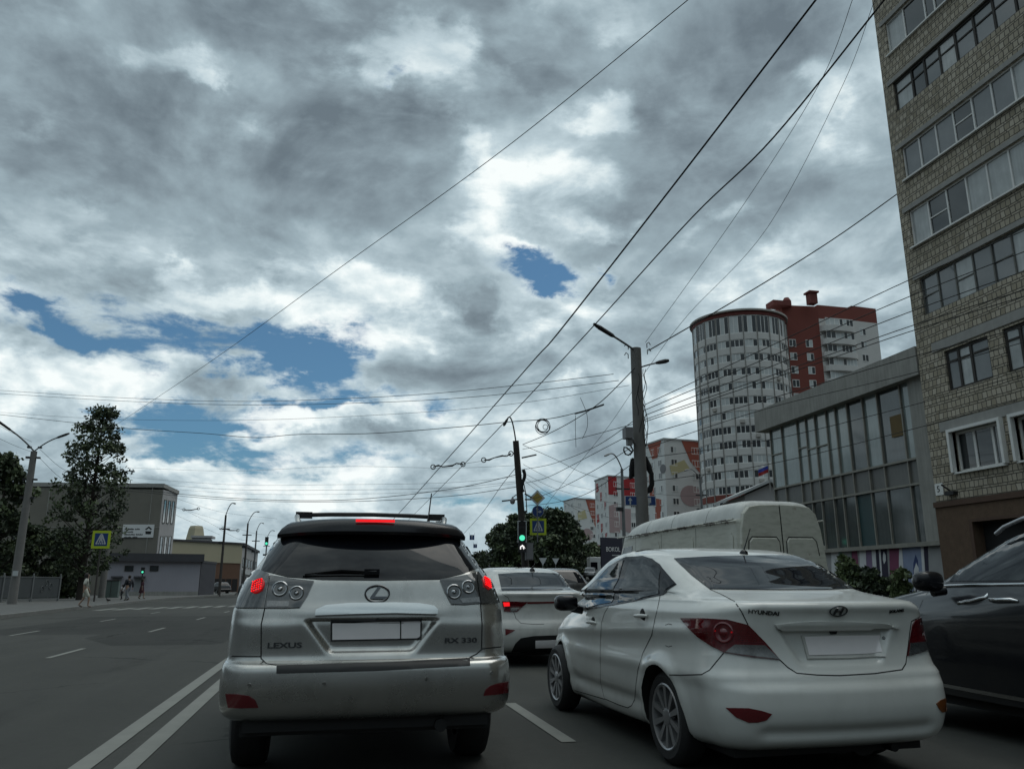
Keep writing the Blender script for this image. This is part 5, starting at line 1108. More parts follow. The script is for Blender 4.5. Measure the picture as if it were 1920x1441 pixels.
la = (Vector((C0.x, C0.y, 0)) - Vector((A0.x, A0.y, 0))).length; le = (Vector((E0.x, E0.y, 0)) - Vector((C0.x, C0.y, 0))).length
Fe = Face(C0, E0 - C0, Vector((E0.y - C0.y, -(E0.x - C0.x), 0)))
if Fe.n.dot(-Vector((C0.x, C0.y, 0))) < 0: Fe = Face(C0, E0 - C0, -Fe.n)
mb = MB(); q = [A0, C0, E0, E0 + (A0 - C0)]; mb.prism([Vector((v.x, v.y, -.5)) for v in q], (0, 0, zs + .5)); mb.build('wall', M['school_brown'], S)
mb = MB(); Fa.bar(mb, 0, la + .1, zs, zs + .5, -8, .12); mb.build('roof_edge', M['concrete'], S)
mb = MB(); Fe.bar(mb, .02, le, 4.2, zs - .02, .0, .06); mb.build('pale_panel', M['school_pale'], S)
for k in range(2):
    for i in range(3): window(Fe, S, .9 + i * (le - 1.4) / 3, .9 + (i + .62) * (le - 1.4) / 3, zs - 4.2 - k * 4.6, zs - 1.2 - k * 4.6, [1], M['win_old'], d=.07, panes=[0], fw=.12)
mb = MB()
for z in (4.0, 8.0): Fa.bar(mb, 0, la, z - .05, z + .05, .0, .04)
for a in np.arange(0, la, 6.0): Fa.bar(mb, a - .05, a + .05, 0, zs - .01, .002, .045)
Fa.bar(mb, la - 5.9, la - 5.5, 4.0, zs - 1.5, 0, .35); mb.build('panel_joint', M['concrete_dark'], S)
for i in range(3): window(Fa, S, la - 24 + i * 3.6, la - 22 + i * 3.6, 1.4, 3.0, [1, 1], M['win_old'], d=.05, panes=[0, 0], fw=.1); window(Fa, S, la - 24 + i * 3.6, la - 22 + i * 3.6, 5.6, 7.4, [1, 1], M['win_old'], d=.05, panes=[0, 0], fw=.1)
def on_face(Fq, px, py):
    d = ray(px, py); o = Vector((Fq.o.x, Fq.o.y, 0)); tt = (o - CAM).dot(Fq.n) / d.dot(Fq.n); p = CAM + d * tt; return (p - o).dot(Fq.u), p.z
BN = empty('wall_banner', (0, 0, 0)); tag(BN, 'white notice board with lines of black writing and a black emblem on the brown building', 'sign')
a0, zt = on_face(Fa, 230, 986); a1, zb = on_face(Fa, 286, 1011); mb = MB(); Fa.bar(mb, a0, a1, zb, zt, .05, .12); mb.build('board', flat('banner_white', (.68, .69, .69), .06), BN)
wd = a1 - a0; rx = Fa.u; Mt = Matrix(((rx.x, 0, Fa.n.x, 0), (rx.y, 0, Fa.n.y, 0), (rx.z, 1, Fa.n.z, 0), (0, 0, 0, 1)))
for k, words in enumerate(((.06, .20, .16), (.28,), (.34, .22), (.24, .16))):
    x = a0 + wd * .07; mb = MB()
    for wl in words:
        n_ = int(wl * 36)
        for q in range(n_): cw = wd * wl / n_; hh_ = rng.uniform(.12, .20); Fa.bar(mb, x + q * cw, x + q * cw + cw * .78, zt - .66 - k * .33, zt - .66 - k * .33 + hh_, .121, .126)
        x += wd * wl + wd * .03
    o_ = mb.build('lettering_line', M['black_plastic'], BN)
mb = MB(); ca, cz = a0 + wd * .83, (zt + zb) / 2
mb.prism([Fa.P(ca + x, cz + z, .122) for x, z in ((-.42, .22), (0, .58), (.42, .22), (.25, .14), (0, .36), (-.25, .14))], Fa.n * .01)
mb.prism([Fa.P(ca + x, cz + z, .122) for x, z in ((-.36, -.02), (.36, -.02), (.30, -.38), (-.30, -.38))], Fa.n * .01); mb.prism([Fa.P(ca + x, cz + z, .136) for x, z in ((-.18, -.10), (.18, -.10), (.16, -.28), (-.16, -.28))], Fa.n * .004); mb.build('banner_emblem', [M['black_plastic']], BN)

Lb = empty('low_lilac_building', (0, 0, 0)); tag(Lb, 'low lilac building with dark flat roof and two small windows on the left', 'building')
p0, p1 = atD(198, 1060, 88), atD(376, 1060, 92); u = p1 - p0; u.z = 0; n = Vector((u.y, -u.x, 0)).normalized(); n = n if n.dot(-p0) > 0 else -n; FL = Face(p0, u, n); ll = u.length; zt = atD(290, 1037, 90).z; zr = atD(290, 1052, 90).z
mb = MB(); FL.bar(mb, 0, ll, -.5, zr, -9, 0); mb.build('wall', M['lilac'], Lb); mb = MB(); FL.bar(mb, -.3, ll + .3, zr, zt, -9.3, .5); mb.build('roof', M['roof_dark'], Lb)
mb = MB(); FL.bar(mb, 0, ll, -.5, .55, 0, .06); mb.build('plinth', M['concrete_dark'], Lb)
for px in (242, 289): a, z = on_face(FL, px, 1065); window(FL, Lb, a - .45, a + .45, z - .30, z + .30, [1], M['win_dark'], d=.02, panes=[0], fw=.06)
for px in (220, 262):
    a, z = on_face(FL, px, 1078); mb = MB(); FL.bar(mb, a - .45, a + .45, .1, 2.0, .0, .05); dr = mb.build('door', flat('pale_metal_door', (.23, .24, .25), .08), Lb); mb = MB(); FL.bar(mb, a - .6, a + .6, 2.05, 2.2, 0, .7); mb.build('door_canopy', M['roof_dark'], dr)
Cf = empty('corrugated_fence', (0, 0, 0)); tag(Cf, 'dark corrugated metal fence at the right end of the low lilac building', 'fence')
p0, p1 = atD(377, 1060, 93), atD(405, 1060, 100); u = p1 - p0; u.z = 0; n = Vector((u.y, -u.x, 0)).normalized(); n = n if n.dot(-p0) > 0 else -n; FC = Face(p0, u, n); zc_ = atD(390, 1055, 95).z
mb = MB(); nn = 14
for k in range(nn): a = u.length * k / nn; FC.bar(mb, a, a + u.length / nn * .55, -.2, zc_, -.05, .06); FC.bar(mb, a + u.length / nn * .55, a + u.length / nn, -.2, zc_, -.05, .0)
mb.build('metal_sheet', flat('corrugated_sheet', (.10, .10, .115), .1), Cf); mb = MB(); FC.bar(mb, -.1, u.length + .1, zc_, zc_ + .25, -.1, .1); mb.build('top_rail', M['roof_dark'], Cf)
Be = empty('beige_hall', (0, 0, 0)); tag(Be, 'long beige hall with brown ground floor behind the low lilac building', 'building')
p0, p1 = atD(318, 1060, 128), atD(452, 1060, 140); u = p1 - p0; u.z = 0; n = Vector((u.y, -u.x, 0)).normalized(); n = n if n.dot(-p0) > 0 else -n; FH = Face(p0, u, n); zt = atD(420, 1017, 135).z; zm = atD(420, 1054, 135).z
mb = MB(); FH.bar(mb, 0, u.length, zm, zt, -12, 0); mb.build('upper_wall', M['beige'], Be); mb = MB(); FH.bar(mb, .1, u.length - .1, -.5, zm, -11.9, -.1); mb.build('lower_wall', M['rustwall'], Be); mb = MB(); FH.bar(mb, -.2, u.length + .2, zt, zt + .3, -12.2, .2); mb.build('roof', M['roof_dark'], Be)
for i in range(4): a = u.length * (.62 + .09 * i); mb = MB(); FH.bar(mb, a, a + 1.1, .2, 2.3, -.1, -.04); mb.build('shopfront', M['interior'], Be)
Bt = empty('stepped_building', (0, 0, 0)); tag(Bt, 'pale stepped building with a tapering yellow tower beyond the beige hall', 'building')
c0 = atD(366, 1010, 185); zt = atD(366, 985, 185).z; mb = MB(); mb.lathe([(2.9, 0), (2.6, zt - 6), (1.6, zt - .6), (1.3, zt)], (c0.x, c0.y, 0), 'z', 4); mb.build('tower', M['beige'], Bt); mb = MB(); c1_ = atD(379, 1012, 185); mb.box((c1_.x, c1_.y, (zt - 3) / 2), (3.8, 5, zt - 3)); mb.box((c1_.x + .2, c1_.y, zt - 2.6), (4.6, 5.6, .5)); mb.build('wall', M['school_pale'], Bt)
Gr = empty('grey_shop_row', (0, 0, 0)); tag(Gr, 'grey shop building with signboards at the far left corner beyond the street poles', 'building')
p0, p1 = atD(452, 1060, 150), atD(482, 1060, 185); u = p1 - p0; u.z = 0; n = Vector((u.y, -u.x, 0)).normalized(); n = n if n.dot(-p0) > 0 else -n; FG = Face(p0, u, n); zt = atD(455, 1022, 150).z
mb = MB(); FG.bar(mb, 0, u.length, -.5, zt, -12, 0); mb.build('wall', M['school_pale'], Gr); mb = MB(); FG.bar(mb, -.2, u.length, zt, zt + .5, -12, .4); mb.build('roof', M['roof_dark'], Gr)
for i in range(6): mb = MB(); FG.bar(mb, u.length * (.06 + .155 * i), u.length * (.16 + .155 * i), .4, 3.0, 0, .05); mb.build('shopfront', M['interior'], Gr); window(FG, Gr, u.length * (.06 + .155 * i), u.length * (.15 + .155 * i), 4.6, 6.4, [1, 1], M['win_old'], d=.05, fw=.15)
mb = MB(); FG.bar(mb, u.length * .05, u.length * .5, 3.3, 4.1, .0, .3); mb.build('signboard', M['h_grey'], Gr)

# small gabled house and flag between the van and the glass fronted building
Gh = empty('gabled_house', (0, 0, 0)); tag(Gh, 'low pale house with a shallow gable between the van and the glass front', 'building')
p0, p1 = atD(1392, 935, 62), atD(1470, 935, 62); u = p1 - p0; u.z = 0; n = Vector((u.y, -u.x, 0)).normalized(); n = n if n.dot(-p0) > 0 else -n; Fz = Face(p0, u, n); ze = atD(1392, 928, 62).z; zr = atD(1450, 903, 62).z
mb = MB(); mb.prism([Fz.P(.2, -.2), Fz.P(u.length - .2, -.2), Fz.P(u.length - .2, ze), Fz.P(u.length / 2 + .6, zr - .15), Fz.P(.2, ze)], -Fz.n * 7); mb.build('wall', M['school_pale'], Gh)
mb = MB(); mb.prism([Fz.P(-.4, ze - .1, .4), Fz.P(u.length / 2 + .6, zr, .4), Fz.P(u.length + .4, ze - .1, .4), Fz.P(u.length + .4, ze + .1, .4), Fz.P(u.length / 2 + .6, zr + .22, .4), Fz.P(-.4, ze + .1, .4)], -Fz.n * 7.8); mb.build('roof', M['h_grey'], Gh)
Fg = empty('flag', (0, 0, 0)); tag(Fg, 'small white, blue and red flag on a pole in front of the round tower', 'flag'); c = atD(1442, 888, 61); mb = MB(); mb.tube([(c.x, c.y, ze + .2), (c.x, c.y, c.z + 1.0)], .03, 6); mb.build('flag_pole', M['concrete'], Fg)
for i, col in enumerate(((.6, .6, .6), (.03, .05, .32), (.3, .02, .02))):
    mb = MB(); vs = []; fs = []
    for k in range(9): q = k / 8; vs += [(c.x - q * .9, c.y + .12 * math.sin(q * 6), c.z + .9 - q * .35 - i * .26), (c.x - q * .9, c.y + .12 * math.sin(q * 6 + .3), c.z + .9 - q * .35 - (i + 1) * .26)]
    mb.add(vs, [(2 * k, 2 * k + 1, 2 * k + 3, 2 * k + 2) for k in range(8)]); mb.build('stripe', pm('flag_stripe', col, .8, 0, .1, 4), Fg, 60)
# ------------------------------------------------------------------ ground, road, kerbs, markings
def asphalt():
    m, t = newmat('asphalt'); co = coords(t)
    big = t.noise(co, .12, 5, .6); mid = t.noise(t.vmath('MULTIPLY', co, (1.6, .25, 1)), 1.0, 6, .6); fine = t.noise(co, 60, 4, .7); sp = t.noise(co, 9, 6, .7)
    v = t.math('ADD', t.math('ADD', t.math('MULTIPLY', big, .5), t.math('MULTIPLY', mid, .45)), t.math('ADD', t.math('MULTIPLY', fine, .28), t.math('MULTIPLY', sp, .22)))
    # hairline cracks, sealed patches and oil drips along the lanes
    wv = t.vmath('MULTIPLY_ADD', t.noise(co, 1.1, 5, .6, 0, True), (.9, .9, 0), co)
    vo = t.node('ShaderNodeTexVoronoi', feature='DISTANCE_TO_EDGE'); vo.inputs['Scale'].default_value = .22; t.l.new(wv, vo.inputs['Vector'])
    crack = t.math('MULTIPLY', t.smooth(vo.outputs['Distance'], .010, .002), t.smooth(t.noise(co, .25, 3), .48, .60))
    v2 = t.node('ShaderNodeTexVoronoi', distance='CHEBYCHEV'); v2.inputs['Scale'].default_value = .16; t.l.new(t.vmath('MULTIPLY', co, (1, .45, 1)), v2.inputs['Vector'])
    sp3 = t.node('ShaderNodeSeparateColor'); t.l.new(v2.outputs['Color'], sp3.inputs[0]); patch = t.math('MULTIPLY', t.math('GREATER_THAN', sp3.outputs[0], .78), .26)
    xs_ = t.node('ShaderNodeSeparateXYZ'); t.l.new(co, xs_.inputs[0]); ln = t.math('ABSOLUTE', t.math('SUBTRACT', t.math('FRACT', t.math('DIVIDE', t.math('ADD', xs_.outputs[0], 1.4), 3.3)), .5))
    oil = t.math('MULTIPLY', t.smooth(ln, .16, .0), t.smooth(t.noise(t.vmath('MULTIPLY', co, (2.2, .5, 1)), 1.0, 6, .65), .45, .75))
    v = t.math('SUBTRACT', t.math('SUBTRACT', v, t.math('MULTIPLY', crack, .45)), t.math('ADD', patch, t.math('MULTIPLY', oil, .22)))
    t.l.new(t.ramp(v, [(.1, (.012, .012, .012)), (.35, (.027, .0275, .0255)), (.75, (.056, .057, .0525)), (1, (.088, .09, .082))]), t.b.inputs['Base Color'])
    t.l.new(t.math('MULTIPLY_ADD', mid, .15, .80), t.b.inputs['Roughness']); t.b.inputs['Specular IOR Level'].default_value = .14
    bn = t.node('ShaderNodeBump'); bn.inputs['Strength'].default_value = .5; bn.inputs['Distance'].default_value = .006; t.l.new(fine, bn.inputs['Height']); t.l.new(bn.outputs[0], t.b.inputs['Normal'])
    return m
M['asphalt'] = asphalt(); M['paving'] = pm('pavement_asphalt', (.085, .086, .082), .95, 0, .25, .8, .3, 30); M['kerb'] = pm('kerb_stone', (.16, .16, .15), .85, 0, .3, 2.5, .3, 30); M['earth'] = pm('verge_soil', (.05, .052, .032), .95, 0, .4, 1.2, .6, 12)
def line_paint():
    m, t = newmat('worn_white_line'); co = coords(t); n = t.noise(co, 14, 8, .7); n2 = t.noise(co, 1.5, 6, .65)
    wear = t.smooth(t.math('ADD', t.math('MULTIPLY', n, .7), t.math('MULTIPLY', n2, .5)), .74, .84); d = t.noise(co, 3.0, 6, .6)
    t.l.new(t.mix(wear, t.mix(d, (.13, .132, .118, 1), (.21, .212, .19, 1)), (.05, .05, .048, 1)), t.b.inputs['Base Color']); t.b.inputs['Roughness'].default_value = .75; return m
M['line'] = line_paint()
xs = list(np.arange(-320, 321, 8.0)); ys = list(np.arange(-60, 240, 6.0)) + list(np.arange(240, 1500, 60.0)); vs = [(x, y, hz(x, y)) for y in ys for x in xs]; nx = len(xs)
mb = MB(); mb.add(vs, [(j * nx + i, j * nx + i + 1, (j + 1) * nx + i + 1, (j + 1) * nx + i) for j in range(len(ys) - 1) for i in range(nx - 1)]); tag(mb.build('road', M['asphalt'], None, 60), kind='structure')
def strip_mark(name, pts, w, z=.006):
    mb = MB(); L = []
    for i, p in enumerate(pts):
        d = Vector((*pts[min(i + 1, len(pts) - 1)], 0)) - Vector((*pts[max(i - 1, 0)], 0)); n = Vector((-d.y, d.x, 0)).normalized() * w / 2; L += [(p[0] + n.x, p[1] + n.y, z), (p[0] - n.x, p[1] - n.y, z)]
    mb.add(L, [(2 * i, 2 * i + 1, 2 * i + 3, 2 * i + 2) for i in range(len(pts) - 1)]); o = mb.build(name, M['line']); tag(o, kind='structure'); return o
strip_mark('road_marking', [(-1.585, 1.5), (-1.55, 44)], .15); strip_mark('road_marking', [(-1.285, 1.5), (-1.25, 44)], .15)
for y in (14.9, 23.0, 31.0, 39.0): strip_mark('road_marking', [(-4.62, y + .8), (-4.64, y + 3.0)], .10)
for y in (22.0, 30.2, 38.4): strip_mark('road_marking', [(-7.62, y + .8), (-7.66, y + 3.0)], .10)
strip_mark('road_marking', [(1.91, 6.55), (1.91, 8.75)], .12); strip_mark('road_marking', [(1.9, 14.5), (1.9, 17)], .12); strip_mark('road_marking', [(5.15, 9.0), (5.15, 11.3)], .12)
g0, g1 = G(200, 1142), G(452, 1130); 
for k in range(16):
    f = k / 15; p = g0 + (Vector((-.6, 57.5, 0)) - g0) * f; strip_mark('road_marking', [(p.x - .0, p.y - 2.0), (p.x + .0, p.y + 2.0)], .42)
# kerb line on the left, with the dropped kerb at the crossing
def kz(px, py): p = G(px, py); return (p.x, p.y)
KL1 = [(-11.6, -30), (-11.6, 0), (-11.7, 20), kz(0, 1160), kz(80, 1150), kz(156, 1141)]; KL2 = [kz(182, 1139), kz(245, 1131), kz(312, 1123.5), kz(380, 1119), kz(440, 1115.5)]
def sheet(name, inner, outer_x, z, m):
    mb = MB(); vs = []
    for (x, y) in inner: vs += [(x, y, z), (outer_x, y, z)]
    mb.add(vs, [(2 * i, 2 * i + 1, 2 * i + 3, 2 * i + 2) for i in range(len(inner) - 1)]); o = mb.build(name, m); tag(o, kind='structure'); return o
pv = KL1 + KL2 + [(KL2[-1][0] - 6, 170), (KL2[-1][0] - 20, 300)]
sheet('pavement', pv, -60, .12, M['paving'])
def kerb(pts):
    mb = MB()
    for a, b in zip(pts[:-1], pts[1:]):
        d = Vector((b[0] - a[0], b[1] - a[1], 0)); n = Vector((-d.y, d.x, 0)).normalized() * .16; L = d.length; nn = max(1, int(L / 3.0))
        for k in range(nn):
            p = Vector((*a, 0)) + d * (k / nn); q = Vector((*a, 0)) + d * ((k + 1) / nn) - d.normalized() * .012; h = .15 + rng.normal(0, .004)
            mb.prism([p, q, q + n, p + n], (0, 0, h))
    tag(mb.build('kerb', M['kerb']), kind='structure')
kerb(KL1); kerb(KL2); tag(MB().prism([Vector((*KL1[-1], 0)), Vector((*KL2[0], 0)), Vector((KL2[0][0] - .16, KL2[0][1], 0)), Vector((KL1[-1][0] - .16, KL1[-1][1], 0))], (0, 0, .121)).build('kerb', M['kerb']), kind='structure')
KRt = [(9.75, -30), (9.75, 36), (10.4, 41), (13, 45)]
kerb([(x, y) for x, y in KRt][::-1]); sheet('pavement', [(x + .02, y) for x, y in KRt[:2]] + [(10.4, 41)], 15.0, .12, M['paving'])
sheet('verge', [(15.0, -30), (15.0, 44)], 34.0, .115, M['earth'])
sheet('verge', [(KL1[3][0] - 8.6, 30), (-23.8, 62), (-27, 95)], -58, .125, M['earth'])
# grass tufts on the verges
def grass(name, regions, n, h, m):
    mb = MB(); vs = []; fs = []
    for _ in range(n):
        x0, x1, y0, y1, z = regions[int(rng.integers(len(regions)))]; x, y = rng.uniform(x0, x1), rng.uniform(y0, y1); a = rng.uniform(0, math.pi); hh = h * rng.uniform(.5, 1.4); w = .03; b = len(vs)
        ca, sa = math.cos(a) * w, math.sin(a) * w; lx_, ly_ = rng.normal(0, .07, 2)
        vs += [(x - ca, y - sa, z), (x + ca, y + sa, z), (x + lx_, y + ly_, z + hh)]; fs.append((b, b + 1, b + 2))
    mb.add(vs, fs); o = mb.build(name, m, fix=False); tag(o, kind='stuff'); return o
M['grass'] = pm('grass_blades', (.030, .048, .018), .8, 0, .4, .8)
grass('grass', [(15.1, 20.0, 8, 40, .11)] * 2 + [(-40, -23.5, 62, 90, .12)], 26000, .22, M['grass'])
# ------------------------------------------------------------------ poles, signs, signals
M['pole_conc'] = pm('pole_concrete', (.155, .15, .143), .85, 0, .22, 3, .3, 40, streak=.15)
M['pole_dark'] = pm('dark_grimy_pole', (.05, .044, .040), .85, 0, .35, 5, .3, 30)
M['steel'] = pm('galvanised_steel', (.16, .165, .17), .55, .4, .2, 4)
M['black_metal'] = pm('black_metal', (.014, .014, .016), .6, 0, .2, 10)
M['cable'] = pm('black_cable', (.010, .010, .011), .7, 0, 0)
M['sign_yellow'] = pm('fluorescent_yellow_green', (.42, .52, .02), .5, 0, .08, 3)
M['sign_blue'] = pm('sign_blue', (.012, .045, .17), .4, 0, .12, 4)
M['sign_white'] = pm('sign_white', (.46, .48, .49), .45, 0, .08, 4)
M['sign_back'] = pm('sign_grey', (.2, .2, .21), .6, .2, .1, 4)
M['sign_amber'] = pm('sign_amber', (.30, .22, .045), .5, 0, .12, 3)
M['green_lit'] = pm('lit_green_signal', (.02, .3, .2), .3, 0, 0, emit=(.10, .85, .52), es=1.0)
M['white_lit'] = pm('lit_white_symbol', (.6, .6, .6), .3, 0, 0, emit=(1, .97, .95), es=1.0)
def facing(p):      # frame of a thing at p turned to the oncoming traffic (towards -Y)
    return Face((p[0], p[1], 0), (1, 0, 0), (0, -1, 0))
def ped_sign(parent, F, a, z, h):
    """yellow bordered pedestrian crossing plate, centre (a, z), side h"""
    mb = MB(); F.bar(mb, a - h / 2, a + h / 2, z - h / 2, z + h / 2, .02, .045); pl = mb.build('crossing_plate', M['sign_yellow'], parent)
    b = h * .36; mb = MB(); F.bar(mb, a - b, a + b, z - b, z + b, .047, .052); mb.build('blue_field', M['sign_blue'], pl)
    def P(x, y, d=.056): return F.P(a + x * b, z + y * b, d)
    mb = MB(); o = F.n * .003
    # white triangle outline made of bars, walker and stripes
    for x0, y0, x1, y1, w in ((-.72, -.70, -.10, .78, .09), (.72, -.70, .10, .78, .09), (0, .60, 0, .18, .17), (-.02, .25, -.22, -.42, .10), (.0, .2, .24, -.42, .10), (-.02, .42, .26, .10, .07), (-.02, .42, -.24, .12, .07)):
        d = Vector((x1 - x0, y1 - y0)); n = Vector((-d.y, d.x)).normalized() * w; mb.prism([P(x0 + n.x, y0 + n.y), P(x1 + n.x, y1 + n.y), P(x1 - n.x, y1 - n.y), P(x0 - n.x, y0 - n.y)], o)
    for k in range(5): x = -.56 + k * .28; mb.prism([P(x - .09, -.74), P(x + .09, -.74), P(x * .93 + .07, -.48), P(x * .93 - .07, -.48)], o)
    mb.prism([P(.13 * math.cos(q), .80 + .13 * math.sin(q)) for q in np.linspace(0, 2 * math.pi, 11)[:-1]], o); mb.build('walker_symbol', M['sign_white'], pl)
    return pl
def lamp_arm(parent, p0, p1, up=.35, r=.035, head=.7, mat=None, bend=True):
    p0, p1 = Vector(p0), Vector(p1); mb = MB(); mid = p0.lerp(p1, .5) + Vector((0, 0, up)); pts = [p0 * (1 - t_) ** 2 + mid * 2 * t_ * (1 - t_) + p1 * t_ ** 2 for t_ in np.linspace(0, 1, 9)] if bend else [p0, p1]
    mb.tube(pts, r, 8); ar = mb.build('lamp_arm', mat or M['steel'], parent, 40)
    d = (p1 - pts[-2]).normalized(); mb = MB(); mb.tube([p1 - d * .05, p1 + d * .08, p1 + d * head * .7, p1 + d * head], [.045, .075, .085, .05], 8); mb.build('lamp_head', M['black_metal'] if mat is None else mat, ar, 40)
def pole(name, label, group, base, top, r0, r1, mat, sides=10):
    o = empty(name, (0, 0, 0)); tag(o, label, 'lamp post' if 'lamp' in name else 'pole', group)
    mb = MB(); b, t_ = Vector(base), Vector(top); mb.tube([b + (t_ - b) * k / 6 for k in range(7)], [r0 + (r1 - r0) * k / 6 for k in range(7)], sides); mb.build('pole_shaft', mat, o, 40); return o

# main concrete pole on the right, behind the van
pc = atD(1196, 760, 29.5); pc = Vector((pc.x, pc.y, 0)); ptop = atD(1195, 645, 29.5).z
o = pole('concrete_lamp_pole', 'tall concrete pole carrying lamps, cables and the blue lorry sign behind the van', 'street poles', (pc.x, pc.y, hz(pc.x, pc.y)), (pc.x, pc.y, ptop), .25, .20, M['pole_conc'], 12)
e0 = atD(1112, 617, 28.5); lamp_arm(o, (pc.x, pc.y, ptop - .1), atD(1150, 630, 29), .02, .04, 1.2); e1 = atD(1252, 677, 30); lamp_arm(o, (pc.x + .1, pc.y, ptop - .75), atD(1232, 680, 29.8), .03, .03, .45)
mb = MB()
for px, py, s_ in ((1178, 655, -1), (1178, 672, -1), (1213, 652, 1), (1214, 664, 1)):
    q = atD(px, py, 29.2); mb.tube([q, q + Vector((0, 0, .16)), q + Vector((s_ * .08, 0, .22)), q + Vector((s_ * .14, 0, .12))], .018, 5)
mb.build('insulator_hook', M['black_metal'], o)
q = atD(1177, 812, 28.9); mb = MB(); mb.box(q, (.28, .35, .40)); mb.box(q + Vector((.05, 0, -.32)), (.18, .2, .24)); mb.tube([q + Vector((.15, 0, -.2)), (pc.x - .1, pc.y, q.z - .5)], .05, 6); mb.build('traffic_camera', M['sign_back'], o)
mb = MB(); q0 = atD(1178, 838, 29); mb.tube([q0 + Vector((.30 * math.sin(k * .7) * .6, 0, .12 * math.cos(k * 1.1) - k * .02)) for k in range(14)], .03, 5); mb.build('cable_tangle', M['cable'], o)
# hanging cable coils either side of the pole
for pts, r in (([(1210, 860), (1216, 872), (1222, 890), (1224, 908), (1218, 918), (1210, 920)], .10), ([(1186, 862), (1183, 880), (1182, 896), (1187, 890), (1190, 866)], .075)):
    mb = MB()
    for j in range(4): mb.tube([atD(x + rng.normal(0, 1.2), y + rng.normal(0, 2), 29.1 + rng.normal(0, .05)) for x, y in pts], r * rng.uniform(.5, .9), 6)
    mb.build('cable_bundle', M['cable'], o, 50)
mb = MB()
for j in range(9):
    x = rng.uniform(1184, 1214); y = rng.uniform(690, 840); mb.tube([atD(x + 2.5 * math.sin(k * 1.3 + j), y + k * 9, 29.05) for k in range(7)], .012, 4)
mb.tube([atD(x, y, 29.1) for x, y in ((1207, 757), (1213, 780), (1215, 800), (1213, 825), (1208, 850))], .016, 5); mb.build('loose_wire', M['cable'], o)
sgn = empty('direction_sign', (0, 0, 0)); tag(sgn, 'blue rectangular sign with a white straight arrow and lorry on the concrete pole', 'road sign')
p0 = atD(1171, 929, 28.6); p1 = atD(1230, 948, 28.6); Fs_ = Face((p0.x, p0.y, 0), (p1.x - p0.x, p1.y - p0.y, 0), (0, -1, 0)); Fs_.n = Vector((Fs_.u.y, -Fs_.u.x, 0)); w_ = math.hypot(p1.x - p0.x, p1.y - p0.y); z0, z1 = p1.z, p0.z
mb = MB(); Fs_.bar(mb, 0, w_, z0, z1, 0, .03); mb.build('sign_border', M['sign_white'], sgn); mb = MB(); Fs_.bar(mb, .025, w_ - .025, z0 + .025, z1 - .025, .032, .036); mb.build('sign_face', M['sign_blue'], sgn)
def SP(x, y): return Fs_.P(w_ * x, z0 + (z1 - z0) * y, .038)
mb = MB(); off = Fs_.n * .003
for pts in (((.15, .14), (.19, .14), (.19, .52), (.15, .52)), ((.10, .50), (.24, .50), (.17, .84)), ((.42, .34), (.54, .34), (.54, .60), (.46, .60), (.42, .46)), ((.56, .34), (.84, .34), (.84, .82), (.56, .82)), ((.42, .28), (.84, .28), (.84, .33), (.42, .33))): mb.prism([SP(*p) for p in pts], off)
for cx in (.47, .76): mb.prism([SP(cx + .03 * math.cos(q), .24 + .10 * math.sin(q)) for q in np.linspace(0, 2 * math.pi, 13)[:-1]], off)
mb.build('arrow_and_lorry', M['sign_white'], sgn)

# dark traffic pole at the junction with lamp, signs and signal
DT = 45.0; tb = atD(985, 1060, DT); tt_ = atD(967, 826, DT); gz = hz(tb.x, tb.y)
low = tb + (tt_ - tb) * ((gz - tb.z) / (tt_.z - tb.z))
o = pole('traffic_pole', 'dark leaning pole at the junction with a curved lamp arm and the green traffic light', 'street poles', low, tt_, .22, .17, M['pole_dark'])
lamp_arm(o, tt_, atD(951, 786, DT), 1.2, .04, .45, M['black_metal']); 
mb = MB(); q = atD(984, 850, DT); mb.tube([atD(981 + 3 * math.sin(k * .9), 880 + k * 6, DT - .1) for k in range(8)], .10, 6); mb.tube([atD(982, 905, DT), atD(986, 925, DT - .1), atD(988, 960, DT)], .03, 5)
for k in range(14): x = rng.uniform(-.26, .26); y = rng.uniform(.25, .95); c = low + (tt_ - low) * y; mb.box(c + Vector((x, -.05, 0)), (.1, .12, .10))
mb.build('pole_fittings', M['black_metal'], o)
q = atD(961, 939, DT); mb = MB(); mb.lathe([(.001, -.18), (.10, -.15), (.15, -.04), (.14, .06), (.06, .16), (.03, .24), (.001, .25)], q, 'z', 14); mb.tube([q + Vector((0, 0, .2)), q + Vector((.2, 0, .36)), q + Vector((.5, 0, .36))], .03, 6); mb.build('dome_camera', M['sign_back'], o, 40)
mb = MB()
for (x0, y0, x1, y1) in ((978, 858, 1006, 852), (975, 935, 941, 939), (984, 925, 998, 933), (984, 936, 1000, 936)): mb.tube([atD(x0, y0, DT), atD(x1, y1, DT)], .045, 6)
mb.build('bracket', M['black_metal'], o)
tl = empty('traffic_light', (0, 0, 0)); tag(tl, 'traffic light showing green above a lit white arrow on the dark pole', 'traffic light')
c = atD(979, 996, DT - .5); FT = Face((c.x, c.y, 0), (math.cos(YAW), -math.sin(YAW), 0), (-math.sin(YAW), -math.cos(YAW), 0)); zt = atD(979, 977, DT - .5).z; zb = atD(979, 1017, DT - .5).z
mb = MB(); FT.bar(mb, -.22, .22, zb, zt, -.18, 0); mb.build('signal_housing', M['black_metal'], tl); mb = MB()
for a0, a1, b0, b1 in ((-.25, -.21, zb, zt), (.21, .25, zb, zt), (-.25, .25, zt, zt + .04)): FT.bar(mb, a0, a1, b0, b1, -.1, .02)
mb.build('signal_edging', M['sign_white'], tl)
def disk(F, a, z, r, d, m, name, parent): mb = MB(); mb.prism([F.P(a + r * math.cos(q), z + r * math.sin(q), d) for q in np.linspace(0, 2 * math.pi, 21)[:-1]], F.n * .02); return mb.build(name, m, parent)
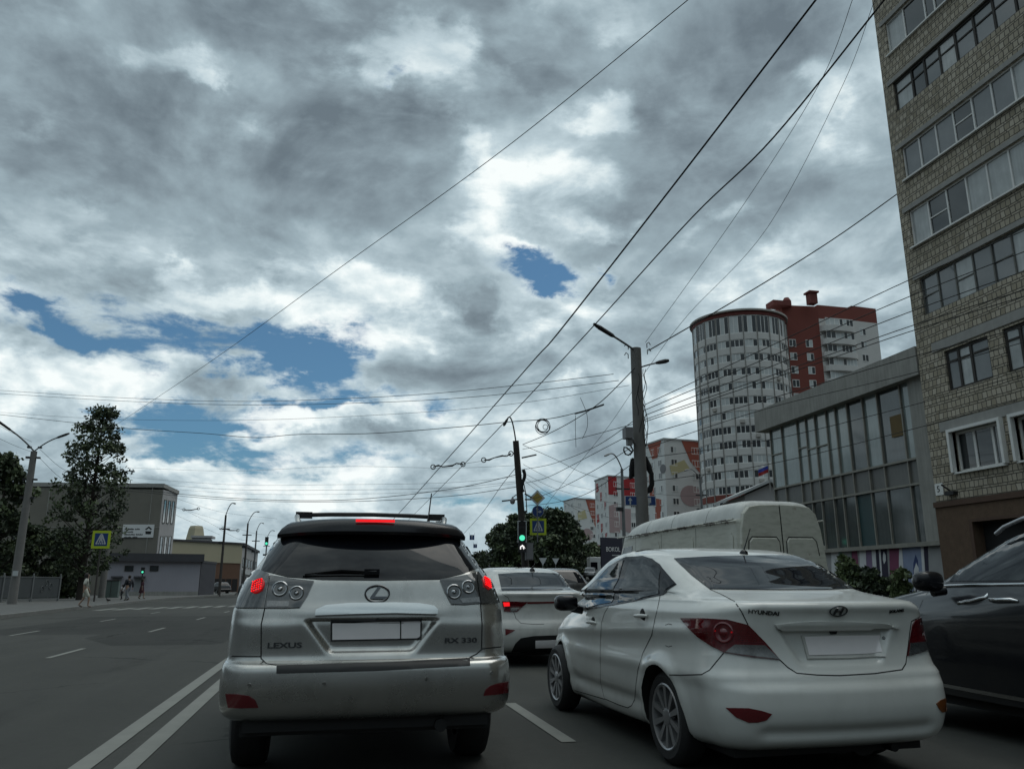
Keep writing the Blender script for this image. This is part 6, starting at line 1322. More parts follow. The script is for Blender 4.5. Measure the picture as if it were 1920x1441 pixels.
zg = atD(979, 1008, DT - .5).z; disk(FT, .0, zg, .155, .004, M['green_lit'], 'green_lamp', tl); 
for k in (1, 2): disk(FT, 0, zg + .40 * k, .15, .004, M['gap'], 'dark_lamp', tl)
z2 = atD(979, 1026, DT - .5).z; mb = MB(); FT.bar(mb, -.22, .22, z2 - .26, zb - .005, -.18, -.002); mb.build('arrow_housing', M['black_metal'], tl)
mb = MB()
for pts in (((-.12, -.10), (-.06, -.10), (-.06, .02), (.02, .06), (.02, .12), (-.06, .10), (-.12, .04)), ((.0, .02), (.0, .16), (.08, .09)), ((.06, -.10), (.10, -.10), (.10, .02), (.15, -.08), (.17, -.05), (.09, .10), (.03, .0))): mb.prism([FT.P(x, z2 + y, .003) for x, y in pts], FT.n * .01)
mb.build('arrow_lamp', M['white_lit'], tl)
cb = empty('control_box', (0, 0, 0)); tag(cb, 'grey control cabinet fixed low on the dark traffic pole', 'box'); c = atD(992, 1033, DT - .35); mb = MB(); mb.box(c, (.42, .3, .95)); mb.build('cabinet', M['steel'], cb); mb = MB(); mb.box(c + Vector((0, -.16, 0)), (.36, .02, .86)); mb.build('cabinet_door', M['sign_back'], cb)
for nm, lab in (('priority_sign', 'white edged amber diamond priority sign at the top of the sign column'), ('lane_sign', 'round blue sign with white straight and right arrows under the diamond'), ('crossing_sign', 'yellow bordered blue pedestrian crossing sign at the foot of the sign column')):
    s_ = empty(nm, (0, 0, 0)); tag(s_, lab, 'road sign', 'signs at the junction')
    if nm == 'priority_sign':
        c = atD(1007.5, 933, DT); h = .44; mb = MB(); mb.prism([FT.P(0, 0, 0) * 0 + c + FT.u * x + Vector((0, 0, z)) for x, z in ((-h, 0), (0, -h), (h, 0), (0, h))], FT.n * .03); mb.build('diamond_border', M['sign_white'], s_); h *= .68; mb = MB(); mb.prism([c + FT.n * .033 + FT.u * x + Vector((0, 0, z)) for x, z in ((-h, 0), (0, -h), (h, 0), (0, h))], FT.n * .004); mb.build('diamond_face', M['sign_amber'], s_)
        mb = MB(); cc_ = c - FT.n * .06; mb.tube([cc_ + Vector((0, 0, .3)), Vector((cc_.x, cc_.y, atD(1008, 1000, DT).z - .5))], .03, 6); mb.build('sign_post', M['steel'], s_)
    elif nm == 'lane_sign':
        c = atD(1008.5, 958, DT); F_ = Face((c.x, c.y, 0), FT.u, FT.n); disk(F_, 0, c.z, .33, .0, M['sign_white'], 'sign_border', s_); disk(F_, 0, c.z, .31, .022, M['sign_blue'], 'sign_face', s_); mb = MB()
        for pts in (((-.07, -.22), (-.01, -.22), (-.01, .12), (-.07, .12)), ((-.12, .10), (.04, .10), (-.04, .26)), ((-.01, -.06), (.12, -.06), (.12, .0), (-.01, .0)), ((.10, -.12), (.10, .06), (.23, -.03))): mb.prism([F_.P(x, c.z + y, .044) for x, y in pts], F_.n * .004)
        mb.build('arrow_symbol', M['sign_white'], s_)
    else:
        c = atD(1009, 987, DT); ped_sign(s_, Face((c.x, c.y, 0), FT.u, FT.n), 0, c.z, .92)

# the two concrete poles and the crossing on the left
gp = 'street poles'
b = G(22, 1132, .12); t0 = atD(68, 830, (b - CAM).dot(_f) * .985); o = pole('concrete_lamp_pole', 'thick concrete pole with two lamp arms at the far left in front of the fence', gp, b, (b.x, b.y, t0.z), .26, .18, M['pole_conc']); tp = Vector((b.x, b.y, t0.z)); dd = (tp - CAM).dot(_f)
lamp_arm(o, tp, atD(20, 806, dd - 1), .15, .05, 1.6); lamp_arm(o, tp, atD(108, 820, dd), .2, .04, .8)
mb = MB()
for py in (838, 858, 900, 935): q = atD(62, py, dd); mb.box(Vector((b.x - .3, b.y, q.z)), (.22, .2, .12)); mb.box(Vector((b.x + .3, b.y, q.z)), (.2, .2, .1))
mb.build('insulator', M['black_metal'], o); mb = MB(); mb.box((b.x + .05, b.y - .3, 1.9), (.28, .05, .30)); mb.build('notice', M['sign_white'], o)
b2 = atD(190, 1118, 72); b2 = Vector((b2.x, b2.y, .12)); t2 = atD(208, 884, 72).z; o = pole('concrete_lamp_pole', 'concrete pole with one lamp arm behind the left crossing sign', gp, b2, (b2.x, b2.y, t2), .30, .22, M['pole_conc']); lamp_arm(o, (b2.x, b2.y, t2), atD(245, 883, 72), .3, .04, 1.0)
bs = atD(172, 1133, 56); sp_ = empty('crossing_sign', (0, 0, 0)); tag(sp_, 'yellow bordered pedestrian crossing sign on a post beside the tall tree', 'road sign'); c = atD(190, 1011, 56); mb = MB(); mb.tube([(c.x, c.y + .05, .1), (c.x, c.y + .05, c.z + .4)], .06, 8); mb.build('sign_post', M['pole_dark'], sp_, 40)
F_ = Face((c.x, c.y, 0), (1, -.1, 0), (-.1, -1, 0)); ped_sign(sp_, F_, 0, c.z, 1.22)
def tall_lamp(label, px, top, bot, D, armx, army, mat, kind='lamp_post', r=.17):
    p = atD(px, bot, D); g_ = hz(p.x, p.y); zt = atD(px, top, D).z; o = pole(kind, label, gp, (p.x, p.y, g_), (p.x, p.y, zt), r, r * .65, mat); lamp_arm(o, (p.x, p.y, zt), atD(armx, army, D), .9, .05, .9, mat)
    mb = MB(); mb.box((p.x, p.y, zt - 1.6), (1.2, .12, .12)); mb.build('crossarm', M['black_metal'], o); mb = MB(); mb.box((p.x - .3, p.y, zt - 3.2), (.5, .3, .3)); mb.build('junction_box', M['black_metal'], o); return p, zt
LP = []
for a in (('dark street lamp post, first beyond the low lilac building', 411, 962, 1110, 92, 438, 943, M['pole_dark']), ('dark street lamp post, second beyond the low lilac building', 455, 978, 1106, 108, 482, 959, M['pole_dark']), ('slim grey street lamp post, third beyond the low lilac building', 473, 993, 1103, 126, 492, 980, M['steel']), ('slim grey street lamp post, fourth beyond the low lilac building', 494, 1006, 1102, 150, 512, 994, M['steel'])): LP.append(tall_lamp(*a))
tall_lamp('grey curved lamp post just left of the concrete pole', 1172, 872, 1060, 62, 1142, 851, M['steel']); tall_lamp('grey lamp post between the painted houses and the round tower', 1322, 895, 1060, 85, 1290, 880, M['steel'])
for px, D in ((917, 210), (924, 235), (930, 260)): tall_lamp('very distant street lamp post past the right shoulder of the silver SUV', px, 1040 + (D - 210) * .1, 1094, D, px - 6, 1038, M['steel'], r=.2)
# signals and hanging signs far away
o = empty('traffic_light', (0, 0, 0)); tag(o, 'small distant traffic light showing green left of the silver SUV', 'traffic light'); c = atD(500, 1014, 120); mb = MB(); mb.box(c, (.5, .35, 1.25)); mb.build('signal_housing', M['black_metal'], o); disk(Face((c.x, c.y - .18, 0), (1, 0, 0), (0, -1, 0)), 0, c.z - .35, .19, .002, M['green_lit'], 'green_lamp', o)
mb = MB(); p = LP[3][0]; mb.tube([(p.x, p.y, c.z + .3), c + Vector((0, 0, .5))], .04, 5); mb.build('mast_arm', M['black_metal'], o)
o = empty('pedestrian_light', (0, 0, 0)); tag(o, 'pedestrian signal with a lit lamp in front of the low lilac building', 'traffic light'); c = atD(268, 1069, 78); mb = MB(); mb.box(c, (.32, .25, .62)); mb.build('signal_housing', M['black_metal'], o); disk(Face((c.x, c.y - .13, 0), (1, 0, 0), (0, -1, 0)), 0, c.z - .14, .10, .002, M['green_lit'], 'green_lamp', o); mb = MB(); mb.tube([(c.x, c.y, .1), (c.x, c.y, c.z - .3)], .05, 8); mb.build('signal_post', M['pole_dark'], o, 40)
for i, (px, py, D, s_) in enumerate(((885, 1007, 150, 9), (919.5, 1010, 150, 8), (891, 1023, 170, 7), (919, 1022, 170, 7), (957, 1013, 120, 9))):
    o = empty('hanging_lane_sign', (0, 0, 0)); tag(o, ('small blue lane sign hung over the far road, %s' % ('upper left of the four', 'upper right of the four', 'lower left of the four', 'lower right of the four', 'alone in front of the dark trees')[i]), 'road sign', 'hanging lane signs')
    c = atD(px, py, D); h = s_ * D / FPX / 2; mb = MB(); mb.box(c, (2 * h, .05, 2 * h)); mb.build('sign_face', M['sign_blue'], o); mb = MB(); mb.box(c + Vector((0, -.03, -.1 * h)), (.3 * h, .01, 1.2 * h)); mb.box(c + Vector((0, -.03, .5 * h)), (.9 * h, .012, .3 * h)); mb.build('arrow_symbol', M['sign_white'], o)
    mb = MB(); mb.tube([c + Vector((-h, 0, h)), c + Vector((-h, 0, h + .4))], .02, 4); mb.tube([c + Vector((h, 0, h)), c + Vector((h, 0, h + .4))], .02, 4); mb.build('hanger', M['cable'], o)

# fence, cabinet
fn = empty('steel_fence', (0, 0, 0)); tag(fn, 'grey steel panel fence with posts along the left pavement', 'fence'); f0 = G(-60, 1130, .12); f1 = G(108, 1126, .12); u = f1 - f0; L = u.length; FF = Face((f0.x, f0.y, 0), u, Vector((u.y, -u.x, 0))); FF.n = FF.n if FF.n.y < 0 else -FF.n
M['fence'] = pm('fence_sheet', (.075, .082, .085), .6, .2, .2, 2); M['fence_post'] = pm('fence_post', (.15, .158, .16), .6, .2, .2, 2)
zf1 = atD(90, 1081, (f1 - CAM).dot(_f)).z; npn = max(3, int(L / 2.4))
for k in range(npn):
    a = L * k / npn; w2 = L / npn; mb = MB(); FF.bar(mb, a + .06, a + w2 - .06, .38, zf1 - .08, -.03, .0); pn = mb.build('fence_panel', M['fence'], fn)
    mb = MB()
    if k % 2 == 0:
        for s_ in range(3): cx, cz = a + w2 * (.35 + .15 * s_), .9 + .22 * ((s_ * 2) % 3); mb.tube([FF.P(cx + .17 * math.cos(q) * (1 - q / 9), cz + .3 * math.sin(q) * (1 - q / 9), .02) for q in np.linspace(0, 7, 18)], .02, 5)
        mb.build('scroll_ornament', M['fence_post'], pn)
for k in range(npn + 1): a = L * k / npn; mb = MB(); FF.bar(mb, a - .055, a + .055, .0, zf1 + .10, -.06, .05); mb.lathe([(.001, .1), (.05, .06), (.05, -.02)], FF.P(a, zf1 + .12, 0), 'z', 8); mb.build('fence_post', M['fence_post'], fn)
mb = MB(); FF.bar(mb, 0, L, zf1 - .06, zf1, -.04, .03); mb.build('top_rail', M['fence_post'], fn); mb = MB(); FF.bar(mb, 0, L, .26, .34, -.05, .03); mb.build('bottom_rail', M['fence_post'], fn)
cbx = empty('utility_cabinet', (0, 0, 0)); tag(cbx, 'pale green metal utility cabinet between the left pole and the man in black', 'cabinet'); c = atD(210, 1096, 74); w2 = 26 * 74 / FPX; mb = MB(); mb.box((c.x, c.y, .12 + .75), (w2, .6, 1.5)); mb.build('cabinet_body', pm('pale_green_metal', (.10, .135, .125), .6, 0, .15, 2), cbx); mb = MB(); mb.box((c.x, c.y - .31, .87), (.03, .03, 1.4)); mb.box((c.x, c.y, 1.66), (w2 + .1, .7, .07)); mb.build('cabinet_trim', M['pole_dark'], cbx)

# ------------------------------------------------------------------ overhead wires
def crom(pts, n=8):
    out = []; P = [np.array(p, float) for p in pts]
    for i in range(len(P) - 1):
        p0, p1, p2, p3 = P[max(i - 1, 0)], P[i], P[i + 1], P[min(i + 2, len(P) - 1)]
        for k in range(n): u = k / n; out.append(.5 * (2 * p1 + (p2 - p0) * u + (2 * p0 - 5 * p1 + 4 * p2 - p3) * u * u + (3 * p1 - p0 - 3 * p2 + p3) * u ** 3))
    out.append(P[-1]); return out
def wire(label, pts, D0, D1, r=.012, group='overhead wires', name='overhead_wire', n=8):
    q = crom(pts, n) if len(pts) > 2 else [np.array(pts[0], float) + (np.array(pts[1], float) - np.array(pts[0], float)) * k / 12 for k in range(13)]
    m_ = len(q) - 1; P = []
    for k, (x, y) in enumerate(q): i = 1 / D0 + (1 / D1 - 1 / D0) * k / m_; P.append(atD(x, y, 1 / i))
    # carry wires that leave the picture on to their next support
    if pts[0][0] < 0 or pts[0][0] > 1920 or pts[0][1] < 25: dv = (P[0] - P[1]).normalized(); dv.z = min(dv.z, .12); P = [P[0] + dv * 24] + P
    mb = MB(); mb.tube(P, r, 5); o = mb.build(name, M['cable'], None, 60); tag(o, label, 'cable', group); return o
wire('single thin wire crossing the whole sky diagonally down to the tall left tree', [(1296, -5), (960, 268), (640, 500), (420, 660), (212, 800)], 16, 62, .010)
w2_ = 'heavy black trolley wire running down toward the silver SUV, %s of the pair'
wire(w2_ % 'left', [(1534, -6), (1290, 312), (1060, 607), (1000, 676), (860, 836), (745, 965), (690, 1024)], 9, 110, .013, 'trolley wires'); wire(w2_ % 'right', [(1642, 20), (1450, 258), (1300, 405), (1110, 614), (930, 808), (820, 920), (740, 1000)], 10, 120, .013, 'trolley wires')
wire('thin grey wire from the top edge to the top of the concrete pole', [(1600, -5), (1540, 150), (1400, 375), (1210, 642)], 20, 29.3, .008); wire('thin grey wire from the brick block past the concrete pole to the signs', [(1633, 20), (1580, 160), (1440, 425), (1290, 590), (1215, 690), (1140, 800), (1060, 900), (1010, 965)], 24, 44, .008)
wire('thick black cable from the brick block to the top of the concrete pole', [(1690, 358), (1560, 450), (1400, 550), (1216, 657)], 31, 29.2, .022); wire('dark cable sloping from the concrete pole down to the dark traffic pole', [(1190, 690), (1130, 750), (1080, 785), (1030, 812), (980, 833)], 29.3, 44.8, .018)
for k, (y0, y1, xe) in enumerate(((428, 758, 1920), (468, 768, 1920), (505, 778, 1920), (540, 786, 1920), (552, 790, 1920), (610, 815, 1920))):
    wire('one of the bundled black cables from the brick block to the concrete pole', [(1925, y0 + 2), (1700, y0 + (y1 - y0) * .30), (1450, y0 + (y1 - y0) * .66), (1210, y1)], 22, 29.2, .014, 'cable bundle right of the concrete pole')
for y0, y1 in ((700, 860), (745, 905), (640, 842)): wire('one of the slack black cables crossing in front of the round tower', [(1925, y0), (1700, y0 + 62), (1440, y0 + 125), (1212, y1 - 2)], 24, 29.3, .012, 'cable bundle right of the concrete pole')
S_L = 'one of the two parallel span wires sagging from the left edge to the concrete pole'
wire(S_L, [(-8, 731), (240, 746), (480, 752), (760, 741), (960, 723), (1150, 701)], 60, 29.3, .012, 'span wires'); wire(S_L, [(-8, 737), (240, 752), (480, 759), (760, 752), (960, 737), (1160, 713)], 60, 29.3, .012, 'span wires')
wire('faint thin span wire just below the two parallel ones', [(-8, 772), (200, 785), (480, 787), (800, 772), (1000, 752), (1180, 722)], 60, 29.3, .008); wire('wavy sagging cable from the left edge to the concrete pole', [(-8, 776), (110, 789), (240, 803), (380, 812), (480, 820), (560, 814), (700, 812), (860, 800), (960, 790), (1040, 783), (1130, 760)], 58, 30, .016)
wire('short thick insulator rod on the cable left of the concrete pole', [(1078, 775), (1100, 769), (1132, 758)], 31, 30.2, .035, name='cable_insulator', group='insulators')
for k, (yl, ym, yr) in enumerate(((875, 874, 872), (892, 908, 893), (900, 918, 902), (906, 926, 905), (913, 937, 889), (917, 940, 912))):
    wire('one of the low span wires sagging from the brown building to the traffic pole', [(215, yl), (430, (yl + ym) / 2 + 8), (640, ym), (840, (ym + yr) / 2 + 4), (970, yr)], 72, 45, (.008, .008, .010, .008, .02, .018)[k], 'low span wires')
def chain(label, pts, D, r=.05):
    mb = MB(); P = [atD(x, y, D) for x, y in pts]; mb.tube(P, [r * (1.0 if i % 2 else .6) for i in range(len(P))], 7)
    for c in (P[0], P[-1]):
        mb.tube([c + Vector((.13 * math.cos(q), 0, .13 * math.sin(q))) for q in np.linspace(0, 2 * math.pi, 13)], .03, 5, False)
    o = mb.build('trolley_hanger', M['cable'], None, 50); tag(o, label, 'insulator', 'insulators')
chain('black knobbly trolley wire hanger on the span, farther from the traffic pole', [(812, 875), (822, 872), (830, 875), (848, 873), (856, 868), (868, 870)], 46); chain('black knobbly trolley wire hanger next to the traffic pole', [(907, 862), (917, 862), (926, 858), (942, 854), (950, 855), (958, 850)], 45)
wire('thin rod joining the two trolley wire hangers to the traffic pole', [(812, 875), (890, 866), (930, 857), (970, 848)], 46, 45, .01)
for q0, q1, l_ in (((345, 955), (372, 953), 'low black trolley hanger beside the brown building'), ((418, 990), (446, 994), 'low black trolley hanger between the distant left lamp posts')): chain(l_, [q0, ((q0[0] + q1[0]) / 2, (q0[1] + q1[1]) / 2 + 2), q1], 85, .06)
wire('taut dark stay wire from the traffic pole down to the far road', [(968, 875), (940, 910), (905, 960), (860, 1010)], 45, 110, .02)
for a in (((978, 884), (1040, 915), (1120, 937), (1200, 950)), ((978, 890), (1030, 925), (1090, 960)), ((980, 897), (1010, 920), (1080, 950), (1160, 975)), ((981, 870), (1040, 900), (1110, 918))): wire('one of the thin wires fanning out to the right from the traffic pole', list(a), 44.8, 70, .010, 'wires fanning from the traffic pole')
for y0, y1 in (((820), 866), ((835), 880), ((1010), 955)): pass
for a in (((1186, 790), (1120, 835), (1040, 868), (978, 880)), ((1186, 812), (1110, 852), (1030, 893), (985, 905)), ((1184, 838), (1120, 878), (1050, 915), (1000, 935)), ((1184, 870), (1110, 920), (1050, 940), (985, 948)), ((1186, 795), (1100, 818), (1030, 832), (980, 842))): wire('one of the black cables sloping from the concrete pole down to the traffic pole', list(a), 29.3, 45, .013, 'cables between the two right poles')
wire('dark cable dropping from the traffic pole across the painted houses', [(981, 834), (1040, 860), (1090, 885), (1140, 900), (1230, 925), (1330, 930)], 44.8, 80, .014)
co_ = empty('cable_coil', (0, 0, 0)); tag(co_, 'coil of black cable hanging from a wire above the junction', 'cable'); cc_ = atD(1019, 798, 42)
for k in range(5): mb = MB(); a_ = .36 + rng.normal(0, .018); off = Vector((rng.normal(0, .03), 0, rng.normal(0, .025))); mb.tube([cc_ + off + Vector((a_ * math.cos(q), .04 * k, a_ * math.sin(q))) for q in np.linspace(0, 2 * math.pi, 25)], .018, 5, False); mb.build('cable_loop', M['cable'], co_, 60)
mb = MB(); mb.tube([cc_ + Vector((.1 + .13 * math.cos(q), 0, -.06 + .13 * math.sin(q))) for q in np.linspace(0, 2 * math.pi, 17)], .014, 5, False); mb.build('cable_loop', M['cable'], co_, 60); mb = MB(); mb.tube([cc_ + Vector((0, 0, .36)), atD(1019, 786, 42)], .012, 4); mb.build('tie', M['cable'], co_)
for pts, l_ in ((((1079, 778), (1079, 806), (1080, 838)), 'straight stub of cable dangling under the wires near the concrete pole'), (((1088, 745), (1100, 775), (1101, 800), (1092, 822)), 'curved loose strand dangling under the wires near the concrete pole')): wire(l_, list(pts), 33, 33, .010, 'dangling strands')
for pts in (((-5, 820), (30, 836), (58, 846)), ((-5, 795), (25, 812), (60, 828)), ((75, 842), (120, 880), (175, 895), (206, 893)), ((74, 858), (130, 905), (206, 905)), ((-5, 855), (58, 862))): wire('one of the wires strung between the two concrete poles on the left', list(pts), 58, 66, .012, 'wires at the left poles')
for pts in (((300, 940), (350, 958), (412, 990)), ((328, 950), (412, 975)), ((415, 985), (455, 993), (480, 1000), (520, 1004)), ((320, 930), (380, 950), (430, 962), (520, 972)), ((412, 992), (455, 1012), (500, 1010)), ((330, 965), (412, 1002))): wire('one of the fine wires among the distant lamp posts on the left', list(pts), 92, 115, .012, 'wires at the distant lamp posts')

# ------------------------------------------------------------------ trees and shrubs
M['leaf_a'] = pm('leaf_dark_green', (.040, .058, .026), .65, 0, .4, .5); M['leaf_b'] = pm('leaf_green', (.080, .11, .045), .6, 0, .35, .6); M['leaf_c'] = pm('leaf_deep_green', (.022, .034, .017), .7, 0, .3, .6); M['leaf_l'] = pm('leaf_pale_green', (.095, .125, .05), .6, 0, .3, 1); M['bark'] = pm('bark', (.035, .028, .022), .9, 0, .35, 6, .6, 18)  # leaf greens of different depth, picked at random clump by clump
def tree(name, label, x, y, h, prof, tr, ncl, per, leaf, seed, z0=None, group=None, cat='tree', mats=None, base=.12, spread=.55):
    """crown of leaf clumps: prof = [(height fraction, radius)]; limbs run out to the clumps"""
    r_ = np.random.default_rng(seed); z0 = hz(x, y) if z0 is None else z0
    o = empty(name, (x, y, z0)); tag(o, label, cat, group); tr_ = MB(); P_h = np.array(prof)
    lean = r_.normal(0, .015, 2) * h
    tr_.tube([(lean[0] * k * k / 64, lean[1] * k * k / 64, h * .97 * k / 8) for k in range(9)], [tr * (1 - .93 * k / 8) + .01 for k in range(9)], 7)
    vs = []; fs = []; mi = []
    for c in range(ncl):
        hf = P_h[0, 0] + (1 - P_h[0, 0]) * r_.uniform(0, 1) ** .9; R0 = np.interp(hf, P_h[:, 0], P_h[:, 1]); a = r_.uniform(0, 2 * math.pi); rr = R0 * math.sqrt(r_.uniform(.04, 1)) * r_.uniform(.75, 1.12)
        cx, cy, cz = rr * math.cos(a), rr * math.sin(a), hf * h; cs = spread * r_.uniform(.6, 1.3)
        if c % 3 == 0: zb = max(h * base, cz - rr * .8); tr_.tube([(0, 0, zb), (cx * .5, cy * .5, zb + (cz - zb) * .45), (cx, cy, cz)], [tr * .28 * (1 - zb / h) + .012, tr * .16 * (1 - zb / h) + .01, .008], 4)
        tone = int(r_.choice([0, 0, 1, 2])); n = int(per * r_.uniform(.6, 1.4)); d = r_.normal(0, 1, (n, 3)); d /= np.linalg.norm(d, axis=1)[:, None]; d *= cs * r_.uniform(.15, 1, (n, 1)) ** .5; d[:, 2] *= .75
        for k in range(n):
            p = np.array((cx, cy, cz)) + d[k]; s = leaf * r_.uniform(.6, 1.4); u = r_.normal(0, 1, 3); u /= np.linalg.norm(u); v = np.cross(u, r_.normal(0, 1, 3)); v /= np.linalg.norm(v) + 1e-9; b = len(vs)
            vs += [tuple(p - u * s), tuple(p + v * s * .55), tuple(p + u * s), tuple(p - v * s * .55)]; fs.append((b, b + 1, b + 2, b + 3)); mi.append(tone if r_.uniform() < .8 else int(r_.integers(3)))
    tr_.build('trunk', M['bark'], o, 60); mb = MB(); mb.v = vs; mb.f = fs; mb.m = mi; mb.build('crown', mats or [M['leaf_a'], M['leaf_b'], M['leaf_c']], o, fix=False); return o
p = atD(150, 1110, 62); ht = atD(150, 748, 62).z
tree('deciduous_tree', 'tall narrow tree with an open see-through crown rising in front of the brown building', p.x, p.y, ht, [(.13, 1.4), (.25, 2.6), (.4, 3.0), (.55, 2.8), (.66, 2.6), (.78, 2.2), (.90, 1.7), (1.0, .8)], .28, 270, 40, .135, 11, z0=0, spread=.60, group='trees on the left')
p = atD(-22, 1110, 56); tree('deciduous_tree', 'dark tree cut off by the left edge of the photo', p.x, p.y, atD(0, 850, 56).z, [(.2, 1.4), (.4, 2.4), (.7, 2.0), (1, .6)], .25, 120, 60, .18, 12, z0=0, group='trees on the left')
for k, (px, D, top, rad) in enumerate(((50, 66, 985, 2.4), (95, 68, 1000, 2.0), (10, 64, 960, 2.4), (125, 70, 1040, 1.4))): p = atD(px, 1110, D); tree('bushy_tree', 'dark bushy tree behind the steel fence, %s' % ('above its second panel', 'beside the tall tree', 'nearest the left edge', 'low and right under the tall tree')[k], p.x, p.y, atD(px, top, D).z, [(.1, rad * .8), (.5, rad), (.8, rad * .8), (1, rad * .3)], .12, 70, 60, .17, 20 + k, z0=0, group='trees on the left', base=.05)
for k, (px, D, top, rad) in enumerate(((945, 120, 985, 3.2), (972, 112, 968, 3.6), (1000, 118, 962, 3.8), (1022, 112, 955, 3.6), (1042, 104, 958, 3.4), (1062, 108, 966, 3.0))):
    p = atD(px, 1080, D); tree('street_tree', 'dark dense tree behind the junction signs, %s in the row' % ('first from the left', 'second from the left', 'third from the left', 'third from the right', 'second from the right', 'last on the right')[k], p.x, p.y, atD(px, top, D).z - hz(p.x, p.y), [(.06, rad * .7), (.3, rad), (.6, rad * .95), (.85, rad * .6), (1, rad * .25)], .22, 110, 62, .26, 30 + k, group='trees behind the junction', base=.08, spread=.95)
for k, (px, D, top, rad) in enumerate(((1105, 135, 1018, 3.4), (1090, 140, 1030, 2.6))): p = atD(px, 1080, D); tree('street_tree', 'small round tree left of the navy hoarding' if k == 0 else 'low round tree between the dark row and the navy hoarding', p.x, p.y, atD(px, top, D).z - hz(p.x, p.y), [(.1, rad * .8), (.5, rad), (.8, rad * .7), (1, rad * .2)], .15, 80, 60, .25, 40 + k, group='trees behind the junction', spread=.9)
for k, (px, D, top, rad) in enumerate(((905, 260, 1036, 5.5), (893, 290, 1052, 5.5), (930, 300, 1050, 6.0))): p = atD(px, 1090, D); tree('distant_tree', 'very distant dark tree right of the silver SUV, %s' % ('tallest', 'left of the tallest', 'right of the tallest')[k], p.x, p.y, atD(px, top, D).z - hz(p.x, p.y), [(.05, rad * .8), (.5, rad), (.8, rad * .7), (1, rad * .2)], .3, 90, 50, .5, 50 + k, group='distant trees', spread=1.5)
for k, (px, rad, top) in enumerate(((1588, .55, 1046), (1618, .9, 1064), (1640, .8, 1078), (1690, .35, 1072), (1604, .7, 1070))):
    p = atX(px, 1095, 18.9); tree('shrub', 'leafy shrub growing against the painted plinth, %s' % ('pale and upright', 'dark and broad', 'dark and low on the right of the clump', 'small one under the maroon panel', 'dark one in the middle of the clump')[k], p.x, p.y, max(.9, atX(px, top, 18.9).z - .12), [(.05, rad * .6), (.4, rad), (.8, rad * .8), (1, rad * .3)], .04, 26, 60, .085, 60 + k, z0=.12, group='shrubs by the glass building', cat='shrub', mats=[M['leaf_l'], M['leaf_b'], M['leaf_l']] if k in (0, 3) else None, spread=.28, base=.03)

# ------------------------------------------------------------------ lorries and buses far down the side street
def box_truck(name, label, px0, px1, ptop, pbase, D, rz, cat, text=None):
    p0, p1 = atD(px0, pbase, D), atD(px1, pbase, D); c = (p0 + p1) / 2; L = (p1 - p0).length; zt = atD(px0, ptop, D).z; g_ = hz(c.x, c.y); o = empty(name, (c.x, c.y, g_), rz); tag(o, label, cat, 'distant cars'); h = max(zt - g_, 2.4)
    mb = MB(); mb.box((0, 0, .45 + (h - .45) / 2), (L, 2.2, h - .45)); bd = mb.build('cargo_body', M['h_white'], o); bm = bd.modifiers.new('b', 'BEVEL'); bm.width = .08; bm.segments = 2
    mb = MB(); mb.box((-L * .30, -1.11, h * .60), (L * .30, .03, h * .34)); mb.build('window', M['glass'], o)
    mb = MB()
    for x in (-L * .32, L * .3):
        for y in (-1.0, 1.0): mb2 = MB(); mb2.lathe([(.001, -.14), (.42, -.14), (.45, -.08), (.45, .08), (.42, .14), (.001, .14)], (x, y, .45), 'y', 18); mb2.build('wheel', M['rubber'], o, 40)
    if text: text_mesh('lettering', text, .62, M['black_plastic'], o, Matrix.Translation((L * .22, -1.115, h * .72)) @ Matrix.Rotation(math.pi / 2, 4, 'X'), .005)
box_truck('box_lorry', 'white lorry with black lettering down the side street beside the van', 1103, 1146, 1044, 1078, 112, R(-8), 'lorry', 'BRAN'); box_truck('delivery_van', 'white delivery van parked under the dark trees', 1047, 1070, 1050, 1068, 135, R(-10), 'van'); box_truck('small_kiosk_van', 'low white van left of the white delivery van', 1027, 1045, 1053, 1067, 138, R(-10), 'van')
for px in (1018, 1042):
    c = atD(px, 1052, 70 if px == 1018 else 80); o = empty('give_way_sign', (0, 0, 0)); tag(o, 'pale give way triangle above the farther white sedan, %s' % ('left one' if px == 1018 else 'right one'), 'road sign', 'give way signs'); h = .36; mb = MB(); mb.prism([c + Vector((x, 0, z)) for x, z in ((-h, .3), (h, .3), (0, -.34))], (0, .03, 0)); mb.build('sign_plate', M['sign_white'], o); mb = MB(); mb.tube([(c.x, c.y + .06, hz(c.x, c.y)), (c.x, c.y + .06, c.z + .3)], .03, 6); mb.build('sign_post', M['steel'], o)
# ------------------------------------------------------------------ people and the pigeon
M['skin'] = pm('skin', (.30, .19, .14), .6, 0, .1, 8); M['hair_dark'] = pm('dark_hair', (.016, .012, .010), .7, 0, .3, 30)
def skin_mesh(name, verts, edges, rad, mat, parent, lv=1):
    me = bpy.data.meshes.new(name); me.from_pydata(verts, edges, []); o = link(name, me); md = o.modifiers.new('s', 'SKIN')
    for i, r in enumerate(rad):
        v = me.skin_vertices[0].data[i]; v.radius = r if isinstance(r, tuple) else (r, r); v.use_root = (i == 0)
    sb = o.modifiers.new('d', 'SUBSURF'); sb.levels = lv; sb.render_levels = lv
    dg = bpy.context.evaluated_depsgraph_get(); m2 = bpy.data.meshes.new_from_object(o.evaluated_get(dg)); bpy.data.objects.remove(o); m2.name = name; m2.materials.clear(); m2.materials.append(mat); m2.shade_smooth(); return link(name, m2, parent)
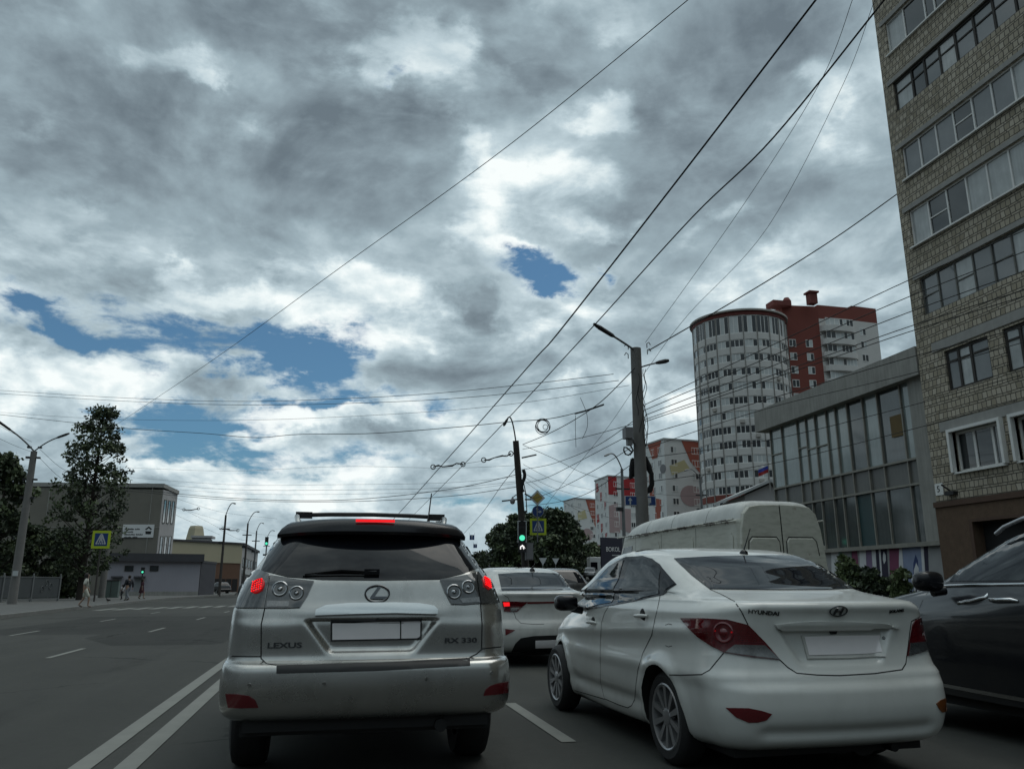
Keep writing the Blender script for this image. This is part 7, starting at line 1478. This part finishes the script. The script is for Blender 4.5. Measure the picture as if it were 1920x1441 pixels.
def person(label, loc, h, rz, stride, clothes, hair=None, arm=.0, stout=1.0, bag=False, long_hair=False):
    """standing or walking figure; y is the way the person faces; clothes = list of (name, colour, parts)"""
    o = empty('person', loc, rz); tag(o, label, 'person', 'pedestrians'); k = h / 1.75; w = stout
    J = {'pelvis': (0, 0, .95), 'waist': (0, .0, 1.08), 'chest': (0, .0, 1.30), 'neck': (0, .01, 1.48), 'jaw': (0, .035, 1.57), 'head': (0, .02, 1.66), 'crown': (0, .01, 1.73)}
    for s_, n in ((-1, 'l'), (1, 'r')):
        st = stride * s_
        J['hip' + n] = (s_ * .10 * w, 0, .90); J['knee' + n] = (s_ * .105, .10 + st * .20 if st else .015, .50); J['ank' + n] = (s_ * .10, st * .36 - .02, .09 + (.05 if st < 0 else 0)); J['toe' + n] = (s_ * .115, st * .36 + .17, .04)
        J['sho' + n] = (s_ * .185 * w, 0, 1.42); J['elb' + n] = (s_ * (.24 * w + arm * .05), -.03 - st * .10, 1.14); J['wri' + n] = (s_ * (.245 * w + arm * .06), .05 - st * .22, .90)
        J['palm' + n] = (s_ * (.245 * w + arm * .06), .065 - st * .24, .83)
        for f in range(4): J['fin%d' % f + n] = (s_ * (.245 * w + arm * .06) - s_ * .006 * f, .10 - st * .25 - .022 * f, .755 + .006 * abs(f - 1))
        J['thumb' + n] = (s_ * (.215 * w + arm * .06), .10 - st * .24, .80)
    rad = {'pelvis': (.145 * w, .105 * w), 'waist': (.125 * w, .095 * w), 'chest': (.15 * w, .105 * w), 'neck': .055, 'jaw': .068, 'head': .092, 'crown': .065}
    for n in 'lr': rad.update({'hip' + n: .088 * w, 'knee' + n: .058, 'ank' + n: .040, 'toe' + n: .035, 'sho' + n: .062, 'elb' + n: .043, 'wri' + n: .030, 'palm' + n: (.036, .02), 'thumb' + n: .011, **{'fin%d' % f + n: .009 for f in range(4)}})
    names = list(J); E = [('pelvis', 'waist'), ('waist', 'chest'), ('chest', 'neck'), ('neck', 'jaw'), ('jaw', 'head'), ('head', 'crown')]
    for n in 'lr': E += [('pelvis', 'hip' + n), ('hip' + n, 'knee' + n), ('knee' + n, 'ank' + n), ('ank' + n, 'toe' + n), ('chest', 'sho' + n), ('sho' + n, 'elb' + n), ('elb' + n, 'wri' + n), ('wri' + n, 'palm' + n), ('palm' + n, 'thumb' + n)] + [('palm' + n, 'fin%d' % f + n) for f in range(4)]
    def sub(keep, grow, edges=None):
        ed = [e for e in E if e[0] in keep and e[1] in keep] if edges is None else edges; nm = [n for n in names if any(n in e for e in ed)]; idx = {n: i for i, n in enumerate(nm)}
        rr = [tuple(q + grow for q in rad[n]) if isinstance(rad[n], tuple) else rad[n] + grow for n in nm]; return [tuple(c * k for c in J[n]) for n in nm], [(idx[a], idx[b]) for a, b in ed], [tuple(q * k for q in r) if isinstance(r, tuple) else r * k for r in rr]
    v, e, r = sub(set(names), 0); body = skin_mesh('body', v, e, r, M['skin'], o)
    for nm, mat, kind in clothes:
        if kind == 'top': keep = {'pelvis', 'waist', 'chest'} | {q + n for q in ('sho', 'elb', 'hip') for n in 'lr'}
        elif kind == 'long top': keep = {'pelvis', 'waist', 'chest'} | {q + n for q in ('sho', 'elb', 'wri', 'hip') for n in 'lr'}
        elif kind == 'trousers': keep = {'pelvis', 'waist'} | {q + n for q in ('hip', 'knee', 'ank') for n in 'lr'}
        elif kind == 'shorts': keep = {'pelvis', 'waist'} | {q + n for q in ('hip', 'knee') for n in 'lr'}
        elif kind == 'shoes': keep = {q + n for q in ('ank', 'toe') for n in 'lr'}
        if kind == 'shoes':
            for n in 'lr': v, e, r = sub(None, .012, [('ank' + n, 'toe' + n)]); skin_mesh(nm, v, e, r, mat, o)
        elif kind == 'skirt': 
            mb = MB(); mb.lathe([(.15 * w * k, 1.08 * k), (.19 * w * k, .9 * k), (.24 * w * k, .52 * k), (.22 * w * k, .52 * k)], (0, 0, 0), 'z', 18, False); mb.build(nm, mat, o, 50)
        else: v, e, r = sub(keep, .022 if kind in ('trousers', 'shorts') else .034); skin_mesh(nm, v, e, r, mat, o)
    mb = MB(); mb.lathe([(.001, 1.775 * k), (.06 * k, 1.765 * k), (.10 * k, 1.71 * k), (.105 * k, 1.65 * k), (.085 * k, (1.40 if long_hair else 1.58) * k), (.05 * k, (1.36 if long_hair else 1.56) * k)], (0, -.02 * k, 0), 'z', 16); mb.build('hair', hair or M['hair_dark'], o, 60)
    mb = MB(); mb.lathe([(.001, .03), (.012, .01), (.016, -.012)], (0, .118 * k, 1.64 * k), 'y', 8)
    for s_ in (-1, 1): mb.lathe([(.001, .006), (.010, .0), (.010, -.01)], (s_ * .035 * k, .105 * k, 1.67 * k), 'y', 8)
    mb.build('face_features', M['skin'], body)
    if bag: mb = MB(); mb.box((-.02, -.20 * w, 1.22 * k), (.30, .14, .40)); mb.build('rucksack', M['hair_dark'], o)
    return o
cl = lambda n, c: pm(n, c, .85, 0, .15, 9)
pat, t = newmat('white_patterned_cloth'); nn = t.noise(coords(t), 9, 3, .5); t.l.new(t.mix(t.smooth(nn, .60, .64), (.46, .46, .41, 1), (.03, .03, .03, 1)), t.b.inputs['Base Color']); t.b.inputs['Roughness'].default_value = .9
p = G(156, 1138.5, .12); person('woman in a white patterned top and white shorts at the crossing', p, 1.68, R(-75), .6, [('shirt', pat, 'top'), ('shorts', cl('white_cloth', (.44, .44, .38)), 'shorts'), ('shoe', cl('pale_shoe', (.2, .17, .15)), 'shoes')], long_hair=True)
p = G(238, 1125.5, .12); D_ = (p - CAM).length; person('stout man in a loose black top and pale trousers walking with a child', p, 1.80, R(60), .6, [('top', cl('black_cloth', (.012, .014, .02)), 'long top'), ('trousers', cl('pale_grey_cloth', (.17, .18, .20)), 'trousers'), ('shoe', cl('black_shoe', (.012, .012, .012)), 'shoes')], stout=1.35)
p = G(227.5, 1123.5, .12); person('small child in a white shirt and dark trousers beside the stout man', p, 1.15, R(60), .4, [('shirt', cl('white_shirt', (.40, .41, .42)), 'top'), ('trousers', cl('dark_trousers', (.015, .016, .02)), 'trousers'), ('shoe', cl('dark_shoe', (.012, .012, .012)), 'shoes')])
p = G(264, 1122.5, .12); person('woman in a burgundy dress near the pedestrian signal', p, 1.62, R(-60), .5, [('dress', cl('burgundy_cloth', (.055, .016, .026)), 'top'), ('skirt', cl('burgundy_skirt', (.05, .015, .024)), 'skirt'), ('shoe', cl('tan_shoe', (.12, .09, .07)), 'shoes')], long_hair=True)
p = G(202, 1129.5, .12); o = empty('pigeon', p, R(70)); tag(o, 'dark pigeon standing on the left pavement', 'bird'); mb = MB(); mb.tube([(0, -.20, .15), (0, -.13, .17), (0, -.03, .17), (0, .06, .20), (0, .10, .25), (0, .125, .285), (0, .15, .285), (0, .185, .275)], [.012, .04, .075, .065, .035, .034, .026, .004], 10); mb.build('body', M['hair_dark'], o, 60)
mb = MB()
for s_ in (-1, 1): mb.tube([(s_ * .025, 0, .12), (s_ * .025, .01, .0), (s_ * .025, .05, .005)], .008, 5)
mb.build('leg', M['skin'], o)
